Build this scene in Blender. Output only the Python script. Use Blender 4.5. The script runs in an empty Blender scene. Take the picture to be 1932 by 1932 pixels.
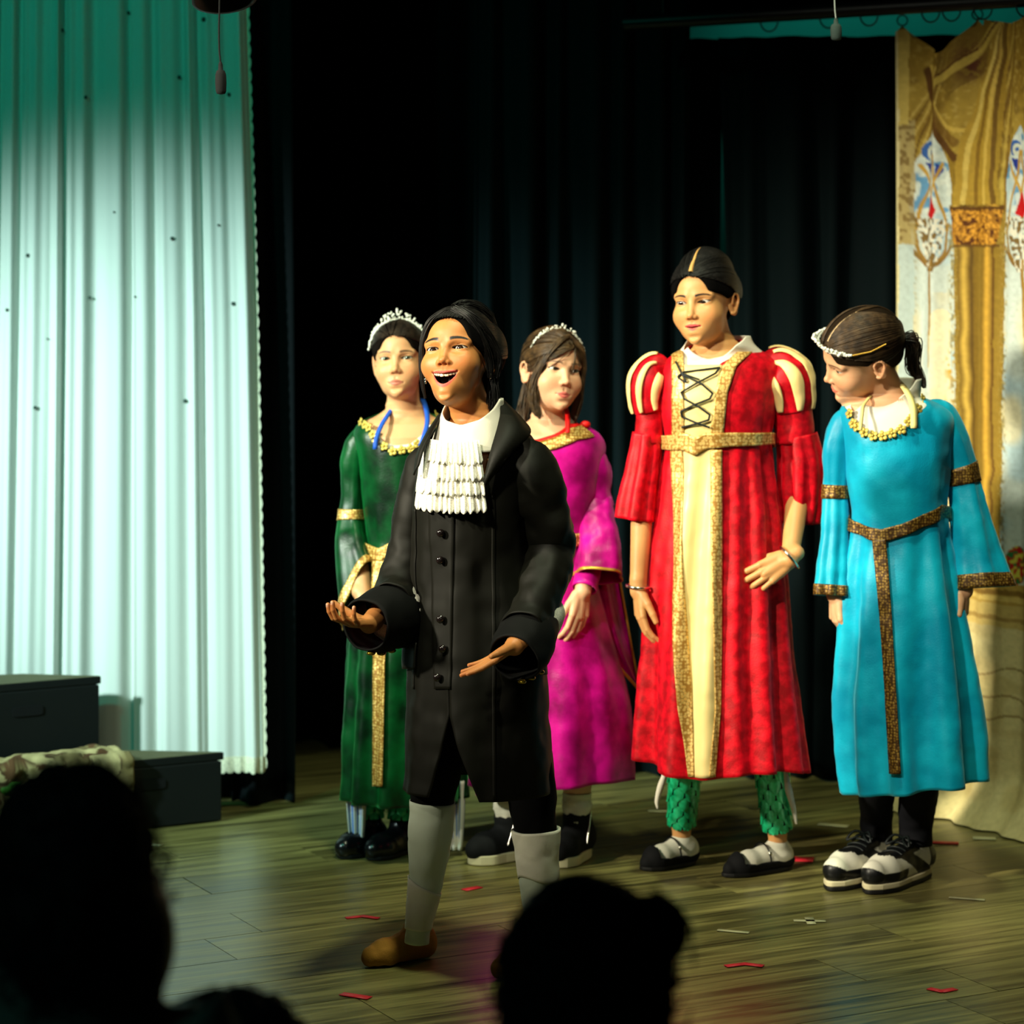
import bpy, math, random
import numpy as np
from mathutils import Vector, Matrix

# ---------------------------------------------------------------- camera, world, lights, exposure
SC = bpy.context.scene
COL = SC.collection
CAM_H, FPX = 1.46, 5000.0          # camera height over the stage floor, focal length in pixels of the 1932 frame
HORIZON = 500.0

def at(px, py, d):
    """a point at distance d (m) in front of the camera seen at pixel px, py"""
    return Vector(((px - 966.0) * d / FPX, d, CAM_H - (py - HORIZON) * d / FPX))

cam_d = bpy.data.cameras.new('camera')
cam = bpy.data.objects.new('camera', cam_d)
COL.objects.link(cam)
cam.location = (0, 0, CAM_H)
cam.rotation_euler = (math.pi / 2, 0, 0)
cam_d.sensor_width = 36.0
cam_d.lens = 36.0 * FPX / 1932.0
cam_d.shift_y = -(966.0 - HORIZON) / 1932.0
cam_d.clip_end = 100
cam_d.dof.use_dof = True
cam_d.dof.focus_distance = 5.45
cam_d.dof.aperture_fstop = 3.6
SC.camera = cam

SC.view_settings.view_transform = 'Standard'
SC.view_settings.look = 'None'
SC.view_settings.exposure = 0.0
SC.view_settings.gamma = 1.0
SC.view_settings.use_curve_mapping = False

world = bpy.data.worlds.new('dark_hall')
SC.world = world
world.use_nodes = True
world.node_tree.nodes['Background'].inputs[0].default_value = (0.10, 0.22, 0.20, 1)
world.node_tree.nodes['Background'].inputs[1].default_value = 0.012

def spot(name, loc, target, power, color, size_deg, blend, radius):
    l = bpy.data.lights.new(name, 'SPOT')
    l.energy = power; l.color = color
    l.spot_size = math.radians(size_deg); l.spot_blend = blend
    l.shadow_soft_size = radius
    o = bpy.data.objects.new(name, l)
    COL.objects.link(o)
    o.location = loc
    v = Vector(target) - Vector(loc)
    o.rotation_euler = v.to_track_quat('-Z', 'Y').to_euler()
    return o

# two stage spotlights high on the left, then three added fill lights
spot('key_spotlight', (-4.3, 3.5, 2.9), (0.58, 6.3, 0.98), 2550, (1.0, 0.91, 0.68), 26, 1.0, 0.14)
spot('upper_spotlight', (-2.0, 1.6, 4.5), (0.70, 6.5, 0.85), 1050, (1.0, 0.93, 0.70), 25, 1.0, 0.15)
spot('floor_fill', (0.25, 4.6, 5.2), (0.25, 5.95, 0.0), 520, (0.90, 1.0, 0.66), 46, 0.9, 0.2)  # added fill from above to brighten the floor
spot('audience_fill', (-1.9, 1.0, 2.4), (-0.50, 2.55, 0.50), 9, (0.35, 1.0, 0.85), 26, 0.8, 0.1)  # added dim fill on the left spectator's shirt
spot('front_fill', (0.9, -0.5, 3.6), (0.9, 6.4, 0.75), 60, (1.0, 0.95, 0.78), 26, 0.8, 0.15)  # added weak fill from the front
# cyan wash on the white side curtain, green light behind the drapes
spot('curtain_spotlight', (-3.4, 4.2, 2.2), (-0.86, 7.1, 0.74), 1350, (0.70, 1.0, 0.96), 32, 1.0, 0.12)
spot('curtain_wash', (-2.4, 3.2, 3.6), (-1.1, 7.1, 1.2), 150, (0.02, 1.0, 0.68), 46, 0.7, 0.10)
spot('back_wall_spotlight', (1.3, 8.5, 3.6), (1.35, 9.0, 2.2), 38, (0.05, 1.0, 0.75), 70, 0.8, 0.05)

# ---------------------------------------------------------------- helpers: materials
def srgb(r, g, b):
    f = lambda c: (c / 255.0 / 12.92) if c / 255.0 <= 0.04045 else ((c / 255.0 + 0.055) / 1.055) ** 2.4
    return (f(r), f(g), f(b))

def nodes_of(name):
    m = bpy.data.materials.new(name)
    m.use_nodes = True
    nt = m.node_tree
    b = nt.nodes['Principled BSDF']
    return m, nt, b

def setv(b, **kw):
    for k, v in kw.items():
        k = k.replace('_', ' ')
        if k in b.inputs:
            b.inputs[k].default_value = v

def mat(name, col, rough=0.6, spec=0.3, metal=0.0, sheen=0.0, noise=0.0, nscale=40.0, stretch=(1, 1, 1), bump=0.0, bscale=200.0, col2=None, sheen_col=None, sub=0.0, attr=None, detail=4.0, contrast=None):
    """plain procedural material: colour with noise variation (towards col2), relief from a second noise"""
    m, nt, b = nodes_of(name)
    c = tuple(col) + (1,)
    setv(b, Base_Color=c, Roughness=rough, Metallic=metal)
    b.inputs['Specular IOR Level'].default_value = spec
    if sheen:
        b.inputs['Sheen Weight'].default_value = sheen
        b.inputs['Sheen Roughness'].default_value = 0.35
        b.inputs['Sheen Tint'].default_value = tuple(sheen_col or col) + (1,)
    if sub:
        b.inputs['Subsurface Weight'].default_value = sub
        b.inputs['Subsurface Radius'].default_value = (0.012, 0.005, 0.003)
        b.inputs['Subsurface Scale'].default_value = 1.0
    tc = nt.nodes.new('ShaderNodeTexCoord')
    mp = nt.nodes.new('ShaderNodeMapping')
    mp.inputs['Scale'].default_value = stretch
    nt.links.new(tc.outputs['Object'], mp.inputs[0])
    src = None
    if attr:
        a = nt.nodes.new('ShaderNodeVertexColor'); a.layer_name = attr
        src = a.outputs[0]
        nt.links.new(src, b.inputs['Base Color'])
    if noise:
        n = nt.nodes.new('ShaderNodeTexNoise')
        n.inputs['Scale'].default_value = nscale
        n.inputs['Detail'].default_value = detail
        nt.links.new(mp.outputs[0], n.inputs['Vector'])
        fac = n.outputs['Fac']
        if contrast:
            r = nt.nodes.new('ShaderNodeMapRange')
            r.inputs[1].default_value, r.inputs[2].default_value = contrast
            nt.links.new(fac, r.inputs[0]); fac = r.outputs[0]
        mx = nt.nodes.new('ShaderNodeMix'); mx.data_type = 'RGBA'
        if src is not None:
            nt.links.new(src, mx.inputs['A'])
            mx.blend_type = 'MULTIPLY'
        else:
            mx.inputs['A'].default_value = c
        c2 = col2 if col2 is not None else tuple(v * (1 - noise) for v in col)
        mx.inputs['B'].default_value = tuple(c2) + (1,)
        nt.links.new(fac, mx.inputs['Factor'])
        nt.links.new(mx.outputs['Result'], b.inputs['Base Color'])
    if bump:
        n2 = nt.nodes.new('ShaderNodeTexNoise')
        n2.inputs['Scale'].default_value = bscale
        n2.inputs['Detail'].default_value = 3
        nt.links.new(mp.outputs[0], n2.inputs['Vector'])
        bp = nt.nodes.new('ShaderNodeBump')
        bp.inputs['Strength'].default_value = bump
        bp.inputs['Distance'].default_value = 0.004
        nt.links.new(n2.outputs['Fac'], bp.inputs['Height'])
        nt.links.new(bp.outputs['Normal'], b.inputs['Normal'])
    return m

# ---------------------------------------------------------------- helpers: objects
def tag(o, label=None, cat=None, group=None, kind=None):
    if label: o['label'] = label
    if cat: o['category'] = cat
    if group: o['group'] = group
    if kind: o['kind'] = kind
    return o

def empty(name, loc=(0, 0, 0)):
    o = bpy.data.objects.new(name, None)
    o.empty_display_size = 0.1
    o.location = loc
    COL.objects.link(o)
    return o

def set_parent(o, p):
    o.parent = p
    if p is not None:
        bpy.context.view_layer.update() if False else None
        o.matrix_parent_inverse = world_of(p).inverted()

def world_of(o):
    m = o.matrix_basis.copy()
    if o.parent:
        m = world_of(o.parent) @ o.matrix_parent_inverse @ m
    return m

def mesh_obj(name, verts, faces, material, parent=None, smooth=True, cols=None, mats=None, fmat=None):
    """verts in world space; parts keep their world place under their thing"""
    me = bpy.data.meshes.new(name)
    verts = np.asarray(verts, dtype=np.float32)
    if isinstance(faces, np.ndarray):
        nf, k = faces.shape
        me.vertices.add(len(verts)); me.vertices.foreach_set('co', verts.ravel())
        me.loops.add(nf * k); me.loops.foreach_set('vertex_index', faces.astype(np.int32).ravel())
        me.polygons.add(nf)
        me.polygons.foreach_set('loop_start', np.arange(0, nf * k, k, dtype=np.int32))
        me.polygons.foreach_set('loop_total', np.full(nf, k, dtype=np.int32))
        me.update(calc_edges=True)
    else:
        me.from_pydata([tuple(map(float, v)) for v in verts], [], faces)
    if smooth:
        me.polygons.foreach_set('use_smooth', np.ones(len(me.polygons), dtype=bool))
    if cols is not None:
        a = me.color_attributes.new('Col', 'FLOAT_COLOR', 'POINT')
        c = np.ones((len(verts), 4), dtype=np.float32); c[:, :3] = cols
        a.data.foreach_set('color', c.ravel())
    if mats:
        for m in mats: me.materials.append(m)
        if fmat is not None: me.polygons.foreach_set('material_index', np.asarray(fmat, dtype=np.int32))
    else:
        me.materials.append(material)
    me.validate()
    o = bpy.data.objects.new(name, me)
    COL.objects.link(o)
    if parent is not None: set_parent(o, parent)
    return o

def solidify(o, t, offset=-1.0):
    m = o.modifiers.new('thickness', 'SOLIDIFY'); m.thickness = t; m.offset = offset
    return o

def grid_faces(nu, nv, close_u=False, close_v=False):
    """faces of a (nv rows, nu columns) grid stored row-major"""
    iu = np.arange(nu if close_u else nu - 1); iv = np.arange(nv if close_v else nv - 1)
    U, V = np.meshgrid(iu, iv)
    a = V * nu + U; b = V * nu + (U + 1) % nu
    c = ((V + 1) % nv) * nu + (U + 1) % nu; d = ((V + 1) % nv) * nu + U
    return np.stack([a, b, c, d], -1).reshape(-1, 4)

def merge(parts):
    """list of (verts, quads) -> one"""
    vs, fs, n = [], [], 0
    for v, f in parts:
        vs.append(np.asarray(v, dtype=np.float32)); fs.append(np.asarray(f) + n); n += len(v)
    return np.concatenate(vs), np.concatenate(fs)

def box_vf(cx, cy, cz, sx, sy, sz, rot=0.0):
    v = np.array([[x, y, z] for z in (-.5, .5) for y in (-.5, .5) for x in (-.5, .5)]) * (sx, sy, sz)
    c, s = math.cos(rot), math.sin(rot)
    v = np.stack([v[:, 0] * c - v[:, 1] * s + cx, v[:, 0] * s + v[:, 1] * c + cy, v[:, 2] + cz], -1)
    f = np.array([[0, 2, 3, 1], [4, 5, 7, 6], [0, 1, 5, 4], [2, 6, 7, 3], [0, 4, 6, 2], [1, 3, 7, 5]])
    return v, f

def bevel(o, w, seg=2):
    m = o.modifiers.new('bevel', 'BEVEL'); m.width = w; m.segments = seg; m.limit_method = 'ANGLE'
    return o

def catmull(pts, n):
    """smooth curve through rows of pts (any number of columns), n samples"""
    p = np.asarray(pts, dtype=float)
    if len(p) == 2:
        t = np.linspace(0, 1, n)[:, None]
        return p[0] * (1 - t) + p[1] * t
    q = np.vstack([2 * p[0] - p[1], p, 2 * p[-1] - p[-2]])
    u = np.linspace(0, len(p) - 1, n)
    i = np.minimum(u.astype(int), len(p) - 2); t = (u - i)[:, None]
    a, b, c, d = q[i], q[i + 1], q[i + 2], q[i + 3]
    return 0.5 * (2 * b + (c - a) * t + (2 * a - 5 * b + 4 * c - d) * t ** 2 + (3 * b - a - 3 * c + d) * t ** 3)

def frames_along(P, ref=None):
    T = np.gradient(P, axis=0); T /= np.linalg.norm(T, axis=1)[:, None] + 1e-12
    if ref is None: ref = np.array([0.0, 1.0, 0.0])
    U = np.zeros_like(P); u = np.asarray(ref, float)
    for i in range(len(P)):
        u = u - T[i] * np.dot(u, T[i]); u /= np.linalg.norm(u) + 1e-12
        U[i] = u
    return T, U, np.cross(T, U)

def tubes_vf(paths, radii, k=5, flat=1.0, caps=True):
    """many polylines (n,3) swept with k-gon section; radii array or scalar for each path"""
    out = []
    ang = np.arange(k) * 2 * math.pi / k
    for P, r in zip(paths, radii):
        P = np.asarray(P, float); n = len(P)
        r = np.broadcast_to(np.asarray(r, float), (n,))
        T, U, V = frames_along(P, ref=np.array([0.13, 0.9, 0.41]))
        ring = P[:, None] + (U[:, None] * np.cos(ang)[None, :, None] * flat + V[:, None] * np.sin(ang)[None, :, None]) * r[:, None, None]
        v = ring.reshape(-1, 3); f = grid_faces(k, n, close_u=True)
        if caps:
            v = np.vstack([v, P[0], P[-1]])
            a = np.arange(k); b = (a + 1) % k
            f = np.vstack([f, np.stack([np.full(k, n * k), np.full(k, n * k), b, a], -1)[:, [0, 2, 3, 3]],
                           np.stack([np.full(k, n * k + 1), (n - 1) * k + a, (n - 1) * k + b, (n - 1) * k + b], -1)])
        out.append((v, f))
    return merge(out)

def ell_vf(c, r, R=None, nu=20, nv=12):
    t = np.linspace(0, 2 * math.pi, nu, endpoint=False); p = np.linspace(-math.pi / 2, math.pi / 2, nv)
    v = np.stack([np.outer(np.cos(p), np.cos(t)), np.outer(np.cos(p), np.sin(t)), np.outer(np.sin(p), np.ones(nu))], -1).reshape(-1, 3) * np.asarray(r)
    if R is not None: v = v @ np.asarray(R).T
    return v + np.asarray(c), grid_faces(nu, nv, close_u=True)

def quadtri(o):
    """drop the doubled corners of degenerate quads"""
    return o

# ---------------------------------------------------------------- helpers: solid modelling with distance fields
class Field:
    """a block of space sampled every h; shapes are blended in one after another"""
    def __init__(s, lo, hi, h):
        s.lo = np.asarray(lo, np.float32); s.h = h
        s.n = np.ceil((np.asarray(hi) - s.lo) / h).astype(int) + 1
        s.a = np.full(s.n, 0.5, np.float32)
    def block(s, lo, hi):
        i0 = np.maximum(np.floor((np.asarray(lo) - s.lo) / s.h).astype(int), 0)
        i1 = np.minimum(np.ceil((np.asarray(hi) - s.lo) / s.h).astype(int) + 1, s.n)
        if np.any(i1 <= i0): return None
        ax = [(s.lo[k] + s.h * np.arange(i0[k], i1[k])).astype(np.float32) for k in range(3)]
        X, Y, Z = np.meshgrid(*ax, indexing='ij')
        return (slice(i0[0], i1[0]), slice(i0[1], i1[1]), slice(i0[2], i1[2])), X, Y, Z
    def put(s, lo, hi, fn, k=0.0, sub=False):
        """fn(X,Y,Z) -> distance; union with blend k, or subtraction"""
        b = s.block(np.asarray(lo) - 2 * k - 2 * s.h, np.asarray(hi) + 2 * k + 2 * s.h)
        if b is None: return
        sl, X, Y, Z = b
        d = fn(X, Y, Z).astype(np.float32)
        a = s.a[sl]
        if sub:
            d = -d
            if k > 0:
                t = np.clip(0.5 - 0.5 * (d - a) / k, 0, 1)
                s.a[sl] = d * (1 - t) + a * t + k * t * (1 - t)
            else: s.a[sl] = np.maximum(a, d)
        else:
            if k > 0:
                t = np.clip(0.5 + 0.5 * (d - a) / k, 0, 1)
                s.a[sl] = d * (1 - t) + a * t - k * t * (1 - t)
            else: s.a[sl] = np.minimum(a, d)
    # shapes; M maps local (mm) to world, sc is its scale
    def ellipsoid(s, c, r, k=0.0, M=None, R=None, sub=False):
        c = np.asarray(c, float); r = np.asarray(r, float)
        if M is not None:
            L = np.array(M)[:3, :3]; o = np.array(M)[:3, 3]
        else:
            L = np.eye(3); o = np.zeros(3)
        if R is not None: L2 = L @ np.asarray(R)
        else: L2 = L
        cw = L @ c + o
        sc = abs(np.linalg.det(L)) ** (1 / 3)
        k = k * sc
        I = np.linalg.inv(L2)
        e = np.sqrt(((L2 * r) ** 2).sum(1))
        def fn(X, Y, Z):
            X = X - np.float32(cw[0]); Y = Y - np.float32(cw[1]); Z = Z - np.float32(cw[2])
            q = [(I[i, 0] * X + I[i, 1] * Y + I[i, 2] * Z) / r[i] for i in range(3)]
            k0 = np.sqrt(q[0] ** 2 + q[1] ** 2 + q[2] ** 2)
            k1 = np.sqrt((q[0] / r[0]) ** 2 + (q[1] / r[1]) ** 2 + (q[2] / r[2]) ** 2) + 1e-9
            return k0 * (k0 - 1) / k1 * sc
        s.put(cw - e, cw + e, fn, k, sub)
    def cone(s, a, b, ra, rb, k=0.0, M=None, sub=False):
        a = np.asarray(a, float); b = np.asarray(b, float)
        if M is not None:
            L = np.array(M)[:3, :3]; o = np.array(M)[:3, 3]
            sc = abs(np.linalg.det(L)) ** (1 / 3)
            a = L @ a + o; b = L @ b + o; ra *= sc; rb *= sc; k = k * sc
        ab = b - a; ll = float(ab @ ab) + 1e-12
        m = max(ra, rb)
        def fn(X, Y, Z):
            x = X - np.float32(a[0]); y = Y - np.float32(a[1]); z = Z - np.float32(a[2])
            t = np.clip((x * ab[0] + y * ab[1] + z * ab[2]) / ll, 0, 1)
            return np.sqrt((x - t * ab[0]) ** 2 + (y - t * ab[1]) ** 2 + (z - t * ab[2]) ** 2) - (ra + t * (rb - ra))
        s.put(np.minimum(a, b) - m, np.maximum(a, b) + m, fn, k, sub)
    def chain(s, pts, rad, k=0.0, M=None, sub=False, kj=None):
        for i in range(len(pts) - 1):
            s.cone(pts[i], pts[i + 1], rad[i], rad[i + 1], k if i == 0 or kj is None else kj, M, sub)
    def local(s, lo, hi, M, fn, k=0.0, sub=False):
        """fn gets local coordinates (mm), returns local distance"""
        L = np.array(M)[:3, :3]; o = np.array(M)[:3, 3]; I = np.linalg.inv(L)
        sc = abs(np.linalg.det(L)) ** (1 / 3)
        cs = np.array([[x, y, z] for x in (lo[0], hi[0]) for y in (lo[1], hi[1]) for z in (lo[2], hi[2])]) @ L.T + o
        def g(X, Y, Z):
            X = X - np.float32(o[0]); Y = Y - np.float32(o[1]); Z = Z - np.float32(o[2])
            return sc * fn(I[0, 0] * X + I[0, 1] * Y + I[0, 2] * Z, I[1, 0] * X + I[1, 1] * Y + I[1, 2] * Z, I[2, 0] * X + I[2, 1] * Y + I[2, 2] * Z)
        s.put(cs.min(0), cs.max(0), g, k * sc, sub)
    def mesh(s):
        a = s.a; neg = a < 0
        n = np.array(a.shape)
        cnt = np.zeros(n - 1, np.int8)
        for dx in (0, 1):
            for dy in (0, 1):
                for dz in (0, 1):
                    cnt += neg[dx:n[0] - 1 + dx, dy:n[1] - 1 + dy, dz:n[2] - 1 + dz]
        idx = np.argwhere((cnt > 0) & (cnt < 8))
        cid = np.full(n - 1, -1, np.int32); cid[idx[:, 0], idx[:, 1], idx[:, 2]] = np.arange(len(idx))
        pos = np.zeros((len(idx), 3), np.float32); w = np.zeros(len(idx), np.float32)
        cr = np.array([[x, y, z] for x in (0, 1) for y in (0, 1) for z in (0, 1)])
        for i in range(8):
            for j in range(i + 1, 8):
                if np.abs(cr[i] - cr[j]).sum() != 1: continue
                p = idx + cr[i]; q = idx + cr[j]
                v0 = a[p[:, 0], p[:, 1], p[:, 2]]; v1 = a[q[:, 0], q[:, 1], q[:, 2]]
                c = (v0 < 0) != (v1 < 0)
                t = np.where(c, v0 / np.where(c, v0 - v1, 1), 0)[:, None]
                pos += np.where(c[:, None], cr[i] + t * (cr[j] - cr[i]), 0); w += c
        V = s.lo + s.h * (idx + pos / w[:, None])
        F = []
        for ax in range(3):
            o1, o2 = [(1, 2), (2, 0), (0, 1)][ax]
            sl0 = [slice(None)] * 3; sl1 = [slice(None)] * 3
            sl0[ax] = slice(0, -1); sl1[ax] = slice(1, None)
            e = np.argwhere(neg[tuple(sl0)] != neg[tuple(sl1)])
            ok = (e[:, o1] > 0) & (e[:, o2] > 0) & (e[:, o1] < n[o1] - 1) & (e[:, o2] < n[o2] - 1)
            e = e[ok]
            d1 = np.zeros(3, int); d1[o1] = 1; d2 = np.zeros(3, int); d2[o2] = 1
            g = lambda q: cid[q[:, 0], q[:, 1], q[:, 2]]
            f = np.stack([g(e - d1 - d2), g(e - d2), g(e), g(e - d1)], -1)
            fl = ~neg[e[:, 0], e[:, 1], e[:, 2]]
            f[fl] = f[fl][:, ::-1]
            F.append(f)
        F = np.concatenate(F)
        F = F[(F >= 0).all(1)]
        return V, F

def smooth_mesh(V, F, it=1, lam=0.5):
    for _ in range(it):
        acc = np.zeros_like(V); c = np.zeros(len(V), np.float32)
        for i in range(4):
            a = F[:, i]; b = F[:, (i + 1) % 4]
            np.add.at(acc, a, V[b]); np.add.at(c, a, 1)
        V = V + lam * (acc / np.maximum(c, 1)[:, None] - V)
    return V

_rng = np.random.default_rng(7)
def vnoise(P, scale, seed=0):
    """cheap smooth value noise on points (n,3), about -1..1"""
    P = np.asarray(P, float) * scale + seed * 17.31
    i = np.floor(P).astype(np.int64); f = P - i; f = f * f * (3 - 2 * f)
    out = 0
    for dx in (0, 1):
        for dy in (0, 1):
            for dz in (0, 1):
                h = (i[:, 0] + dx) * 374761393 + (i[:, 1] + dy) * 668265263 + (i[:, 2] + dz) * 2147483647 + seed * 974711
                h = (h ^ (h >> 13)) * 1274126177; h = (h ^ (h >> 16)) & 0xffff
                w = (f[:, 0] if dx else 1 - f[:, 0]) * (f[:, 1] if dy else 1 - f[:, 1]) * (f[:, 2] if dz else 1 - f[:, 2])
                out = out + w * (h / 32767.5 - 1)
    return out

def sstep(a, b, x):
    t = np.clip((x - a) / (b - a), 0, 1)
    return t * t * (3 - 2 * t)

# ---------------------------------------------------------------- materials shared by the people
MAT = {}
def skin_mat(name):
    m = mat(name, (1, 1, 1), rough=0.46, spec=0.42, sub=0.25, attr='Col', bump=0.10, bscale=900)
    return m
MAT['skin'] = skin_mat('skin')
MAT['eye'] = mat('eye', (1, 1, 1), rough=0.06, spec=0.6, attr='Col')
MAT['teeth'] = mat('teeth', srgb(232, 222, 188), rough=0.2, spec=0.5, sub=0.1)
MAT['tongue'] = mat('tongue', srgb(190, 92, 84), rough=0.35, spec=0.5, sub=0.1)

# ---------------------------------------------------------------- heads: millimetres, face towards -y, x to the picture's right, z up, origin between the ears at eye height
def head_matrix(pos, yaw, pitch, roll, size, wide=1.0, tall=1.0):
    return np.array(Matrix.Translation(Vector(pos)) @ Matrix.Rotation(math.radians(yaw), 4, 'Z') @ Matrix.Rotation(math.radians(pitch), 4, 'X')
                    @ Matrix.Rotation(math.radians(roll), 4, 'Y') @ Matrix.Diagonal((size * 1e-3 * wide, size * 1e-3, size * 1e-3 * tall, 1)))

EYE_X, EYE_Y, EYE_R = 29.0, -61.5, 13.4

def lid_lines(p):
    up, lo, tilt = p.get('lid_up', 6.0), p.get('lid_lo', 4.4), p.get('lid_tilt', 0.07)
    def upper(u):
        q = np.clip(1 - (u / 14.8) ** 2, 0, 1)
        return tilt * u + up * q ** 0.75
    def lower(u):
        q = np.clip(1 - (u / 14.8) ** 2, 0, 1)
        return tilt * u - lo * q ** 0.9
    return upper, lower

def lip_curves(p):
    """upper and lower lip centre lines and radii, plus the mouth opening"""
    jo = p.get('jaw', 0.0); W = p.get('mouth_w', 22.0); cu = p.get('smile', 0.0)
    x = np.linspace(-1, 1, 13)
    yy = -86.6 + 10.0 * np.abs(x) ** 2.2 * (W / 24) ** 2
    if jo > 0:
        zt = -56.0 + cu * x ** 2 - 0.8 * np.exp(-(x / 0.2) ** 2)
        zb = zt - jo * (1 - np.abs(x) ** 2.3) - 0.5
        up = np.stack([x * W, yy + 0.5, zt + 2.6 * (1 - 0.6 * x ** 2)], -1); ru = 2.9 - 1.3 * np.abs(x) ** 1.5
        lo = np.stack([x * W * 0.97, yy + 3.0 + 2.0 * (1 - x ** 2), zb - 3.4 * (1 - 0.6 * x ** 2)], -1); rl = 4.2 - 2.6 * np.abs(x) ** 1.6
    else:
        zt = -60.5 + cu * x ** 2
        zb = zt
        bow = 1.2 * np.exp(-((np.abs(x) - 0.28) / 0.22) ** 2)
        up = np.stack([x * W, yy - 0.8 * (1 - np.abs(x)), zt + 3.2 * (1 - np.abs(x) ** 1.4) + 0.6 * bow], -1); ru = (3.5 - 2.5 * np.abs(x) ** 1.3) * p.get('lips', 0.85)
        lo = np.stack([x * W * 0.92, yy + 0.8, zt - 4.4 * (1 - np.abs(x) ** 1.7)], -1); rl = (4.3 - 3.1 * np.abs(x) ** 1.5) * p.get('lips', 0.85)
    return x * W, zt, zb, up, ru, lo, rl, yy

def sculpt_head(F, M, p):
    jo = p.get('jaw', 0.0); dz = -jo * p.get('jaw_k', 0.9)
    E = lambda c, r, k=0, sub=False, R=None: F.ellipsoid(c, r, k, M, R, sub)
    E((0, 8, 28), (70, 93, 75))                                        # skull
    E((0, -30, -28), (p.get('face_w', 57), 56.5, 66), 14)                               # face
    E((0, -34, -64 + dz), (p.get('jaw_w', 44), 44, 33), 16)                            # jaw
    E((0, -75.0, -85.5 + dz), (14, 11.5, 12.5), 16)                            # chin
    for s in (-1, 1):
        E((s * 33, -53, -33 + p.get('cheek_up', 0)), (25, 25, 24), 20)  # cheeks
        F.cone((s * 13, -75.5, 15), (s * 43, -64, 14), 6.5, 5.5, 14, M)    # brows
        E((s * 28.5, -83, -2), (17, 8.0, 9.5), 10, True)                 # eye hollow
    E((0, -63, -65 + dz * 0.6), (28, 22.5, 21), 14)                      # muzzle
    # nose
    nl = p.get('nose', 0.0)
    F.cone((0, -78, 4), (0, -90.0 - nl, -25.5), 4.4, 6.2, 9, M)
    E((0, -93.0 - nl, -30), (8.0, 7.8, 7.0), 6)
    for s in (-1, 1):
        E((s * 9.6, -86.5 - nl * 0.6, -33.5), (5.6, 7.6, 5.4), 4.5)
    for s in (-1, 1):
        E((s * 5.6, -91.5 - nl, -38.6), (3.0, 4.4, 3.2), 1.5, True)
    E((0, -89.5, -48.5), (2.4, 4, 6), 4, True)                             # philtrum
    # eyelids and the opening
    up_l, lo_l = lid_lines(p)
    for s in (-1, 1):
        E((s * EYE_X, EYE_Y, 0), (EYE_R + 1.5, EYE_R + 1.6, EYE_R + 1.0), 4)
        u = np.linspace(-12.5, 13.5, 9); zc = up_l(u) + p.get('crease', 3.4)
        yc = EYE_Y - np.sqrt(np.maximum((EYE_R + 2.2) ** 2 - (u * 0.8) ** 2 - zc ** 2, 4))
        F.chain(np.stack([s * (EYE_X + s * 0 ) + s * u, yc, zc], -1), np.full(9, 0.55), 1.6, M, True)
        def opening(x, y, z, s=s):
            uu = (x - s * EYE_X) * s
            d = np.maximum(lo_l(uu) - z, z - up_l(uu)) * 0.85
            d = np.maximum(d, np.abs(uu) - 14.8)
            return np.maximum(d, y - (EYE_Y - 1))
        F.local((s * EYE_X - 16, -100, -10), (s * EYE_X + 16, EYE_Y, 10), M, opening, 0.0, True)
    # mouth
    xs, zt, zb, up, ru, lo, rl, yy = lip_curves(p)
    F.chain(up, ru, 3.0, M, kj=1.2)
    F.chain(lo, rl, 3.0, M, kj=1.2)
    E((0, -87.0, -77.5 + dz * 1.4 - (2 if jo else 0)), (15, 4.5, 3.6), 8, True)
    if jo > 0:
        W = abs(xs[0])
        def gap(x, y, z):
            q = np.clip(x / W, -1, 1)
            t = -56.0 + p.get('smile', 0) * q ** 2 - 0.8 * np.exp(-(q / 0.2) ** 2)
            b = t - jo * (1 - np.abs(q) ** 2.3) - 0.5
            d = np.maximum(np.maximum(b - z, z - t), np.abs(x) - W)
            return np.maximum(d, y + 52)
        F.local((-W - 3, -110, -66 - jo), (W + 3, -50, -50), M, gap, 0.8, True)
    else:
        F.chain(np.stack([xs, yy - 4.2, zt + 0.2], -1), 1.15 - 0.5 * np.abs(xs / xs[0]), 0.8, M, True, kj=0.4)
    for s in (-1, 1):                                                   # mouth corners
        E((s * abs(xs[0]) * 1.03, yy[0] - 3.4, zt[0]), (1.8, 2.6, 1.6), 3.0, True)
    # ears
    for s in (-1, 1):
        e = p.get('ear', 1.0)
        R = np.array((Matrix.Rotation(s * math.radians(-24 * e), 3, 'Z') @ Matrix.Rotation(math.radians(10), 3, 'X')))
        E((s * 67.0, 12, -14), (5.5, 15, 26), 4, False, R)
        c = [(s * 70, 3, -10), (s * 72, 2, 4), (s * 74, 10, 12), (s * 77, 21, 8), (s * 77, 24, -6), (s * 73, 17, -24), (s * 69, 9, -34), (s * 66, 4, -33)]
        F.chain(np.array(catmull(c, 16)), np.full(16, 3.3), 2.0, M, kj=1.0)
        E((s * 76, 12.5, -1), (5.5, 8.5, 10.5), 2.5, True, R)
        E((s * 74, 9, -17), (5.0, 5.0, 7.5), 2.0, True, R)

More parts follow.
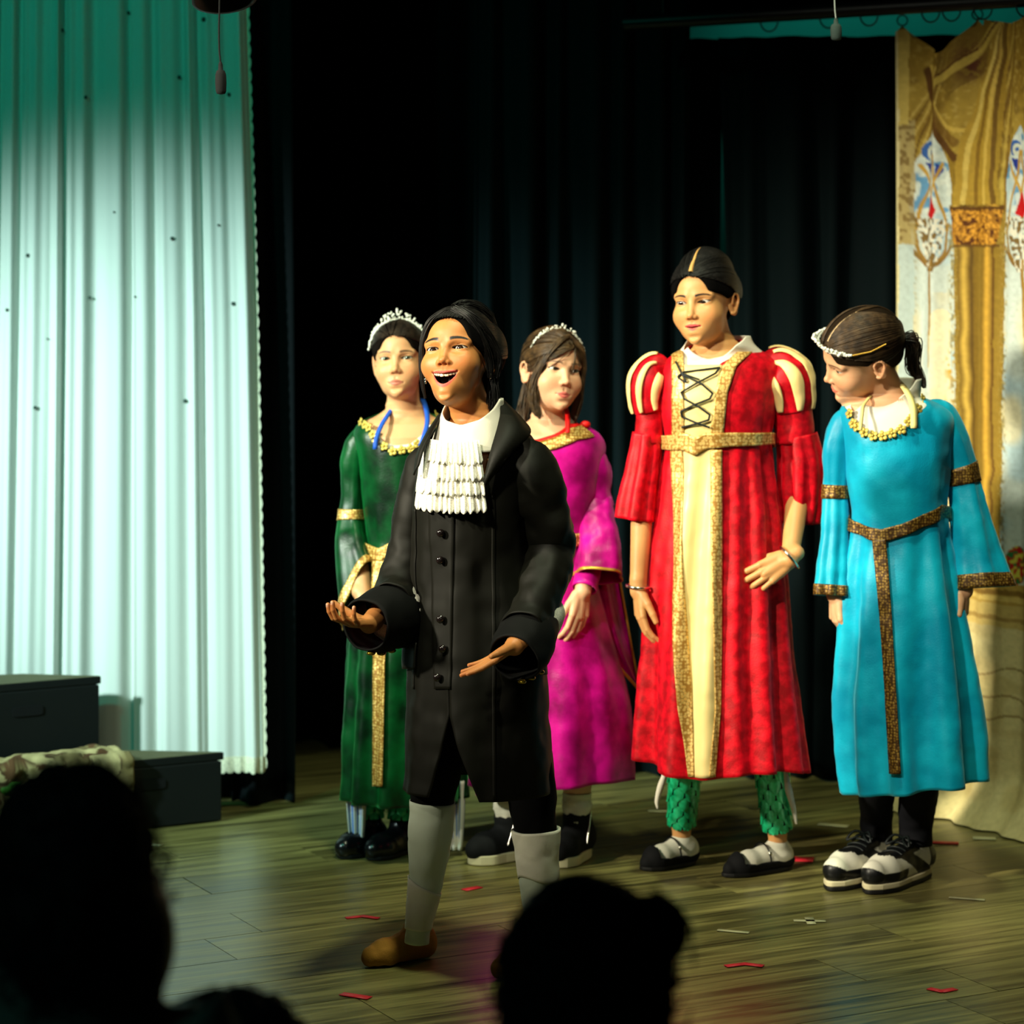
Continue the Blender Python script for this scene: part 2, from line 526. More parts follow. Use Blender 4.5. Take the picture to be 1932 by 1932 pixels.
def face_colours(V, M, p, skin, lip, brow):
    I = np.linalg.inv(M)
    L = V @ I[:3, :3].T + I[:3, 3]
    x, y, z = L[:, 0], L[:, 1], L[:, 2]
    C = np.tile(np.asarray(skin, np.float32), (len(V), 1))
    C *= (1 + 0.05 * vnoise(L, 0.05, 3))[:, None]
    def blend(m, c):
        nonlocal C
        m = np.clip(m, 0, 1)[:, None]; C = C * (1 - m) + np.asarray(c, np.float32) * m
    front = y < -30
    warm = np.asarray(skin) * np.array([1.0, 0.74, 0.66])
    for s in (-1, 1):
        blend(front * 0.55 * np.exp(-(((x - s * 38) / 20) ** 2 + ((z + 30) / 18) ** 2)), warm)
        blend(0.5 * np.exp(-(((x - s * 76) / 10) ** 2 + ((z + 10) / 34) ** 2)) * (np.abs(x) > 66), warm)
    blend(front * 0.4 * np.exp(-((x / 12) ** 2 + ((z + 34) / 10) ** 2)), warm)
    xs, zt, zb, up, ru, lo, rl, yy = lip_curves(p)
    def polydist(P, r):
        d = np.full(len(x), 99.0); pts = np.array(catmull(np.column_stack([P, r]), 40))
        near = (z < -45) & (y < -60)
        idx = np.where(near)[0]
        dd = np.min(np.sqrt((x[idx, None] - pts[None, :, 0]) ** 2 + (0.7 * (y[idx, None] - pts[None, :, 1])) ** 2 + (z[idx, None] - pts[None, :, 2]) ** 2) - pts[None, :, 3], axis=1)
        d[idx] = dd
        return d
    blend(1 - sstep(0.1, 1.6, polydist(up, ru)), lip)
    blend(1 - sstep(0.1, 1.6, polydist(lo, rl)), np.asarray(lip) * 1.1)
    if p.get('jaw', 0) > 0:
        inside = (np.abs(x) < abs(xs[0]) + 1) & (y > -80.5 + 0.011 * x ** 2) & (y < -40) & (z < -54) & (z > np.interp(x, xs, zb) - 1.5)
        blend(inside * 1.0, srgb(52, 14, 12))
    up_l, lo_l = lid_lines(p)
    for s in (-1, 1):
        u = (x - s * EYE_X) * s
        near = front & (np.abs(u) < 16)
        du = z - up_l(u)
        blend(near * (1 - sstep(0.8, 2.2, np.abs(du - 0.3))) * (np.abs(u) < 15.0) * p.get('lash', 0.95), srgb(18, 12, 8))
        dl = z - lo_l(u)
        blend(near * (1 - sstep(0.5, 1.4, np.abs(dl + 0.1))) * (u > -11) * 0.45 * (np.abs(u) < 14.5), srgb(60, 36, 24))
        # eyebrow
        ub = np.clip((u + 19) / 37, 0, 1)
        zb_ = p.get('brow_z', 15.5) + 5.0 * np.sin(np.clip(ub, 0, 1) * math.pi * 0.82) - 3.2 * ub
        th = (3.4 - 1.7 * ub) * p.get('brow_t', 1.0)
        m = (1 - sstep(0.55, 1.25, np.abs(z - zb_) / th)) * sstep(-20, -14, u) * (1 - sstep(14, 21, u)) * front
        m = m * (1.15 + 0.3 * vnoise(np.stack([x * 1.0 + z * 0.8, y * 0, z * 0.4], -1), 0.9, 5))
        blend(m * p.get('brow_a', 1.0), brow)
    return C

def make_eyes(person, M, p, iris, parent=None):
    gx, gz = p.get('gaze', (0, 0))
    for s in (-1, 1):
        nu, nv = 40, 40
        th = np.concatenate([np.linspace(0, 0.75, 24), np.linspace(0.8, math.pi, nv - 24)]); ph = np.linspace(0, 2 * math.pi, nu, endpoint=False)
        r = EYE_R + 0.5 * np.exp(-(th / 0.42) ** 2)
        v = np.stack([np.outer(np.sin(th) * r, np.cos(ph)), -np.outer(np.cos(th) * r, np.ones(nu)), np.outer(np.sin(th) * r, np.sin(ph))], -1).reshape(-1, 3)
        t = np.repeat(th, nu); a = np.tile(ph, nv)
        C = np.tile(np.asarray(srgb(206, 200, 190), np.float32), (len(v), 1))
        C[t < 0.56] = np.asarray(iris) * 0.35
        ir = t < 0.50
        C[ir] = np.asarray(iris, np.float32) * (0.8 + 0.35 * np.sin(a[ir] * 17) * 0.5)[:, None]
        C[t < 0.25] = (0.004, 0.003, 0.003)
        v = v @ np.array(Matrix.Rotation(math.radians(gx), 3, 'Z') @ Matrix.Rotation(math.radians(gz), 3, 'X')).T
        v = v + np.array([s * EYE_X, EYE_Y, 0])
        vw = v @ M[:3, :3].T + M[:3, 3]
        mesh_obj('eye', vw, grid_faces(nu, nv, close_u=True), MAT['eye'], person, cols=C)

def to_world(M, P):
    return np.asarray(P, float) @ M[:3, :3].T + M[:3, 3]

def make_teeth(person, M, p):
    """upper row of teeth and a tongue inside the open mouth"""
    parts = []
    Wm = p.get('mouth_w', 22)
    xs = np.array([-0.86, -0.68, -0.47, -0.185, 0.185, 0.47, 0.68, 0.86]) * Wm; ws = np.array([4.6, 5.4, 6.4, 9.6, 9.6, 6.4, 5.4, 4.6]) * Wm / 26; hs = [6.0, 7.0, 7.2, 8.6, 8.6, 7.2, 7.0, 6.0]
    for x, w, h in zip(xs, ws, hs):
        zt = -53.5 + p.get('smile', 0) * (x / Wm) ** 2
        y = -80.5 + 0.016 * x * x
        ev, ef = ell_vf((0, 0, 0), (1, 1, 1), nu=16, nv=12)
        ev = np.sign(ev) * np.abs(ev) ** 0.55 * np.array([w * 0.5, 2.4, h * 0.55])
        a = math.atan(0.032 * x); ca, sa = math.cos(a), math.sin(a)
        ev = np.stack([ev[:, 0] * ca - ev[:, 1] * sa + x, ev[:, 0] * sa + ev[:, 1] * ca + y, ev[:, 2] + zt - h * 0.45], -1)
        parts.append((ev, ef))
    v, f = merge(parts)
    mesh_obj('teeth', to_world(M, v), f, MAT['teeth'], person)
    jo = p['jaw']
    v, f = ell_vf((5, -70, -62.0 - jo), (13, 15, 6), nu=20, nv=12)
    mesh_obj('tongue', to_world(M, v), f, MAT['tongue'], person)

# ---------------------------------------------------------------- hands and bodies
def nrm(v):
    v = np.asarray(v, float); return v / (np.linalg.norm(v) + 1e-12)

def hand_matrix(wrist, f, n, right, size):
    f = nrm(f); n = nrm(np.asarray(n, float) - f * np.dot(n, f)); t = np.cross(f, n) * (1 if right else -1)
    M = np.eye(4); M[:3, 0] = t; M[:3, 1] = f; M[:3, 2] = n; M[:3, :3] *= size * 1e-3; M[:3, 3] = wrist
    return M

def sculpt_hand(F, M, curl, spread=(6, 2, -3, -9), thumb=(0.72, 0.62, 0.32), thumb_curl=(12, 14)):
    """curl: four (knuckle, middle, tip) bends in degrees; returns finger tips and their backs for the nails"""
    F.ellipsoid((2, 38, 0), (30, 42, 11), 6, M)
    F.cone((16, 14, 2), (25, 70, -1), 11, 9, 6, M)
    F.cone((-12, 12, 2), (-24, 64, 0), 11, 8.5, 6, M)
    F.cone((3, 8, 0), (0, 72, -2), 13, 10, 6, M)
    F.cone((4, -22, 0), (3, 14, 0), 19, 15, 8, M)
    F.ellipsoid((20, 26, 8), (12, 20, 10), 6, M)
    base = [(24.5, 70, -1), (8.5, 75, -1.5), (-8, 72, -1), (-23.5, 64, 0)]
    lens = [(35, 22, 18), (39, 25, 19), (36, 23, 18), (28, 17, 16)]
    rad = [(8.3, 7.4, 6.6, 5.6), (8.5, 7.5, 6.8, 5.7), (8.1, 7.1, 6.4, 5.5), (7.2, 6.3, 5.7, 4.9)]
    tips = []
    for b, l, r, c, sp in zip(base, lens, rad, curl, spread):
        p = np.array(b, float); a = 0.0; pts = [p - np.array([0, 10, 0]), p]; s = math.radians(sp)
        for seg, ang in zip(l, c):
            a += math.radians(ang)
            dcur = np.array([math.sin(s) * math.cos(a), math.cos(s) * math.cos(a), math.sin(a)])
            p = p + dcur * seg; pts.append(p)
        F.chain(pts, (r[0], r[0], r[1], r[2], r[3]), 1.6, M, kj=1.2)
        back = np.array([0, math.sin(a), -math.cos(a)])
        tips.append((pts[-1] + back * r[3] * 0.75, back))
    d = nrm(thumb); p = np.array([19.0, 14.0, 4.0]); pts = [p]
    p = p + d * 32; pts.append(p)
    bend = nrm(np.array([-0.5, 0.75, 0.25]))
    d = nrm(d * math.cos(math.radians(thumb_curl[0])) + bend * math.sin(math.radians(thumb_curl[0]))); p = p + d * 28; pts.append(p)
    d = nrm(d * math.cos(math.radians(thumb_curl[1])) + bend * math.sin(math.radians(thumb_curl[1]))); p = p + d * 21; pts.append(p)
    F.chain(pts, (12, 10, 8.8, 6.8), 4, M, kj=1.5)
    return to_world(M, np.array([t[0] for t in tips]))

def arm_mesh(elbow, wrist, f, n, right, size, curl, skin, re=0.030, rw=0.0195, h=0.0016, upper=None, **kw):
    elbow = np.asarray(elbow, float); wrist = np.asarray(wrist, float)
    M = hand_matrix(wrist, f, n, right, size)
    reach = 0.175 * size
    tip = wrist + nrm(f) * reach
    pts = np.stack([elbow, wrist, tip])
    start = elbow * 0.75 + wrist * 0.25 if upper is None else elbow
    pts[0] = start
    F = Field(pts.min(0) - 0.075 * 1.0, pts.max(0) + 0.075, h)
    F.cone(elbow, wrist + (wrist - elbow) * 0.02, re, rw, 0.006)
    tips = sculpt_hand(F, M, curl, **kw)
    V, Fc = F.mesh()
    C = np.tile(np.asarray(skin, np.float32), (len(V), 1))
    C *= (1 + 0.05 * vnoise(V, 60, 5))[:, None]
    warm = np.asarray(skin) * np.array([1.0, 0.76, 0.68])
    ft = wrist + nrm(f) * 0.1 * size
    for t in tips:
        d = np.linalg.norm(V - t, axis=1)
        m = (1 - sstep(0.008, 0.02, d))[:, None] * 0.5; C = C * (1 - m) + warm * m
        m = (1 - sstep(0.0032, 0.0048, d))[:, None] * 0.7; C = C * (1 - m) + np.asarray(srgb(232, 186, 160)) * m
    return V, Fc, C

def torso_sdf(F, table, k=0.02, shrink=0.008):
    """table rows z, cx, cy, a, b from top to bottom"""
    T = np.array(table)[::-1]
    lo = (T[:, 1] - T[:, 3]).min(), (T[:, 2] - T[:, 4]).min(), T[0, 0]
    hi = (T[:, 1] + T[:, 3]).max(), (T[:, 2] + T[:, 4]).max(), T[-1, 0]
    def fn(X, Y, Z):
        cx = np.interp(Z, T[:, 0], T[:, 1]); cy = np.interp(Z, T[:, 0], T[:, 2])
        a = np.interp(Z, T[:, 0], T[:, 3]) - shrink; b = np.interp(Z, T[:, 0], T[:, 4]) - shrink
        a2 = np.interp(Z + 0.01, T[:, 0], T[:, 3]) - shrink
        x = X - cx; y = Y - cy
        q = np.sqrt((x / a) ** 2 + (y / b) ** 2) + 1e-6
        r = np.sqrt(x * x + y * y)
        d = r * (1 - 1 / q) / np.sqrt(1 + ((a2 - a) / 0.01) ** 2)
        return np.maximum(d, np.maximum(Z - hi[2], lo[2] - Z))
    F.put(lo, hi, fn, k)

def body_mesh(person, spec, extra):
    """head, neck and chest in one block; limbs are added from extra (V, F, C)"""
    M = spec['M']; pos = M[:3, 3]; p = spec['face']
    nb = np.asarray(spec['neck_base'], float)
    z0 = spec['chest_z']
    lo = np.array([min(pos[0], nb[0]) - 0.13, min(pos[1], nb[1]) - 0.135, z0]); hi = np.array([max(pos[0], nb[0]) + 0.13, max(pos[1], nb[1]) + 0.13, pos[2] + 0.135])
    F = Field(lo, hi, spec.get('h', 0.0015))
    sculpt_head(F, M, p)
    nt = to_world(M, [(0, 22, -48)])[0]
    rn = spec.get('neck_r', 0.040)
    F.cone(nt, nb, rn, rn * 1.04, 0.014)
    F.cone(to_world(M, [(0, -5, -70)])[0], nb + np.array([0, -0.012, 0.01]), rn * 0.62, rn * 0.7, 0.016)
    torso_sdf(F, spec['torso'], 0.03, spec.get('shrink', 0.008))
    for s in (-1, 1):                                                   # collar bones
        F.cone(nb + np.array([s * 0.014, -0.036, -0.018]), nb + np.array([s * 0.085, -0.012, -0.012]), 0.005, 0.006, 0.016)
    V, Fc = F.mesh()
    V = smooth_mesh(V, Fc, 1, 0.4)
    C = face_colours(V, M, p, spec['skin'], spec['lip'], spec['brow'])
    vs, fs, cs, n = [V], [Fc], [C], len(V)
    for v, f, c in extra:
        vs.append(v); fs.append(f + n); cs.append(c); n += len(v)
    o = mesh_obj('body', np.concatenate(vs), np.concatenate(fs), MAT['skin'], person, cols=np.concatenate(cs))
    make_eyes(person, M, p, spec['iris'])
    return o

def frame_mesh(spec, sh, el, hips, knees, ankles):
    """the rest of the body under the clothes: trunk, upper arms, legs, one piece"""
    pts = np.array(list(sh) + list(el) + list(hips) + list(knees) + list(ankles))
    F = Field(pts.min(0) - 0.13, pts.max(0) + [0.13, 0.13, 0.03], 0.008)
    torso_sdf(F, spec['torso'], 0.03, 0.016)
    mid = (np.asarray(hips[0]) + np.asarray(hips[1])) / 2; T = spec['torso'][-1]
    F.cone((T[1], T[2], T[0] + 0.05), mid, 0.085, 0.095, 0.04)
    for s, e, h, k, a in zip(sh, el, hips, knees, ankles):
        F.cone(s, np.asarray(s) * .25 + np.asarray(e) * .75, 0.018, 0.014, 0.006)
        F.chain([h, k, a], [0.060, 0.032, 0.018], 0.03)
    V, Fc = F.mesh()
    return V, Fc, np.tile(np.asarray(spec['skin'], np.float32), (len(V), 1))

def limb_mesh(pts, rad, skin, h=0.005, k=0.01):
    P = np.asarray(pts, float); m = max(rad) + 0.012
    F = Field(P.min(0) - m, P.max(0) + m, h)
    F.chain(P, rad, k)
    V, Fc = F.mesh()
    return V, Fc, np.tile(np.asarray(skin, np.float32), (len(V), 1))

# ---------------------------------------------------------------- cloth: rings round a standing body, and tubes along limbs
def fold_profile(seed, n, spread=0.45):
    r = np.random.default_rng(seed)
    js = np.unique(np.clip(np.round(n * (1 + spread * r.uniform(-1, 1, 7))), 2, None)).astype(int)
    am = r.uniform(0.5, 1, len(js)); ph = r.uniform(0, 6.28, len(js)); am /= np.sqrt((am ** 2).sum() / 2)
    return lambda t: sum(a * np.cos(j * t + p) for a, j, p in zip(am, js, ph)) * 0.7

class Cloth:
    """surface of a garment round the body: theta 0 faces the camera, positive to the picture's right"""
    def __init__(s, table, amp=None, n=11, seed=1, wrinkle=0.0, wscale=22.0, drift=0.3):
        T = np.array(table, float)
        s.T = catmull(T, 6 * len(T))[::-1]
        s.p1 = fold_profile(seed, n); s.p2 = fold_profile(seed + 50, n)
        s.amp = np.array(amp, float)[np.argsort(np.array(amp)[:, 0])] if amp is not None else None
        s.wr, s.ws, s.seed, s.drift = wrinkle, wscale, seed, drift
        s.z_hi, s.z_lo = T[:, 0].max(), T[:, 0].min()
    def prm(s, z):
        return [np.interp(z, s.T[:, 0], s.T[:, k]) for k in (1, 2, 3, 4)]
    def pt(s, th, z, off=0.0):
        th, z = np.broadcast_arrays(np.asarray(th, float), np.asarray(z, float))
        cx, cy, a, b = s.prm(z)
        f = 0
        if s.amp is not None:
            A = np.interp(z, s.amp[:, 0], s.amp[:, 1])
            w = (s.z_hi - z) / (s.z_hi - s.z_lo)
            q = s.p1(th + s.drift * w) * (1 - 0.5 * w) + s.p2(th) * 0.5 * w
            f = A * (np.tanh(1.3 * q))
        P = np.stack([cx + (a + off + f) * np.sin(th), cy - (b + off + f) * np.cos(th), z], -1)
        if s.wr:
            sh = P.shape; Q = P.reshape(-1, 3)
            d = s.wr * vnoise(Q * np.array([1, 1, 0.6]), s.ws, s.seed) + 0.5 * s.wr * vnoise(Q, s.ws * 2.3, s.seed + 9)
            rad = np.stack([np.sin(th).ravel(), -np.cos(th).ravel(), 0 * th.ravel()], -1)
            P = (Q + rad * d[:, None]).reshape(sh)
        return P
    def theta(s, x, z):
        cx, cy, a, b = s.prm(z)
        return np.arcsin(np.clip((x - cx) / a, -0.999, 0.999))
    def solve(s, px, py, it=7):
        """where the line of sight through a measured picture point meets the front of the garment: theta, z"""
        px = np.asarray(px, float); py = np.asarray(py, float)
        y = np.full(np.broadcast(px, py).shape, s.T[:, 2].mean() - s.T[:, 4].mean())
        for _ in range(it):
            x = (px - 966.0) / FPX * y; z = CAM_H - (py - HORIZON) / FPX * y
            th = s.theta(x, z); y = 0.5 * y + 0.5 * s.pt(th, z)[..., 1]
        return th, z
    def zs(s, px, py): return float(s.solve(px, py)[1])
    def strip_px(s, name, material, parent, rows, nv=60, nu=8, off=0.004, thick=0.002):
        """band on the front through measured rows (py, x_left, x_right)"""
        R = np.array(rows, float); py = np.linspace(R[0, 0], R[-1, 0], nv)
        tl, zl = s.solve(np.interp(py, R[:, 0], R[:, 1]), py); tr, zr = s.solve(np.interp(py, R[:, 0], R[:, 2]), py)
        u = np.linspace(0, 1, nu)[None]
        P = s.pt(tl[:, None] + (tr - tl)[:, None] * u, zl[:, None] + (zr - zl)[:, None] * u, off)
        o = mesh_obj(name, P.reshape(-1, 3), grid_faces(nu, nv)[:, ::-1].copy(), material, parent)
        if thick: solidify(o, thick)
        return o
    def line(s, pts, back):
        """height as a function of theta through measured front points; back: height behind"""
        P = np.array(pts, float); th, z = s.solve(P[:, 0], P[:, 1]); o = np.argsort(th); th, z = th[o], z[o]
        T = np.concatenate([[-math.pi, -2.0], th, [2.0, math.pi]]); Z = np.concatenate([[back, back], z, [back, back]])
        return lambda t: np.interp(np.angle(np.exp(1j * np.asarray(t))), T, Z)
    def make(s, name, material, parent, th0, th1, z0, z1, nu, nv, off=0.0, thick=0.003, close=False):
        """z0/z1: callables of theta or numbers (top, bottom); th0/th1: callables of the row position 0..1 or numbers"""
        v = np.linspace(0, 1, nv)[:, None]; u = (np.arange(nu) / nu if close else np.linspace(0, 1, nu))[None, :]
        f = lambda q, a: q(a) if callable(q) else q + 0 * a
        t0 = f(th0, v); t1 = f(th1, v); th = t0 + (t1 - t0) * u + 0 * v
        zt = f(z0, th); zb = f(z1, th); z = zt + (zb - zt) * v
        P = s.pt(th, z, off)
        o = mesh_obj(name, P.reshape(-1, 3), grid_faces(nu, nv, close_u=close)[:, ::-1].copy(), material, parent)
        if thick: solidify(o, thick)
        return o
    def strip_x(s, name, material, parent, xs, z0, z1, nv=60, nu=8, off=0.004, thick=0.002):
        """vertical band on the front; xs: list of (z, x_left, x_right)"""
        X = np.array(xs)[np.argsort(np.array(xs)[:, 0])]
        z = np.linspace(z0, z1, nv)
        tl = s.theta(np.interp(z, X[:, 0], X[:, 1]), z); tr = s.theta(np.interp(z, X[:, 0], X[:, 2]), z)
        u = np.linspace(0, 1, nu)[None]
        th = tl[:, None] + (tr - tl)[:, None] * u
        P = s.pt(th, z[:, None] + 0 * u, off)
        o = mesh_obj(name, P.reshape(-1, 3), grid_faces(nu, nv)[:, ::-1].copy(), material, parent)
        if thick: solidify(o, thick)
        return o

class Tube:
    """sleeve along a path; ctrl rows x, y, z, radius across, radius along the view"""
    def __init__(s, ctrl, n=40, ref=(0, 1, 0), wrinkle=0.0, ws=30, seed=1, amp=None, nf=7):
        s.C = catmull(np.asarray(ctrl, float), n); s.n = n
        s.T, s.U, s.V = frames_along(s.C[:, :3], ref)
        s.wr, s.ws, s.seed = wrinkle, ws, seed
        s.prof = fold_profile(seed, nf); s.amp = amp
    def pt(s, ph, t, off=0.0, drop=None):
        ph, t = np.broadcast_arrays(np.asarray(ph, float), np.asarray(t, float))
        x = np.clip(t, 0, 1) * (s.n - 1)
        g = lambda A: np.stack([np.interp(x, np.arange(s.n), A[:, k]) for k in range(A.shape[1])], -1)
        C, U, V, T = g(s.C), g(s.U), g(s.V), g(s.T)
        f = 0
        if s.amp is not None: f = np.interp(t, s.amp[0], s.amp[1]) * np.tanh(1.3 * s.prof(ph))
        # phi 0 faces the camera (-U), pi/2 along V
        N = -U * np.cos(ph)[..., None] * (C[..., 4] + off + f)[..., None] + V * np.sin(ph)[..., None] * (C[..., 3] + off + f)[..., None]
        P = C[..., :3] + N + T * np.maximum(t - 1, 0)[..., None] * 0.1
        if s.wr:
            sh = P.shape; Q = P.reshape(-1, 3)
            d = s.wr * vnoise(Q, s.ws, s.seed) + 0.5 * s.wr * vnoise(Q, s.ws * 2.1, s.seed + 3)
            P = (Q + (N / (np.linalg.norm(N, axis=-1, keepdims=True) + 1e-9)).reshape(-1, 3) * d[:, None]).reshape(sh)
        if drop is not None: P = P + drop(ph, t)
        return P
    def make(s, name, material, parent, t0=0.0, t1=1.0, nu=40, nv=40, off=0.0, thick=0.003, ph0=0.0, ph1=None, drop=None):
        close = ph1 is None
        u = (np.arange(nu) / nu * 2 * math.pi + ph0 if close else np.linspace(ph0, ph1, nu))[None]
        v = np.linspace(0, 1, nv)[:, None]
        f = lambda q, a: q(a) if callable(q) else q + 0 * a
        ta, tb = f(t0, u), f(t1, u)
        P = s.pt(u + 0 * v, ta + (tb - ta) * v, off, drop)
        o = mesh_obj(name, P.reshape(-1, 3), grid_faces(nu, nv, close_u=close), material, parent)
        if thick: solidify(o, thick)
        return o

# ---------------------------------------------------------------- hair
HAIR_BULGES = []
SK_C, SK_R = np.array([0, 8, 28.0]), np.array([70, 93, 75.0])
def on_skull(d, grow):
    d = d / np.linalg.norm(d, axis=-1, keepdims=True)
    R = SK_R + np.asarray(grow)[..., None] if np.ndim(grow) else SK_R + grow
    t = 1 / np.linalg.norm(d / R, axis=-1, keepdims=True)
    for c, r in HAIR_BULGES:                                  # where the hair stands out from the skull
        r = np.asarray(r, float) + 1.5; o = (SK_C - np.asarray(c, float)) / r; e = d / r
        A = (e * e).sum(-1, keepdims=True); B = (e * o).sum(-1, keepdims=True); Q = B * B - A * ((o * o).sum() - 1)
        t = np.maximum(t, np.where(Q > 0, (-B + np.sqrt(np.maximum(Q, 0))) / A, 0))
    return SK_C + d * t

def sph(az, el):
    """direction: az 0 front, + to the picture's right; el up, degrees"""
    a, e = np.radians(az), np.radians(el)
    return np.stack([np.sin(a) * np.cos(e), -np.cos(a) * np.cos(e), np.sin(e)], -1)

def slerp(a, b, t):
    w = np.arccos(np.clip((a * b).sum(-1), -1, 1))
    return (a * np.sin((1 - t) * w)[:, None] + b * np.sin(t * w)[:, None]) / np.sin(w + 1e-9)[..., None] if np.ndim(w) else (np.sin((1 - t) * w)[:, None] * a + np.sin(t * w)[:, None] * b) / (math.sin(w) + 1e-9)

def hair_cap(person, M, material, grow=6.0, win=(54, 62, 66), win_z=-8.0, nape=-48, side=6.0, bulge=None, name='hair', strands=()):
    corners = to_world(M, [(x, y, z) for x in (-95, 95) for y in (-100, 125) for z in (-75, 125)])
    F = Field(corners.min(0), corners.max(0), 0.0026)
    F.ellipsoid(SK_C, SK_R + grow, 0, M)
    F.ellipsoid((0, 52, -18), (50, 44, 40), 12, M)
    for c, r in (bulge or []): F.ellipsoid(c, r, 10, M)
    F.ellipsoid((0, -100, win_z), win, 9, M, sub=True)
    def below(x, y, z):
        zc = np.interp(y, [-90, -40, -12, 8, 30, 60, 120], [30, side + 12, side, side + 8, side - 12, nape, nape - 6])
        return (z - zc) * 0.8
    F.local((-100, -110, -110), (100, 130, 60), M, below, 3, True)
    V, Fc = F.mesh()
    parts = [(V, Fc)]
    if len(strands): parts.append(tubes_vf([to_world(M, q) for q in strands], [np.linspace(1.5, 1.0, len(q)) * 1e-3 * 0.85 for q in strands], k=4, caps=False))
    v, f = merge(parts)
    base = {'black_hair': 'hair_cap_black', 'dark_brown_hair': 'hair_cap_dark', 'brown_hair': 'hair_cap_brown', 'mid_brown_hair': 'hair_cap_mid'}[material.name]
    return mesh_obj(name, v, f, None, person, mats=[MAT[base], material], fmat=np.repeat([0, 1], [len(Fc), len(f) - len(Fc)]))

def strands_back(end, n, seed, grow=7.0, az=105, part=None, el0=58, el_side=18, steps=14):
    """combed back strands from the hairline (or a parting at part degrees) to the tie at direction end"""
    r = np.random.default_rng(seed); out = []
    e = nrm(end)
    for i in range(n):
        if part is not None and r.random() < 0.6:
            el = r.uniform(el0, 118); s_ = r.choice([-1, 1])
            d0 = sph(np.array(part + s_ * r.uniform(2, 5)), np.array(el))
        else:
            a = r.uniform(-az, az)
            el = el0 - (el0 - el_side) * (abs(a) / 80) ** 1.8 if abs(a) < 80 else el_side - (abs(a) - 80) * 0.8
            d0 = sph(np.array(a), np.array(el + r.uniform(0, 6)))
        t = np.linspace(0, r.uniform(0.8, 1.0), steps)
        w = math.acos(np.clip(np.dot(d0, e), -1, 1))
        D = (np.sin((1 - t) * w)[:, None] * d0 + np.sin(t * w)[:, None] * e) / (math.sin(w) + 1e-9)
        if part is not None:
            side = np.sign(d0[0] + 1e-6) * np.sin(t * math.pi)[:, None] * 0.22
            D = D + side * np.array([1, 0, -0.2])
        g = grow + r.uniform(-0.4, 0.9) + np.sin(t * math.pi) * r.uniform(0, 1.2)
        out.append(on_skull(D, g))
    return out

def lock(ctrl, n, seed, steps=18):
    """bundle of strands; ctrl rows x, y, z, spread (world)"""
    r = np.random.default_rng(seed); C = np.asarray(ctrl, float); out = []
    for i in range(n):
        o = nrm(r.normal(size=3)) * r.random() ** 0.5
        w = r.normal(size=(len(C), 3)) * 0.22
        e = r.uniform(0.0, 0.12)
        Q = catmull(np.column_stack([C[:, :3] + (o + w) * C[:, 3:4]]), steps)
        k = int(steps * (1 - e))
        out.append(Q[:max(k, 4)])
    return out

def lock_obj(name, person, material, bundles, r=0.0012, k=4):
    paths = [q for b in bundles for q in b]
    v, f = tubes_vf(paths, [np.linspace(1.1, 0.7, len(q)) * r for q in paths], k=k, caps=False)
    return mesh_obj(name, v, f, material, person)

# ---------------------------------------------------------------- the stage: floor, walls, drapes
def floor_at(px, py, z=0.0):
    s = (py - HORIZON) / (CAM_H - z)
    return Vector(((px - 966.0) / s, FPX / s, z))

def plank_mat(name):
    m, nt, b = nodes_of(name)
    b.inputs['Roughness'].default_value = 0.30
    b.inputs['Specular IOR Level'].default_value = 0.55
    tc = nt.nodes.new('ShaderNodeTexCoord'); oi = nt.nodes.new('ShaderNodeObjectInfo')
    ad = nt.nodes.new('ShaderNodeVectorMath'); ad.operation = 'ADD'
    nt.links.new(tc.outputs['Object'], ad.inputs[0])
    sc = nt.nodes.new('ShaderNodeVectorMath'); sc.operation = 'SCALE'; sc.inputs['Scale'].default_value = 31.0
    nt.links.new(oi.outputs['Random'], sc.inputs[0]); nt.links.new(sc.outputs[0], ad.inputs[1])
    mp = nt.nodes.new('ShaderNodeMapping'); mp.inputs['Scale'].default_value = (1.6, 26, 8)
    nt.links.new(ad.outputs[0], mp.inputs[0])
    n = nt.nodes.new('ShaderNodeTexNoise'); n.inputs['Scale'].default_value = 1.6; n.inputs['Detail'].default_value = 6; n.inputs['Distortion'].default_value = 0.8
    nt.links.new(mp.outputs[0], n.inputs['Vector'])
    cr = nt.nodes.new('ShaderNodeValToRGB')
    cr.color_ramp.elements[0].position = 0.32; cr.color_ramp.elements[0].color = srgb(66, 62, 33) + (1,)
    cr.color_ramp.elements[1].position = 0.70; cr.color_ramp.elements[1].color = srgb(150, 142, 84) + (1,)
    nt.links.new(n.outputs['Fac'], cr.inputs['Fac'])
    hv = nt.nodes.new('ShaderNodeMix'); hv.data_type = 'RGBA'; hv.blend_type = 'MULTIPLY'
    hv.inputs['Factor'].default_value = 1.0
    r2 = nt.nodes.new('ShaderNodeMapRange'); r2.inputs[3].default_value = 0.72; r2.inputs[4].default_value = 1.06
    nt.links.new(oi.outputs['Random'], r2.inputs[0])
    nt.links.new(cr.outputs[0], hv.inputs['A']); nt.links.new(r2.outputs[0], hv.inputs['B'])
    nt.links.new(hv.outputs['Result'], b.inputs['Base Color'])
    rr = nt.nodes.new('ShaderNodeMapRange'); rr.inputs[3].default_value = 0.24; rr.inputs[4].default_value = 0.42
    nt.links.new(n.outputs['Fac'], rr.inputs[0]); nt.links.new(rr.outputs[0], b.inputs['Roughness'])
    bp = nt.nodes.new('ShaderNodeBump'); bp.inputs['Strength'].default_value = 0.12; bp.inputs['Distance'].default_value = 0.003
    nt.links.new(n.outputs['Fac'], bp.inputs['Height']); nt.links.new(bp.outputs['Normal'], b.inputs['Normal'])
    return m

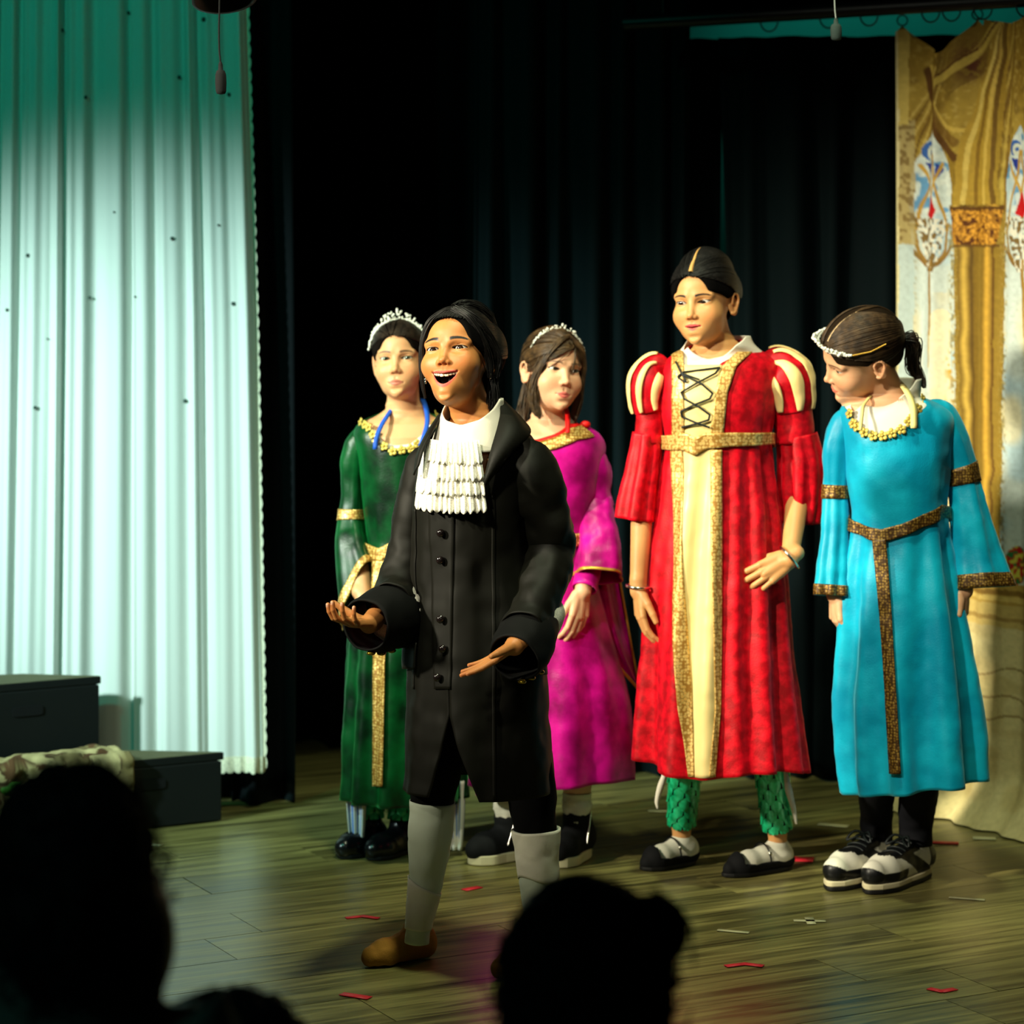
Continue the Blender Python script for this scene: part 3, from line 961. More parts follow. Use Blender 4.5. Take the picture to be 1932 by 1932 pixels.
MAT['plank'] = plank_mat('floor_plank_wood')
MAT['black_paint'] = mat('black_paint', srgb(20, 24, 26), rough=0.55, noise=0.3, nscale=12)
MAT['wall'] = mat('stage_wall_paint', srgb(96, 150, 146), rough=0.85, noise=0.25, nscale=4)
MAT['dark_wall'] = mat('dark_wall_paint', srgb(26, 30, 30), rough=0.9, noise=0.2, nscale=3)
MAT['hall'] = mat('hall_carpet', srgb(22, 24, 26), rough=0.95, noise=0.4, nscale=60)

STAGE_ROT = math.radians(28)
fl_v, fl_f = box_vf(0, 6.35, -0.287, 9.0, 5.5, 0.55)
floor = mesh_obj('floor', fl_v, fl_f, MAT['plank'], smooth=False)
tag(floor, 'glossy brown plank stage floor under the performers', kind='structure')
pl_v, pl_f = box_vf(0, 0, -0.006, 1.248, 0.187, 0.012)
pl = bpy.data.meshes.new('plank'); pl.from_pydata([tuple(v) for v in pl_v], [], [tuple(f) for f in pl_f]); pl.materials.append(MAT['plank'])
_r = random.Random(3)
cr_, sr_ = math.cos(STAGE_ROT), math.sin(STAGE_ROT)
for row in range(-22, 16):
    sh = _r.uniform(0, 1.25)
    for k in range(-4, 5):
        u = k * 1.25 + sh; v = row * 0.189
        x = u * cr_ - v * sr_; y = 6.2 + u * sr_ + v * cr_
        if not (4.2 < y < 8.0 and abs(x) < 0.26 * y + 0.9): continue
        o = bpy.data.objects.new('plank', pl); COL.objects.link(o)
        o.location = (x, y, _r.uniform(-0.0006, 0.0)); o.rotation_euler = (0, 0, STAGE_ROT)
        o.parent = floor
v, f = box_vf(0, 3.585, -0.28, 9.0, 0.03, 0.54)
tag(mesh_obj('trim_1', v, f, MAT['black_paint'], smooth=False), 'black front board of the stage', kind='structure')
v, f = box_vf(0, 0.3, -0.60, 9.0, 6.6, 0.1)
tag(mesh_obj('floor_hall', v, f, MAT['hall'], smooth=False), 'dark hall floor in front of the stage', kind='structure')
v, f = box_vf(0, 9.06, 1.9, 9.0, 0.1, 5.0)
tag(mesh_obj('wall_back', v, f, MAT['wall'], smooth=False), 'teal lit wall behind the black drapes', kind='structure')
for nm, x in (('wall_left', -4.55), ('wall_right', 4.55)):
    v, f = box_vf(x, 3.05, 1.9, 0.1, 12.0, 5.0)
    tag(mesh_obj(nm, v, f, MAT['dark_wall'], smooth=False), 'dark side wall of the hall', kind='structure')

def drape_mat(name, col):
    return mat(name, col, rough=0.85, spec=0.12, noise=0.45, nscale=7, stretch=(1, 1, 0.15), sheen=0.08, sheen_col=(0.10, 0.22, 0.22), bump=0.15, bscale=500)
MAT['drape'] = drape_mat('black_drape_cloth', srgb(4, 19, 22))
MAT['drape2'] = drape_mat('black_leg_drape_cloth', srgb(4, 9, 12))

def drape(name, x0, y0, x1, y1, z0, z1, n, amp, seed, material, label, cat='curtain', lean=0.0, group=None, hem=None):
    """a hanging cloth from (x0,y0) to (x1,y1), folds of n waves"""
    L = math.hypot(x1 - x0, y1 - y0); nu = max(int(n * 12), 24); nv = 40
    u = np.linspace(0, 1, nu)[None]; w = np.linspace(0, 1, nv)[:, None]
    r = np.random.default_rng(seed)
    ph = np.cumsum(r.uniform(0.5, 1.5, nu)); ph = ph / ph[-1] * n * 2 * math.pi
    am = amp * (0.5 + 0.7 * np.interp(np.linspace(0, 1, nu), np.linspace(0, 1, 9), r.uniform(0.3, 1, 9)))
    d = np.sin(ph)[None] * am[None] * (0.55 + 0.45 * w) + 0.4 * amp * np.sin(ph * 0.37 + 4 * w)
    nx, ny = -(y1 - y0) / L, (x1 - x0) / L
    X = x0 + (x1 - x0) * u + nx * d + lean * w * (u - 0.5) + 0.012 * np.sin(ph * 0.5 + 3 * w)
    Y = y0 + (y1 - y0) * u + ny * d
    Z = z1 + (z0 - z1) * w + 0 * u
    o = mesh_obj(name, np.stack([X, Y, Z], -1).reshape(-1, 3), grid_faces(nu, nv), material)
    solidify(o, 0.004, 0)
    return tag(o, label, cat, group)

G = 'black stage drapes'
drape('stage_drape', -1.75, 8.25, -0.02, 8.05, 0.004, 3.6, 11, 0.06, 5, MAT['drape2'], 'unlit black drape filling the dark gap beside the white curtain', group=G)
drape('stage_drape', -0.12, 7.62, 0.52, 7.60, 0.004, 3.6, 7, 0.035, 6, MAT['drape'], 'dark teal black drape behind the magenta dress', group=G)
drape('stage_drape', 0.44, 7.72, 0.60, 7.74, 0.004, 2.12, 2.5, 0.03, 8, MAT['drape'], 'narrow dark drape edge hanging above the tall performer in red', group=G)
drape('stage_drape', 0.585, 7.56, 1.25, 7.50, 0.004, 2.11, 5, 0.035, 9, MAT['drape'], 'dark drape hanging between the red dress and the painted backdrop', group=G, lean=-0.10)
drape('stage_drape', -0.76, 7.20, -0.60, 7.20, 0.003, 3.6, 1.7, 0.035, 11, MAT['drape2'], 'narrow black drape just right of the white lace curtain', group=G)
drape('stage_drape', -2.3, 7.42, -0.70, 7.30, 0.003, 3.6, 9, 0.03, 12, MAT['drape2'], 'black drape hanging behind the white lace curtain', group=G)
drape('stage_drape', 1.2, 7.75, 2.7, 7.30, 0.004, 2.13, 8, 0.04, 14, MAT['drape2'], 'black drape behind the painted castle hall backdrop', group=G)

o = drape('stage_border', 0.55, 8.30, 2.6, 8.30, 2.235, 3.6, 9, 0.02, 16, MAT['drape2'], 'black border cloth hanging above the teal strip of wall', group=G)
for vv in o.data.vertices:
    if vv.co.z < 2.3: vv.co.z += (vv.co.x - 0.9) * 0.08

# white lace edged curtain on the left
def sheer_mat():
    m, nt, b = nodes_of('sheer_white_voile')
    nt.nodes.remove(b)
    out = nt.nodes['Material Output']
    d = nt.nodes.new('ShaderNodeBsdfDiffuse'); d.inputs[0].default_value = srgb(236, 240, 232) + (1,)
    t = nt.nodes.new('ShaderNodeBsdfTranslucent'); t.inputs[0].default_value = srgb(226, 238, 232) + (1,)
    mx = nt.nodes.new('ShaderNodeMixShader'); mx.inputs[0].default_value = 0.3
    nt.links.new(d.outputs[0], mx.inputs[1]); nt.links.new(t.outputs[0], mx.inputs[2])
    nt.links.new(mx.outputs[0], out.inputs['Surface'])
    tc = nt.nodes.new('ShaderNodeTexCoord'); n = nt.nodes.new('ShaderNodeTexNoise'); n.inputs['Scale'].default_value = 700
    nt.links.new(tc.outputs['Object'], n.inputs['Vector'])
    bp = nt.nodes.new('ShaderNodeBump'); bp.inputs['Strength'].default_value = 0.1; bp.inputs['Distance'].default_value = 0.002
    nt.links.new(n.outputs['Fac'], bp.inputs['Height']); nt.links.new(bp.outputs['Normal'], d.inputs['Normal'])
    return m
MAT['sheer'] = sheer_mat()
SH_D = 7.10
_rp = np.random.default_rng(12)
PLEAT_U = np.concatenate([[0], np.cumsum(_rp.uniform(0.25, 1.6, 34))]); PLEAT_U /= PLEAT_U[-1]
PLEAT_P = np.arange(35) * math.pi; PLEAT_A = _rp.uniform(0.004, 0.024, 35)
def sheer_pt(u, w):
    """u 0 left .. 1 right edge, w 0 top .. 1 hem"""
    zt, zb = 2.75, at(0, 1452, SH_D).z
    xr = np.interp(w, [0, 0.2, 0.55, 1], [(q - 966) * SH_D / FPX for q in (458, 464, 484, 500)])
    xl = -1.75 + 0 * w
    U = u ** 0.9
    fan = 0.10 * (1 - U) * (w - 0.5)
    x = xl + (xr - xl) * U - fan
    g = U * 30
    ph = np.interp(U, PLEAT_U, PLEAT_P) + 0.25 * np.sin(2.5 * w + 7 * U)
    am = np.interp(U, PLEAT_U, PLEAT_A)
    d = am * (np.cos(ph) * 0.7 + 0.3 * np.cos(2 * ph + 1.3 * np.sin(5 * U))) + 0.0035 * np.sin(2 * math.pi * (U * 23 + 0.8 * np.sin(U * 13) + 0.3 * w))
    d = d * (1.0 - 0.25 * w)
    y = SH_D + d + 0.05 * (1 - U)
    z = zt + (zb - zt) * w
    return np.stack(np.broadcast_arrays(x, y, z), -1)
cur = empty('lace_curtain', (-1.1, SH_D, 0.12))
tag(cur, 'white voile curtain with scalloped lace edge lit cyan', 'curtain')
nu, nv = 420, 60
u, w = np.meshgrid(np.linspace(0, 1, nu), np.linspace(0, 1, nv))
mesh_obj('curtain_cloth', sheer_pt(u, w).reshape(-1, 3), grid_faces(nu, nv), MAT['sheer'], cur)
MAT['lace'] = mat('white_lace', srgb(232, 228, 200), rough=0.8, noise=0.35, nscale=260, contrast=(0.4, 0.62))
# scalloped border down the right edge and along the hem
n = 900
w = np.linspace(0, 1, n); E = sheer_pt(np.full(n, 0.999), w)
sc = 0.005 * np.abs(np.sin(w * math.pi * 76)) ** 0.7
rows = [E + np.array([0, -0.006, 0]) + np.outer(0 * sc - 0.022, [1, 0, 0]), E + np.array([0, -0.004, 0]), E + np.outer(sc + 0.002, [1, 0, 0]) + np.array([0, -0.004, 0])]
mesh_obj('lace_edge', np.concatenate(rows), grid_faces(n, 3), MAT['lace'], cur)
u = np.linspace(0, 1, n); E = sheer_pt(u, np.full(n, 1.0))
sc = 0.006 * np.abs(np.sin(u * math.pi * 50)) ** 0.7
rows = [E + np.array([0, -0.005, 0.035]), E + np.array([0, -0.007, 0.0]), E + np.outer(-sc - 0.004, [0, 0, 1]) + np.array([0, -0.004, 0])]
mesh_obj('lace_hem', np.concatenate(rows), grid_faces(n, 3), MAT['lace'], cur)
MAT['spot'] = mat('dark_sewn_dot', srgb(52, 70, 62), rough=0.8, noise=0.2, nscale=90)
parts = []
for px, py, r in [(385, 37, 5), (338, 145, 4), (162, 183, 4), (432, 178, 4), (325, 450, 4), (53, 482, 4), (412, 425, 2.5), (440, 573, 4), (350, 757, 4), (66, 770, 4), (215, 400, 2), (170, 562, 3), (13, 585, 3.5), (243, 22, 4), (118, 55, 4), (255, 560, 2), (90, 640, 2)]:
    # put each dot on the cloth where it is seen
    best = None
    for uu in np.linspace(0, 1, 500):
        zz = at(px, py, SH_D).z; ww = (2.75 - zz) / (2.75 - at(0, 1452, SH_D).z)
        q = sheer_pt(np.array(uu), np.array(ww)); e = abs(966 + q[0] * FPX / q[1] - px)
        if best is None or e < best[0]: best = (e, q)
    v, f = ell_vf(best[1] + np.array([0, -0.004, 0]), (r * 0.00125, 0.003, r * 0.0014), nu=10, nv=6)
    mesh_obj('sewn_dot', v, f, MAT['spot'], cur)

# ---------------------------------------------------------------- black step platforms with a hand hole
MAT['platform'] = mat('platform_black', srgb(12, 17, 17), rough=0.6, noise=0.3, nscale=9)
MAT['platform_top'] = mat('platform_top', srgb(92, 90, 62), rough=0.8, noise=0.4, nscale=30)
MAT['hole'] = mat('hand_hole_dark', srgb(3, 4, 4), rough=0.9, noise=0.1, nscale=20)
def platform(name, poly, h, hole, label):
    """poly: plan corners; first edge is the front face (right to left)"""
    P = np.array(poly, float); n = len(P)
    t = empty(name, (P[:, 0].mean(), P[:, 1].mean(), 0)); tag(t, label, 'platform', 'black step platforms')
    v = np.vstack([np.column_stack([P, np.full(n, 0.002)]), np.column_stack([P, np.full(n, h - 0.022)])])
    f = [tuple(range(n))[::-1], tuple(range(n, 2 * n))] + [(i, (i + 1) % n, n + (i + 1) % n, n + i) for i in range(n)]
    bevel(mesh_obj('body', v, f, MAT['platform'], t, smooth=False), 0.004)
    c = P.mean(0); Q = c + (P - c) * 1.012
    v = np.vstack([np.column_stack([Q, np.full(n, h - 0.022)]), np.column_stack([Q, np.full(n, h)])])
    bevel(mesh_obj('top_board', v, f, None, t, smooth=False, mats=[MAT['platform_top'], MAT['platform']], fmat=[1, 0] + [1] * n), 0.003)
    e = P[1] - P[0]; L = np.linalg.norm(e); e /= L; nrm2 = np.array([e[1], -e[0]])
    if nrm2[1] > 0: nrm2 = -nrm2
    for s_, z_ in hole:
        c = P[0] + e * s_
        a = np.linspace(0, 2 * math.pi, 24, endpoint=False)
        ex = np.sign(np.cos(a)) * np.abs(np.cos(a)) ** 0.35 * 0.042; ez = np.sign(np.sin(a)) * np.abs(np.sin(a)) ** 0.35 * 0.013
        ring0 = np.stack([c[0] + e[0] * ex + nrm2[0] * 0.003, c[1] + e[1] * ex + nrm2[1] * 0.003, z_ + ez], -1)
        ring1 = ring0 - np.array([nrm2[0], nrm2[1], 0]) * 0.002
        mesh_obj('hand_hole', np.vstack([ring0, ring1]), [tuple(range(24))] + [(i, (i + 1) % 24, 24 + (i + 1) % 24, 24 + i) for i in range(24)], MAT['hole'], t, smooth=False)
    return t
C1 = np.array([-0.7606, 6.955])
platform('step_platform', [C1, C1 + 3.2 * np.array([-.205, -.11]), [-1.56, 6.70], [-1.07, 6.985]], 0.1825, [(0.20, 0.115)], 'low black platform with a draped cloth on its top')
C2 = np.array([-1.088, 6.995])
platform('step_platform', [C2, C2 + 2.4 * np.array([-.236, -.14]), [-1.75, 6.90], [-1.30, 7.03]], 0.376, [(0.20, 0.30)], 'taller black platform standing at the back against the white curtain')

# rumpled camouflage coloured cloth over the low platform's front edge
nu, nv = 90, 60
u, w = np.meshgrid(np.linspace(0, 1, nu), np.linspace(0, 1, nv))
e = np.array([-.205, -.11]) / np.hypot(.205, .11); bk = np.array([-e[1], e[0]]); bk = bk if bk[1] > 0 else -bk
s_ = 0.255 + u * 0.42
edge = 0.05 + 0.03 * np.sin(u * 17) + 0.02 * np.sin(u * 41 + 1)
run = w * (0.20 + edge) - 0.115                         # along the cloth: from behind the edge to hanging in front
over = np.clip(run, 0, None)
flat = np.clip(-run, 0, None)
ns = np.stack([u * 9, w * 7, 0 * u], -1).reshape(-1, 3)
bmp = (vnoise(ns, 1.0, 2) + 0.5 * vnoise(ns, 2.2, 4)).reshape(u.shape)
X = C1[0] + e[0] * s_ + bk[0] * flat * 1.0 - bk[0] * (0.022 + 0.008 * bmp) * (over > 0)
Y = C1[1] + e[1] * s_ + bk[1] * flat * 1.0 - bk[1] * (0.022 + 0.008 * bmp) * (over > 0)
Z = 0.192 + 0.012 * np.clip(bmp + 0.5, 0, 2) * (flat > 0.0) - over
P = np.stack([X, Y, Z], -1).reshape(-1, 3)
cn = vnoise(P, 14, 8); cn2 = vnoise(P, 30, 9)
Cc = np.tile(np.array(srgb(176, 158, 112)), (len(P), 1))
Cc[cn > 0.18] = srgb(120, 104, 66); Cc[(cn > 0.12) & (cn <= 0.2)] = srgb(74, 52, 30); Cc[cn2 > 0.62] = srgb(90, 60, 34)
MAT['camo'] = mat('stained_burlap', (1, 1, 1), rough=0.9, attr='Col', bump=0.3, bscale=500)
cl = mesh_obj('burlap_cloth', P, grid_faces(nu, nv), MAT['camo'], cols=Cc)
solidify(cl, 0.004, 1)
tag(cl, 'rumpled tan and brown stained cloth lying over the low platform', 'cloth')
MAT['leaf'] = mat('leaf_green', srgb(66, 128, 38), rough=0.6, noise=0.3, nscale=60)
lp = at(16, 1488, 6.66)
a = np.linspace(0, 1, 13)
wd = 0.016 * np.sin(a * math.pi) ** 0.8
ax_ = np.array([0.9, 0, 0.35]); up_ = np.array([-0.3, -0.2, 0.9])
mid = np.array(lp) + np.outer(a - 0.5, ax_) * 0.07 + np.outer(np.sin(a * 3.1) * 0.006, [0, -1, 0])
rows = [mid + np.outer(wd, up_), mid + np.array([0, -0.003, 0]), mid - np.outer(wd, up_)]
tag(solidify(mesh_obj('green_leaf', np.concatenate(rows), grid_faces(13, 3), MAT['leaf']), 0.002), 'small green artificial leaf lying on the stained cloth', 'leaf')

# ---------------------------------------------------------------- painted castle hall backdrop on cloth
BD0 = np.array([(1690 - 966) * 7.16 / FPX, 7.16]); BDV = np.array([(1932 - 966) * 6.86 / FPX, 6.86]) - BD0
BD_L = float(np.hypot(*BDV)); BDV = BDV / BD_L
def bd_art(a, b):
    """the print: a across in print units from the left edge, b down from the hooks"""
    W1 = vnoise(np.stack([a * 0.03, b * 0.03, 0 * a], -1), 1.0, 11); W2 = vnoise(np.stack([a * 0.03, b * 0.03, 0 * a + 5], -1), 1.0, 12)
    x, y = a + 3.0 * W1, b + 4.0 * W2
    N = lambda f, g, sd: vnoise(np.stack([x * f, y * g, 0 * x], -1), 1.0, sd)
    n1, n2, n3, n4 = N(.02, .02, 1), N(.07, .06, 2), N(.2, .18, 3), N(.45, .4, 4)
    C = np.tile(np.array(srgb(146, 118, 40)), (len(x), 1))
    def mixc(m, col):
        nonlocal C
        m = np.clip(m, 0, 1)[:, None]; C = C * (1 - m) + np.asarray(srgb(*col)) * m
    def poly(pts):
        P = np.array(pts, float); ins = np.zeros(len(x), bool)
        for (x0, y0), (x1, y1) in zip(P, np.roll(P, -1, 0)):
            c = (y0 > y) != (y1 > y)
            ins ^= c & (x < (x1 - x0) * (y - y0) / (y1 - y0 + 1e-9) + x0)
        return ins
    def dist(pts):
        Q = catmull(pts, 40); d = np.full(len(x), 1e9)
        for p, q in zip(Q[:-1], Q[1:]):
            e = q - p; t = np.clip(((x - p[0]) * e[0] + (y - p[1]) * e[1]) / (e @ e + 1e-9), 0, 1)
            d = np.minimum(d, np.hypot(x - p[0] - t * e[0], y - p[1] - t * e[1]))
        return d
    def stroke(pts, w, col, al=1.0): mixc((1 - sstep(w * .7, w, dist(pts))) * al, col)
    top = y < 470
    # vault: brushed gold with dark hollows and bundles of ribs, cloth fold shading painted in
    mixc(top * sstep(-.3, .5, n1) * .7, (176, 150, 62)); mixc(top * sstep(.1, .6, n2) * .6, (104, 78, 22)); mixc(top * sstep(.35, .6, n3) * .25, (206, 186, 104))
    for k in range(7): stroke([(0 + 6 * k, 330), (10 + 8 * k, 250), (34 + 8 * k, 190), (62 + 9 * k, 150 - 8 * k)], 1.8, (92, 64, 20) if k % 2 else (206, 182, 96), .8)
    mixc(poly([(100, 60), (180, 40), (160, 150), (110, 190), (78, 150)]) * .8, (120, 96, 34)); mixc(np.exp(-(((x - 142) / 18) ** 2 + ((y - 130) / 34) ** 2)) * (n3 > -.35), (78, 36, 18))
    stroke([(185, 45), (150, 110), (100, 150), (52, 172)], 8, (184, 160, 72)); stroke([(185, 45), (150, 104), (100, 140), (50, 160)], 2.2, (96, 66, 22))  # bright cloth fold and its dark edge, painted into the print
    stroke([(40, 140), (52, 190), (82, 260), (118, 305)], 9, (92, 60, 20)); stroke([(46, 132), (62, 184), (94, 236), (136, 256)], 5, (198, 170, 78)); stroke([(60, 200), (84, 240), (120, 276)], 10, (110, 78, 26), .8)  # dark fold crease with lighter edge: fold shading painted as colour
    for k in range(6): stroke([(242 - 5 * k, 60), (226 - 8 * k, 160), (206 - 8 * k, 260), (196 - 6 * k, 400)], 2.4, (196, 170, 78) if k % 2 else (110, 80, 26), .8)
    mixc(poly([(112, 405), (118, 330), (140, 230), (172, 120), (186, 50), (198, 60), (196, 200), (186, 330), (188, 405)]) * 1.0, (170, 140, 50))
    for q, c in ((.22, (214, 190, 100)), (.45, (120, 90, 28)), (.68, (208, 178, 84)), (.88, (98, 68, 20))): stroke([(112 + 76 * q, 405), (118 + 68 * q, 330), (140 + 48 * q, 230), (172 + 20 * q, 120), (186 + 4 * q, 60)], 4.0, c, .85)
    # windows
    def window(c, ap):
        arch = poly([(c - 42, 1100), (c - 42, 350), (c - 36, 312), (c - 20, 275), (c + 4, ap), (c + 26, 280), (c + 44, 318), (c + 50, 360), (c + 50, 1100)])
        mixc(arch * 1.0, (196, 210, 204)); mixc(arch * sstep(.0, .5, n1) * .7, (168, 200, 214)); mixc(arch * (y > 560) * sstep(-.2, .4, N(.03, .012, 8)) * .75, (222, 212, 168))
        head = arch & (y < 410)
        mixc(head * sstep(.05, .2, n2), (96, 150, 190)); mixc(head * sstep(-.1, -.3, N(.1, .09, 15)) * .8, (214, 224, 214))
        mixc((np.hypot(x - c + 12, y - 292) < 17) * 1.0, (54, 98, 170)); mixc((np.abs(np.hypot(x - c + 6, y - 296) - 9) < 4) * 1.0, (206, 214, 196))
        mixc(poly([(c - 24, 312), (c + 4, 318), (c - 2, 346)]) * 1.0, (26, 50, 140)); mixc(poly([(c + 16, 316), (c + 34, 326), (c + 14, 348)]) * 1.0, (34, 66, 156))
        for k in (-1, 1):
            stroke([(c + 4 + k * 2, 300), (c + 4 + k * 8, 340), (c + k * 26, 392), (c + k * 36, 440)], 3.4, (178, 140, 54)); stroke([(c + k * 30, 318), (c + k * 12, 350), (c + 2, 380), (c + 2, 420)], 3.6, (190, 152, 64))
            stroke([(c - k * 44, 470), (c - k * 20, 505), (c, 520), (c + 2, 600)], 3.6, (132, 100, 44)); stroke([(c + k * 40, 430), (c + k * 30, 480), (c + k * 10, 510)], 3.0, (150, 116, 50))
        mixc(poly([(c + 4, 372), (c + 17, 402), (c + 8, 420), (c - 14, 412)]) * 1.0, (186, 18, 22))
        lat = arch & (y > 418) & (y < 520) & (np.abs(x - c) < 40 - (y - 418) * .28)
        mixc(lat * sstep(.05, .25, n3), (116, 92, 46)); mixc(lat * sstep(-.1, -.3, n3), (228, 226, 206))
        stroke([(c + 2, 500), (c + 1, 560), (c + 2, 640)], 3.4, (160, 122, 40)); stroke([(c + 2, 640), (c + 2, 700)], 2.0, (186, 160, 90))
        mixc(arch * (y > 580) * (np.abs(x - c - 22) < 17) * (y > 590 + .04 * (x - c - 22) ** 2) * .8, (234, 226, 184))
        ed = np.exp(-((x - c - 46) / 9) ** 2) + np.exp(-((x - c + 40) / 7) ** 2)
        mixc((y > 430) * (y < 1100) * ed * sstep(.0, .3, n3) * .9, (116, 104, 50)); mixc((y > 430) * (y < 1100) * ed * sstep(.2, .5, n4) * .7, (196, 182, 120))
        for yy in (700, 780, 860, 950): mixc(np.exp(-(((x - c - 38) / 12) ** 2 + ((y - yy) / 26) ** 2)) * sstep(.0, .2, n3), (188, 150, 50))
    window(60, 250); window(242, 250); window(424, 250)
    # columns with carved capitals
    for c in (150, 332):
        hw = np.interp(y, [395, 404, 412, 460, 474, 1085, 1108, 1140], [44, 46, 43, 38, 33, 33, 44, 48])
        col = (np.abs(x - c) < hw) & (y > 395) & (y < 1140); q = (x - c) / hw
        mixc(col * 1.0, (122, 96, 32)); mixc(col * np.exp(-((q + .72) / .13) ** 2), (206, 172, 76)); mixc(col * np.exp(-((q + .42) / .08) ** 2) * .8, (78, 56, 18)); mixc(col * np.exp(-((q - .12) / .22) ** 2) * .5, (156, 128, 50)); mixc(col * np.exp(-((q - .66) / .16) ** 2), (204, 160, 58)); mixc(col * (q > .9), (104, 72, 22))
        cap = col & (y > 404) & (y < 468)
        mixc(cap * .9, (158, 106, 30)); mixc(cap * sstep(.0, .3, n4), (214, 156, 54)); mixc(cap * sstep(-.2, -.5, n3), (88, 46, 16)); mixc((np.abs(x - c) < 46) * (np.abs(y - 403) < 3.5), (92, 60, 20)); mixc((np.abs(x - c) < 40) * (np.abs(y - 470) < 2.5) * .8, (92, 60, 20))
    bd = x < 24
    mixc(bd * (y > 230) * (y < 470) * .85, (178, 162, 106)); mixc(bd * (y > 230) * (y < 470) * sstep(.05, .3, n3) * .8, (104, 80, 34)); mixc(bd * (y > 470) * (y < 1100) * .9, (186, 206, 204)); mixc((np.abs(x - 9) < 6) * (y < 240) * .8, (206, 184, 96)); mixc((x < 3), (214, 204, 150))
    # plinth, ornament, pale floor with joints
    mixc((y > 1095) * 1.0, (176, 146, 70)); mixc((np.abs(y - 1112) < 5) * .8, (116, 84, 32)); mixc((np.abs(y - 1124) < 5) * .8, (208, 182, 104)); mixc((y > 1135) * 1.0, (192, 168, 100)); mixc((np.abs(y - 1162) < 4) * .7, (142, 112, 54))
    for c in (228, 44):
        orn = (((x - c) / 20) ** 2 + ((y - 1058) / 36) ** 2) < 1
        mixc(orn * 1.0, (172, 26, 28)); mixc(orn * sstep(.1, .3, n3), (190, 190, 70)); mixc(orn * sstep(-.3, -.45, n3), (40, 116, 58))
    fl = y > 1178
    mixc(fl * 1.0, (206, 194, 142)); mixc(fl * sstep(.1, .5, n1) * .5, (178, 160, 102)); mixc(fl * sstep(.0, .5, N(.01, .05, 21)) * .35, (160, 136, 80))
    for yy, sl in ((1262, -.05), (1300, .10), (1345, -.03)): mixc(fl * (np.abs(y - yy - sl * (x - 120) - 6 * np.sin(x * .05)) < 2.2) * .7, (122, 96, 50))
    C *= (1 + .10 * n3 + .06 * n4)[:, None]
    return np.clip(C, 0, 1)

def bd_pt(u, w):
    """u metres along the cloth, w 0 hooks .. 1 floor"""
    fold = 0.020 * np.sin(u * 34 + 0.6) + 0.012 * np.sin(u * 71 + 2 + 3 * w) + 0.05 * np.sin(u * 9) * (0.4 + 0.6 * w)
    nx, ny = -BDV[1], BDV[0]
    # sag of the top edge between the hooks (every 0.245 m)
    h = np.mod(u - 0.012, 0.245) / 0.245
    sag = (0.085 * np.sin(h * math.pi) ** 0.8) * (u < 0.27) + 0.02 * np.sin(h * math.pi) * (u >= 0.27)
    z = (2.105 - sag) * (1 - w) + 0.004
    # the hem spreads forward on the floor
    fwd = -0.10 * np.clip((w - 0.93) / 0.07, 0, 1) ** 2
    pinch = 0.03 * np.sin(h * math.pi * 2) * (1 - w) ** 3
    x = BD0[0] + BDV[0] * u + nx * fold * 0.6 + nx * fwd + pinch
    y = BD0[1] + BDV[1] * u + ny * fold * 0.6 + ny * fwd
    return np.stack([x, y, z], -1)
nu, nv = 340, 640
u, w = np.meshgrid(np.linspace(0, 0.95, nu), np.linspace(0, 1, nv))
P = bd_pt(u, w).reshape(-1, 3)
zz = P[:, 2]
CB = bd_art(u.ravel() * 242 / BD_L, (2.12 - zz) / 2.12 * 1500 + 40)
MAT['backdrop'] = mat('printed_backdrop_cloth', (1, 1, 1), rough=0.75, spec=0.2, attr='Col', bump=0.05, bscale=400)
bd = empty('castle_backdrop', (1.3, 7.0, 0)); tag(bd, 'printed cloth backdrop of a golden gothic hall with arched windows', 'backdrop')
mesh_obj('printed_cloth', P, grid_faces(nu, nv), MAT['backdrop'], bd, cols=CB)
# hooks and rings
MAT['steel'] = mat('dark_steel', srgb(60, 64, 66), rough=0.35, metal=0.9, noise=0.2, nscale=80)
for uu in (0.012, 0.257, 0.502):
    q = bd_pt(np.array(uu), np.array(0.0))
    a = np.linspace(0, 2 * math.pi, 17)
    ring = np.stack([q[0] + 0.014 * np.cos(a), q[1] + 0 * a, q[2] + 0.012 + 0.014 * np.sin(a)], -1)
    v, f = tubes_vf([ring], [0.0022], k=6)
    o = mesh_obj('hook', v, f, MAT['steel'], bd)

# hanging pipe with rings, microphones, lamp housing
pa, pb = np.array(at(1180, 44, 7.35)), np.array(at(2140, -14, 6.75))
v, f = tubes_vf([np.linspace(0, 1, 30)[:, None] * (pb - pa) + pa], [0.021], k=14)
pipe = empty('curtain_pipe', tuple((pa + pb) / 2)); tag(pipe, 'dark metal curtain pipe above the drape and backdrop', 'pipe')
mesh_obj('tube', v, f, MAT['steel'], pipe)
for t in (0.30, 0.42, 0.50, 0.62, 0.66, 0.72, 0.80):
    q = pa + (pb - pa) * t + np.array([0, 0, -0.026]); a = np.linspace(0, 2 * math.pi, 19)
    v, f = tubes_vf([np.stack([q[0] + 0.024 * np.cos(a), q[1] + 0 * a, q[2] + 0.010 + 0.030 * np.sin(a)], -1)], [0.0024], k=6)
    mesh_obj('curtain_ring', v, f, MAT['steel'], pipe)
for t in (0.08, 0.93):
    q = pa + (pb - pa) * t
    v, f = tubes_vf([np.array([q, q + np.array([0, 0, 0.7])])], [0.004], k=6)
    mesh_obj('hanging_wire', v, f, MAT['steel'], pipe)

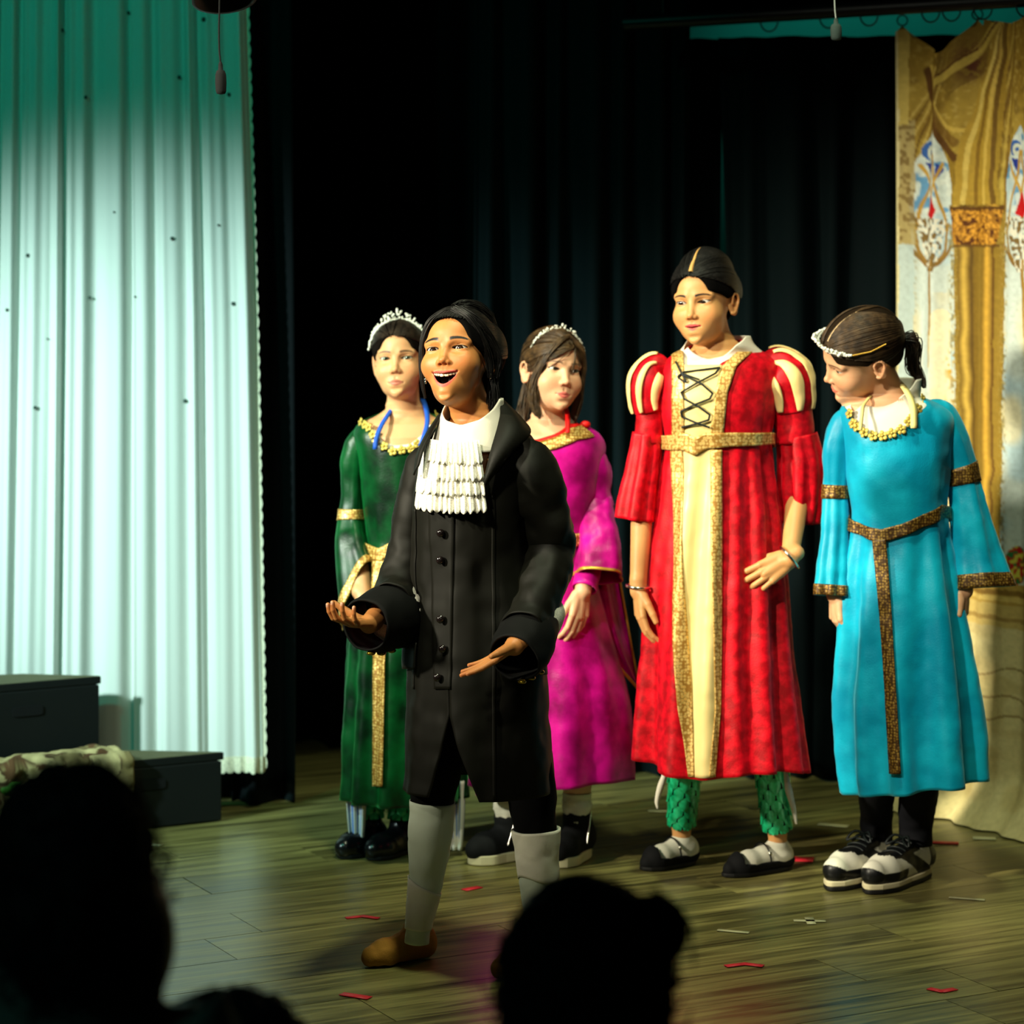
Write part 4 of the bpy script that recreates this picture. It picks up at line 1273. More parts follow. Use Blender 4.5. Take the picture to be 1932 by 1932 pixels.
def hanging_mic(px, py0, py1, d, r, body_m, wire_m, label):
    top, bot = np.array(at(px, py0, d)), np.array(at(px + 1, py1, d))
    t = empty('hanging_microphone', tuple(bot)); tag(t, label, 'microphone', 'hanging microphones')
    L = top[2] - bot[2]
    prof = [(0.0, 0.30), (0.02, 0.75), (0.10, 0.92), (0.35, 1.0), (0.6, 0.95), (0.72, 0.7), (0.74, 0.42), (0.9, 0.38), (0.97, 0.26), (1.0, 0.12)]
    a = np.linspace(0, 2 * math.pi, 20, endpoint=False)
    rings = [np.stack([bot[0] + (top[0] - bot[0]) * s_ + r * q * np.cos(a), bot[1] + r * q * np.sin(a), bot[2] + L * s_ + 0 * a], -1) for s_, q in prof]
    v = np.concatenate(rings + [bot[None]]); f = [tuple(x) for x in grid_faces(20, len(prof), close_u=True)] + [(len(v) - 1, (i + 1) % 20, i) for i in range(20)]
    mesh_obj('capsule', v, f, body_m, t)
    p0 = top + np.array([0, 0, -0.003])
    w = np.array([p0, p0 + [-0.003, 0, 0.06], p0 + [-0.001, 0, 0.3], p0 + [0.001, 0, 1.6]])
    v, f = tubes_vf([catmull(w, 24)], [0.0018], k=6)
    mesh_obj('wire', v, f, wire_m, t)
    return t
MAT['foam'] = mat('black_foam', srgb(14, 14, 15), rough=0.9, noise=0.3, nscale=300, bump=0.4, bscale=900)
MAT['grey_foam'] = mat('grey_foam', srgb(62, 78, 74), rough=0.9, noise=0.3, nscale=300, bump=0.4, bscale=900)
MAT['pale_wire'] = mat('pale_wire', srgb(176, 186, 180), rough=0.5, noise=0.1, nscale=60)
hanging_mic(416, 116, 178, 5.35, 0.0115, MAT['foam'], MAT['foam'], 'black microphone hanging on a wire before the white curtain')
hanging_mic(1577, 34, 76, 6.0, 0.013, MAT['grey_foam'], MAT['pale_wire'], 'grey microphone hanging on a pale wire beside the backdrop')
# lamp housing whose lower rim shows at the top edge
c = np.array(at(416, -70, 5.5)); ax = nrm([0.15, -0.35, -1.0])
side = nrm(np.cross(ax, [0, 1, 0])); oth = np.cross(ax, side)
lamp = empty('stage_lamp', tuple(c)); tag(lamp, 'black stage lamp can hanging above the white curtain', 'lamp')
a = np.linspace(0, 2 * math.pi, 28, endpoint=False)
rings = []
for h_, r_ in ((-0.16, 0.03), (-0.155, 0.055), (-0.08, 0.062), (0.05, 0.062), (0.052, 0.068), (0.085, 0.068), (0.085, 0.058), (0.02, 0.05), (0.015, 0.0)):
    rings.append(c + ax * h_ + np.outer(np.cos(a), side) * r_ + np.outer(np.sin(a), oth) * r_)
mesh_obj('lamp_can', np.concatenate(rings), grid_faces(28, len(rings), close_u=True), MAT['black_paint'], lamp)
ya = np.linspace(-1, 1, 15)
yo = np.stack([c + side * 0.074 * np.sin(t * 1.57) / 1.0 + np.array([0, 0, 0.12]) * np.cos(t * 1.57) for t in ya])
v, f = tubes_vf([yo, np.array([c + [0, 0, 0.12], c + [0, 0, 1.5]])], [0.006, 0.012], k=6)
mesh_obj('yoke', v, f, MAT['steel'], lamp)

# ---------------------------------------------------------------- tape marks on the floor
MAT['red_tape'] = mat('red_tape', srgb(226, 44, 60), rough=0.5, noise=0.2, nscale=60)
MAT['white_tape'] = mat('white_tape', srgb(206, 204, 160), rough=0.5, noise=0.2, nscale=60)
def tape(pts, wd, material, label, group):
    P = np.array([floor_at(*p) for p in pts])
    parts = []
    for i in range(len(P) - 1):
        d = P[i + 1] - P[i]; L = np.linalg.norm(d[:2])
        parts.append(box_vf(*((P[i] + P[i + 1]) / 2 + [0, 0, 0.0018 + 0.0004 * i]), L + wd * 0.4, wd, 0.0012, math.atan2(d[1], d[0])))
    v, f = merge(parts)
    o = mesh_obj('floor_tape', v, f, material, smooth=False)
    tag(o, label, 'tape', group)
GT, GW = 'red tape marks', 'white tape marks'
tape([(878, 1680), (903, 1675)], 0.022, MAT['red_tape'], 'short red tape mark between the front performer and magenta performer', GT)
tape([(655, 1733), (684, 1730), (712, 1734)], 0.016, MAT['red_tape'], 'bent red tape mark left of the tan slipper', GT)
tape([(648, 1877), (694, 1884)], 0.022, MAT['red_tape'], 'red tape strip at the bottom in front of the tan slipper', GT)
tape([(1372, 1824), (1404, 1820), (1437, 1824)], 0.018, MAT['red_tape'], 'bent red tape mark right of the audience bun', GT)
tape([(1755, 1867), (1778, 1872), (1800, 1868)], 0.018, MAT['red_tape'], 'red tape mark nearest the lower right corner', GT)
tape([(1500, 1622), (1527, 1623)], 0.05, MAT['red_tape'], 'red tape patch beside the black buckled shoe', GT)
tape([(1752, 1590), (1804, 1592)], 0.03, MAT['red_tape'], 'red tape strip behind the blue performer on the right', GT)
tape([(1500, 1738), (1555, 1739)], 0.016, MAT['white_tape'], 'long bar of the white tape cross on the floor', GW)
tape([(1526, 1733), (1531, 1744)], 0.020, MAT['white_tape'], 'short bar of the white tape cross on the floor', GW)
tape([(1356, 1756), (1411, 1761)], 0.014, MAT['white_tape'], 'thin white tape strip between the bun and the tape cross', GW)
tape([(1793, 1694), (1856, 1699)], 0.014, MAT['white_tape'], 'white tape strip right of the sneakers', GW)
tape([(1548, 1556), (1596, 1560)], 0.03, MAT['white_tape'], 'pale tape strip behind between red and blue performers', GW)
tape([(1840, 1582), (1874, 1583)], 0.03, MAT['white_tape'], 'pale tape strip before the backdrop hem', GW)
tape([(278, 1594), (300, 1596)], 0.03, MAT['white_tape'], 'small pale tape scrap near the low platform', GW)
tape([(1226, 1531), (1262, 1532)], 0.02, MAT['white_tape'], 'small pale tape strip behind the red performer', GW)

# ---------------------------------------------------------------- costumes: materials
def velvet(name, dark, light, sheen_col, nscale=16, rough=0.5):
    return mat(name, dark, col2=light, noise=1, nscale=nscale, contrast=(0.38, 0.66), rough=rough, spec=0.25, sheen=0.7, sheen_col=sheen_col, bump=0.12, bscale=260, detail=5)

def ornament(name, c1, c2, c3, sx=90, metal=0.35, rough=0.42):
    """woven braid with a repeated figure in gold thread"""
    m, nt, b = nodes_of(name)
    setv(b, Roughness=rough, Metallic=metal)
    tc = nt.nodes.new('ShaderNodeTexCoord')
    vo = nt.nodes.new('ShaderNodeTexVoronoi'); vo.inputs['Scale'].default_value = sx; vo.feature = 'F1'
    vo.inputs['Randomness'].default_value = 0.55
    nt.links.new(tc.outputs['Object'], vo.inputs['Vector'])
    cr = nt.nodes.new('ShaderNodeValToRGB')
    e = cr.color_ramp.elements
    e[0].position = 0.10; e[0].color = tuple(c2) + (1,)
    e[1].position = 0.62; e[1].color = tuple(c3) + (1,)
    k = e.new(0.34); k.color = tuple(c1) + (1,)
    nt.links.new(vo.outputs['Distance'], cr.inputs['Fac'])
    nt.links.new(cr.outputs[0], b.inputs['Base Color'])
    bp = nt.nodes.new('ShaderNodeBump'); bp.inputs['Strength'].default_value = 0.3; bp.inputs['Distance'].default_value = 0.001
    bp.invert = True
    nt.links.new(vo.outputs['Distance'], bp.inputs['Height']); nt.links.new(bp.outputs['Normal'], b.inputs['Normal'])
    return m

MAT['green_velvet'] = velvet('green_velvet', srgb(0, 24, 8), srgb(2, 72, 30), srgb(60, 220, 120), 12, 0.36)
MAT['magenta_velvet'] = velvet('magenta_velvet', srgb(128, 0, 82), srgb(204, 10, 142), srgb(255, 110, 200), 12, 0.36)
MAT['red_velvet'] = velvet('red_crushed_velvet', srgb(158, 0, 14), srgb(222, 4, 30), srgb(255, 60, 80), 46, 0.5)
MAT['blue_velvet'] = velvet('turquoise_velvet', srgb(0, 146, 184), srgb(14, 182, 216), srgb(130, 230, 255), 10, 0.42)
MAT['gold_trim'] = ornament('gold_braid', srgb(214, 176, 92), srgb(244, 216, 146), srgb(150, 104, 40), 150)
MAT['red_gold_trim'] = ornament('gold_braid_with_orange_figures', srgb(236, 204, 126), srgb(222, 156, 66), srgb(172, 124, 54), 130)
MAT['bronze_trim'] = ornament('bronze_braid', srgb(138, 104, 42), srgb(186, 150, 72), srgb(70, 44, 14), 160)
MAT['gold_cord'] = mat('gold_cord', srgb(222, 172, 70), rough=0.35, metal=0.6, noise=0.3, nscale=120)
MAT['gold_flower'] = mat('gold_flower_braid', srgb(216, 190, 92), rough=0.45, metal=0.35, noise=0.35, nscale=150)
MAT['cream_satin'] = mat('cream_satin', srgb(248, 222, 150), rough=0.4, spec=0.4, noise=0.15, nscale=8, sheen=0.3, sheen_col=srgb(255, 240, 190))
MAT['white_cotton'] = mat('white_cotton', srgb(228, 222, 206), rough=0.85, noise=0.08, nscale=40, bump=0.1, bscale=500)
MAT['white_lace'] = mat('ivory_lace', srgb(246, 244, 230), rough=0.85, noise=0.30, nscale=420, contrast=(0.46, 0.62), bump=0.3, bscale=600)
MAT['white_sock'] = mat('white_sock_knit', srgb(226, 224, 206), rough=0.9, noise=0.12, nscale=60, bump=0.2, bscale=700)
MAT['hose'] = mat('white_stocking', srgb(196, 208, 190), rough=0.75, noise=0.08, nscale=30, bump=0.1, bscale=600)
MAT['coat'] = mat('black_coat_twill', srgb(17, 17, 11), rough=0.6, spec=0.2, noise=0.45, nscale=9, bump=0.04, bscale=900, sheen=0.05, sheen_col=srgb(120, 110, 70))
MAT['coat_dark'] = mat('black_cuff_twill', srgb(11, 12, 12), rough=0.75, spec=0.15, noise=0.3, nscale=14, bump=0.1, bscale=500)
MAT['trousers'] = mat('black_breeches', srgb(7, 7, 8), rough=0.9, spec=0.1, noise=0.3, nscale=14)
MAT['leggings'] = mat('black_leggings', srgb(13, 14, 20), rough=0.8, spec=0.15, noise=0.3, nscale=14)
MAT['shoe_black'] = mat('black_shoe_leather', srgb(12, 14, 17), rough=0.25, spec=0.5, noise=0.2, nscale=30)
MAT['shoe_suede'] = mat('black_suede', srgb(14, 15, 18), rough=0.8, spec=0.2, noise=0.2, nscale=60)
MAT['rubber_white'] = mat('cream_rubber', srgb(214, 204, 168), rough=0.6, noise=0.1, nscale=30)
MAT['rubber_black'] = mat('black_rubber', srgb(14, 14, 14), rough=0.6, noise=0.1, nscale=30)
MAT['white_leather'] = mat('white_leather', srgb(222, 220, 204), rough=0.4, noise=0.06, nscale=30)
MAT['tan_slipper'] = mat('tan_fabric_slipper', srgb(176, 122, 44), rough=0.85, noise=0.25, nscale=40, bump=0.2, bscale=400)
MAT['black_lace_cord'] = mat('black_ribbon_cord', srgb(14, 22, 22), rough=0.5, noise=0.2, nscale=60)
MAT['silver'] = mat('polished_silver', srgb(214, 210, 196), rough=0.18, metal=1.0, noise=0.1, nscale=60)
MAT['crystal'] = mat('crystal_beads', srgb(250, 252, 240), rough=0.12, spec=1.0, metal=0.0, noise=0.2, nscale=90)
MAT['blue_strap'] = mat('blue_strap', srgb(26, 84, 190), rough=0.6, noise=0.15, nscale=40)
MAT['red_strap'] = mat('red_strap', srgb(206, 18, 18), rough=0.5, noise=0.15, nscale=40)
MAT['ivory_strap'] = mat('ivory_strap', srgb(232, 216, 140), rough=0.6, noise=0.1, nscale=40)
MAT['black_button'] = mat('black_domed_button', srgb(24, 18, 18), rough=0.16, spec=0.9, noise=0.1, nscale=50)
MAT['gold_button'] = mat('gold_edged_button', srgb(150, 128, 40), rough=0.2, metal=0.8, noise=0.1, nscale=50)
MAT['eyelet'] = MAT['silver']
def hair_mat(name, c1, c2, rough=0.34):
    return mat(name, c1, col2=c2, noise=1, nscale=60, rough=rough + 0.12, spec=0.4, contrast=(0.35, 0.7))
MAT['hair_cap_black'] = mat('black_hair_base', srgb(7, 6, 6), rough=0.95, spec=0.05, noise=0.3, nscale=90)
MAT['hair_cap_dark'] = mat('dark_hair_base', srgb(16, 11, 8), rough=0.95, spec=0.05, noise=0.3, nscale=90)
MAT['hair_cap_brown'] = mat('brown_hair_base', srgb(46, 33, 20), rough=0.95, spec=0.05, noise=0.3, nscale=90)
MAT['hair_cap_mid'] = mat('mid_hair_base', srgb(34, 25, 16), rough=0.95, spec=0.05, noise=0.3, nscale=90)
MAT['hair_black'] = hair_mat('black_hair', srgb(10, 9, 9), srgb(26, 24, 22))
MAT['hair_dark'] = hair_mat('dark_brown_hair', srgb(22, 15, 11), srgb(46, 34, 24))
MAT['hair_brown'] = hair_mat('brown_hair', srgb(46, 33, 19), srgb(86, 64, 38), 0.30)
MAT['hair_mid'] = hair_mat('mid_brown_hair', srgb(40, 29, 19), srgb(78, 58, 36), 0.34)

def scale_mat():
    """shiny green leggings; the scales themselves are geometry"""
    return mat('mermaid_scale_foil', srgb(0, 146, 92), col2=srgb(40, 214, 150), noise=1, nscale=50, rough=0.25, spec=0.7, metal=0.2, contrast=(0.35, 0.65))
MAT['scale'] = scale_mat()
MAT['scale_base'] = mat('mermaid_legging_base', srgb(0, 40, 28), rough=0.5, metal=0.3, noise=0.2, nscale=50)

# ---------------------------------------------------------------- costumes: builders
class Px:
    """pixel measures of one person at its distance"""
    def __init__(s, d): s.d = d; s.k = d / FPX
    def p(s, px, py, dy=0.0): return np.array(at(px, py, s.d + dy)) if dy == 0 else np.array(at(px, py, s.d)) + np.array([0, dy, 0])
    def x(s, px): return (px - 966.0) * s.k
    def z(s, py): return CAM_H - (py - HORIZON) * s.k
    def row(s, py, xl, xr, b, dy=0.0): return (s.z(py), (s.x(xl) + s.x(xr)) / 2, s.d + dy, (xr - xl) / 2 * s.k, b)
    def tube(s, rows, flat=1.0): return [tuple(s.p(px, py, dy)) + (r * s.k, r * s.k * flat) for px, py, dy, r in rows]

def sphere_obj(name, c, r, material, parent, nu=18, nv=12):
    v, f = ell_vf(c, (r, r, r) if np.ndim(r) == 0 else r, nu=nu, nv=nv)
    return mesh_obj(name, v, f, material, parent)

def scaled_leg(parent, path, name='legging'):
    """legging tube covered with overlapping scales"""
    T = Tube(path, n=24)
    leg = T.make(name, MAT['scale_base'], parent, nu=24, nv=24, thick=0.0)
    parts = []
    rows, cols = 8, 8
    for i in range(rows):
        for j in range(cols):
            ph0 = (j + 0.5 * (i % 2)) * 2 * math.pi / cols; t0 = i / rows
            uu = np.linspace(-1, 1, 7); q = []
            for w in np.linspace(0, 1, 5):
                wd = np.sqrt(np.clip(1 - (2 * max(w - 0.45, 0) / 1.1) ** 2, 0, 1)) if w > 0.45 else 1.0
                q.append(T.pt(ph0 + uu * wd * math.pi / cols * 0.88, np.full(7, min(t0 + w * 1.45 / rows, 1.0)), 0.001 + 0.0036 * w + 0.0012 * (1 - np.abs(uu) ** 2)))
            parts.append((np.concatenate(q), grid_faces(7, 5)))
    v, f = merge(parts)
    o = mesh_obj('scales', v, f, MAT['scale'], leg); o['kind'] = 'stuff'
    return leg

def tiara(person, M, z0, y0, rx, ry, tilt, rise, n, seed, label, rb=2.2, az=80, layers=2, peak=0.0, up_dir=None):
    """band over the head from ear to ear with beads; local millimetres"""
    t = empty('tiara', tuple(to_world(M, [(0, y0, z0)])[0])); set_parent(t, person); t['label'] = label
    a = np.radians(np.linspace(-az, az, 60))
    ct, st = math.cos(math.radians(tilt)), math.sin(math.radians(tilt))
    def band(a, up):
        x = rx * np.sin(a); h = ry * np.cos(a)                 # h: along the hoop's own up direction
        ud = np.array([0, -st, ct]) if up_dir is None else nrm(up_dir)
        return np.stack([x, y0 - st * h, z0 + ct * h], -1) + np.asarray(up)[..., None] * ud
    v, f = tubes_vf([to_world(M, band(a, 0))], [0.0016], k=6)
    mesh_obj('band', v, f, MAT['silver'], t)
    r = np.random.default_rng(seed); parts = []
    for i in range(n):
        q = r.uniform(-0.9, 0.9) if i > n * 0.55 else (i / (n * 0.55) * 2 - 1) * 0.98
        k = r.integers(0, layers + 1) if i > n * 0.55 else 0
        hgt = rise * (1 - abs(q) ** 1.3) * (k / max(layers, 1)) + (0.6 if k == 0 else r.uniform(-1, 2))
        p = band(np.array([np.radians(az) * q]), hgt)[0] + r.normal(size=3) * 0.8
        parts.append(ell_vf(p, np.full(3, rb * r.uniform(0.65, 1.2)), nu=8, nv=6))
    if peak:
        for j in range(5): parts.append(ell_vf(band(np.array([0.0]), rise + j * peak / 5)[0], np.full(3, rb * (1.3 - 0.05 * j)), nu=8, nv=6))
    v, f = merge(parts)
    o = mesh_obj('crystal_beads', to_world(M, v), f, MAT['crystal'], t, smooth=False); o['kind'] = 'stuff'
    return t

def flower_trim(parent, pts, normals, r, material, name='flower_braid'):
    """row of small five petal flowers sewn along a line"""
    parts = []
    for p, n in zip(pts, normals):
        n = nrm(n); a = nrm(np.cross(n, [0.1, 0.2, 1])); b = np.cross(n, a)
        for k in range(5):
            th = k * 2 * math.pi / 5
            c = p + (a * math.cos(th) + b * math.sin(th)) * r * 0.62 + n * 0.001
            parts.append(ell_vf(c, (r * 0.44, r * 0.44, r * 0.13), R=np.column_stack([a, b, n]), nu=8, nv=6))
        parts.append(ell_vf(p + n * 0.003, (r * 0.3, r * 0.3, r * 0.25), nu=8, nv=6))
    v, f = merge(parts)
    o = mesh_obj(name, v, f, material, parent); o['kind'] = 'stuff'
    return o

def shoe_solid(name, person, toe, heel, width, height, material, ankle=None, ankle_r=0.03, h=0.003, toe_h=0.55, cut=None, z0=0.0):
    """closed shoe from heel to toe on the floor; ankle: centre of a shaft rising above; cut: opening height over the instep"""
    toe = np.asarray(toe, float); heel = np.asarray(heel, float); d = toe - heel; L = np.linalg.norm(d[:2]); u = d / L; s = np.array([-u[1], u[0], 0])
    lo = np.minimum(toe, heel) - 0.08; hi = np.maximum(toe, heel) + 0.08; lo[2] = z0 - 0.01; hi[2] = z0 + (0.2 if ankle is None else ankle[2] + 0.05)
    F = Field(lo, hi, h); w = width / 2
    b = np.array([0, 0, 1.0])
    def at_(t, z): return heel + u * L * t + b * (z + z0)
    ht = height * toe_h
    F.cone(at_(0.10, w * 0.8), at_(0.34, w * 0.85), w * 0.82, w * 0.86, 0.008)
    F.cone(at_(0.34, w * 0.8), at_(0.74, w * 0.66), w * 0.86, w * 0.98, 0.008)
    F.cone(at_(0.74, w * 0.62), at_(0.90, ht * 0.55), w * 0.98, min(w * 0.72, ht * 0.62), 0.008)
    F.cone(at_(0.12, height * 0.55), at_(0.48, height * 0.52), w * 0.72, w * 0.66, 0.012)
    if ankle is not None: F.cone(at_(0.18, height * 0.5), np.asarray(ankle), ankle_r * 1.15, ankle_r, 0.015)
    F.put(lo, hi, lambda X, Y, Z: (Z - z0 - 0.004), 0.0, True)
    if cut is not None:
        cz, c0 = cut                                             # slanting opening: lower towards the toe
        def fn(X, Y, Z):
            t = ((X - heel[0]) * u[0] + (Y - heel[1]) * u[1]) / L
            return np.maximum(cz - (Z - z0) + 0.0 * t, t - c0)
        F.put(lo, hi, fn, 0.004, True)
    V, Fc = F.mesh()
    return V, Fc, (heel, u, s, L)

def sole_obj(name, parent, frame, width, thick, material, grow=0.004, z0=0.001):
    heel, u, s, L = frame; n = 64; w = width / 2 + grow
    t = np.linspace(0, 2 * math.pi, n, endpoint=False)
    a = (0.5 - 0.5 * np.cos(t)); side = np.sin(t)
    ww = w * np.interp(a, [0, 0.08, 0.3, 0.5, 0.75, 0.92, 1], [0.62, 0.78, 0.84, 0.82, 1.0, 0.86, 0.5])
    P = heel + np.outer(a * (L + 2 * grow) - grow, u) + np.outer(np.sign(side) * np.abs(side) ** 0.6 * ww, s)
    v = np.vstack([P + [0, 0, z0 - heel[2]], P + [0, 0, z0 + thick - heel[2]]])
    f = [tuple(range(n))[::-1], tuple(range(n, 2 * n))] + [(i, (i + 1) % n, n + (i + 1) % n, n + i) for i in range(n)]
    o = mesh_obj(name, v, f, material, parent, smooth=False)
    return bevel(o, 0.003, 3)

# ---------------------------------------------------------------- the performer in the black coat
def build_coat_person():
    K = Px(5.51); skin = np.array(srgb(190, 126, 70))
    person = empty('person', tuple(K.p(900, 1828))); person.location.z = 0
    tag(person, 'open mouthed performer in long black coat with white ruffled jabot and white stockings', 'person')
    M = head_matrix(K.p(865, 675, 0.0), -19, -16, -5, 1.05, 0.97, 0.94)
    face = dict(jaw=21, jaw_k=0.78, mouth_w=26.0, smile=5.0, cheek_up=3, lid_up=4.3, lid_lo=2.7, jaw_w=37, face_w=55, lid_tilt=0.03, gaze=(4, 10), brow_z=17.5, brow_t=1.25, nose=-1.5)
    table = [K.row(772, 868, 942, .042, .01), K.row(790, 850, 960, .055, .01), K.row(806, 826, 985, .075), K.row(830, 802, 1008, .095), K.row(870, 788, 1014, .108), K.row(930, 780, 1004, .115),
             K.row(1000, 779, 996, .115), K.row(1080, 777, 1000, .115), K.row(1170, 775, 1018, .125), K.row(1260, 770, 1034, .135), K.row(1400, 767, 1042, .145), K.row(1500, 764, 1048, .150)]
    spec = dict(M=M, face=face, neck_base=K.p(898, 806, .012), chest_z=K.z(900), torso=table[:7], skin=skin, lip=srgb(182, 78, 66), brow=srgb(12, 8, 5), iris=srgb(40, 22, 11), h=0.0013, neck_r=0.041, shrink=0.018)
    # arms: picture left is the right arm
    we, ww = K.p(762, 1108, .02), K.p(704, 1160, -.13)
    A1 = arm_mesh(we, ww, (-0.62, -0.72, 0.12), (-0.12, -0.25, 1.0), True, 0.80, [(12, 34, 20), (16, 36, 22), (20, 36, 20), (26, 34, 18)], skin, h=0.0014, spread=(9, 3, -5, -14), thumb=(0.75, 0.55, 0.42), thumb_curl=(2, 4))
    le, lw = K.p(1050, 1075, .0), K.p(972, 1190, -.20)
    A2 = arm_mesh(le, lw, (-0.84, -0.22, -0.50), (-0.50, -0.10, 0.82), False, 0.80, [(2, 6, 5), (3, 6, 5), (4, 7, 6), (6, 8, 6)], skin, re=.026, h=0.0014, spread=(2, 1, -1, -3), thumb=(0.62, 0.72, 0.2), thumb_curl=(4, 6))
    legs = [limb_mesh([K.p(830, 1330, .02), K.p(816, 1510, 0), K.p(804, 1640, .01), K.p(790, 1768, 0)], [.05, .033, .024, .015], skin),
            limb_mesh([K.p(975, 1330, .0), K.p(1010, 1530, -.02), K.p(1016, 1660, -.02), K.p(1018, 1795, -.05)], [.05, .033, .024, .015], skin)]
    fm = frame_mesh(spec, [K.p(804, 890, .05), K.p(995, 880, -.03)], [we, le], [K.p(850, 1230, .0), K.p(955, 1230, 0)], [K.p(820, 1480, 0), K.p(1006, 1490, -.02)], [K.p(806, 1620, 0), K.p(1016, 1640, -.02)])
    body_mesh(person, spec, [A1, A2, fm] + legs)
    make_teeth(person, M, face)
    # hair pulled back, a long strand down the face
    HAIR_BULGES[:] = [((6, 60, -30), (58, 52, 60)), ((32, 46, 24), (52, 60, 66))]
    st = strands_back((0.15, 0.9, 0.25), 1000, 3, grow=6.6, el0=23, el_side=0)
    hair_cap(person, M, MAT['hair_black'], grow=6.0, win=(55, 68, 78), win_z=-4, nape=-66, side=-10, bulge=list(HAIR_BULGES), strands=st)
    HAIR_BULGES[:] = []
    W = lambda x, y, z, s: tuple(to_world(M, [(x, y, z)])[0]) + (s,)
    b1 = lock([W(-4, -66, 84, .006), W(-34, -72, 62, .006), W(-54, -64, 26, .005), W(-61, -52, -16, .004), W(-62, -42, -60, .003), W(-57, -30, -104, .002)], 110, 4)
    b2 = lock([W(14, -66, 86, .006), W(44, -62, 64, .008), W(62, -38, 26, .008), W(69, -10, -14, .008), W(68, 4, -54, .006)], 140, 5)
    b6 = lock([W(24, -60, 88, .006), W(56, -44, 62, .009), W(73, -8, 24, .010), W(80, 10, -4, .009), W(78, 16, -28, .006), W(74, 20, -48, .006)], 130, 15)
    b3 = lock([W(10, -30, 104, .008), W(30, -10, 108, .010), W(52, 30, 92, .012), W(60, 70, 40, .012)], 80, 6)
    b4 = lock([W(66, 24, -40, .012), W(66, 30, -80, .014), W(60, 36, -118, .012)], 80, 7)
    b5 = lock([W(0, -40, 104, .003), W(16, -20, 116, .006), W(40, 10, 116, .006), W(62, 50, 96, .006)], 14, 9)
    lock_obj('hair_strands', person, MAT['hair_black'], [b1, b2, b3, b4, b5, b6], 0.0010)
    for s in (-1, 1):
        c = to_world(M, [(s * 70, -2, -42)])[0]
        v, f = merge([ell_vf(c, (.003, .003, .003), nu=8, nv=6), ell_vf(c + [0, 0, -.006], (.0022, .0022, .004), nu=8, nv=6)])
        mesh_obj('earring', v, f, MAT['silver'], person)
    # coat
    cl = Cloth(table, amp=[(K.z(800), 0.0), (K.z(950), .003), (K.z(1300), .007), (K.z(1500), .012)], n=7, seed=4, wrinkle=0.0045, wscale=15)
    hem = cl.zs(905, 1514)
    tg, zg = cl.solve(np.array([848, 830, 800]), np.array([1325, 1400, 1512])); tg2, _ = cl.solve(np.array([848, 866, 906]), np.array([1325, 1400, 1512]))
    ztop = K.z(800)
    def edge(v, t):
        zz = ztop + (hem - ztop) * v
        return np.interp(-zz, -zg, t, left=t[0])
    nkf = cl.line([(846, 775), (828, 800), (802, 850), (850, 900), (915, 895), (950, 830), (962, 775)], K.z(772))
    coat = cl.make('coat', MAT['coat'], person, lambda v: edge(v, tg2) + 0.008, lambda v: edge(v, tg) + 2 * math.pi - 0.008, nkf, hem, 160, 120, 0.0, 0.004)
    # overlapping front edge with buttons, seams
    cl.strip_px('front_placket', MAT['coat'], coat, [(880, 814, 857), (1000, 812, 857), (1300, 818, 852)], off=0.0035, nv=70, thick=0.003)
    cl.strip_px('panel_seam', MAT['coat'], coat, [(930, 928, 934), (1508, 930, 936)], off=0.003, nv=60, nu=4, thick=0.003)
    cl.strip_px('panel_seam', MAT['coat'], coat, [(960, 784, 788), (1300, 779, 783)], off=0.003, nv=60, nu=4, thick=0.003)
    for px, py in ((835, 1005), (834, 1056), (836, 1167), (840, 1223), (829, 1277)):
        th, z = cl.solve(px, py); q = cl.pt(th, z, 0.011)
        sphere_obj('button', q, (.0085, .006, .0085), MAT['black_button'], coat)
    for rows in ([(1238, 950, 1020), (1272, 946, 1026)], [(1212, 772, 792), (1262, 768, 790)]):
        cl.strip_px('pocket_flap', MAT['coat'], coat, rows, off=0.009, nv=12, nu=12)
    # turned down collar and lapels
    def collar(name, ctrl_in, ctrl_out, puff):
        a = catmull([K.p(*q) for q in ctrl_in], 24); b = catmull([K.p(*q) for q in ctrl_out], 24)
        m = (a + b) / 2 + np.array([0, -0.006, 0.004]) * puff
        o = mesh_obj(name, np.concatenate([a, m, b]), grid_faces(24, 3), MAT['coat'], coat)
        return solidify(o, 0.004, 0)
    collar('collar', [(930, 750, .045), (944, 768, -.03), (940, 795, -.09), (926, 845, -.128), (914, 900, -.138)], [(948, 756, .05), (985, 790, -.01), (1000, 815, -.075), (962, 850, -.125), (916, 908, -.138)], 1.0)
    collar('collar', [(838, 780, .02), (820, 806, -.05), (804, 836, -.085), (794, 870, -.10)], [(826, 786, .03), (806, 816, -.03), (790, 850, -.07), (784, 890, -.095)], 0.5)
    # white shirt collar and jabot
    sc = Cloth([K.row(744, 846, 950, .060, .008), K.row(770, 836, 952, .062, .004), K.row(800, 826, 956, .072, -.006), K.row(850, 806, 966, .100, -.012)], wrinkle=0.0015, seed=8)
    top = sc.line([(832, 776), (840, 792), (870, 802), (905, 792), (932, 770), (944, 752)], K.z(752))
    sc.make('shirt_collar', MAT['white_cotton'], person, 0, 2 * math.pi, top, K.z(846), 70, 18, 0.0, 0.003, close=True)
    jab = empty('jabot', tuple(K.p(850, 840))); set_parent(jab, person); jab['label'] = 'white tiered lace jabot'
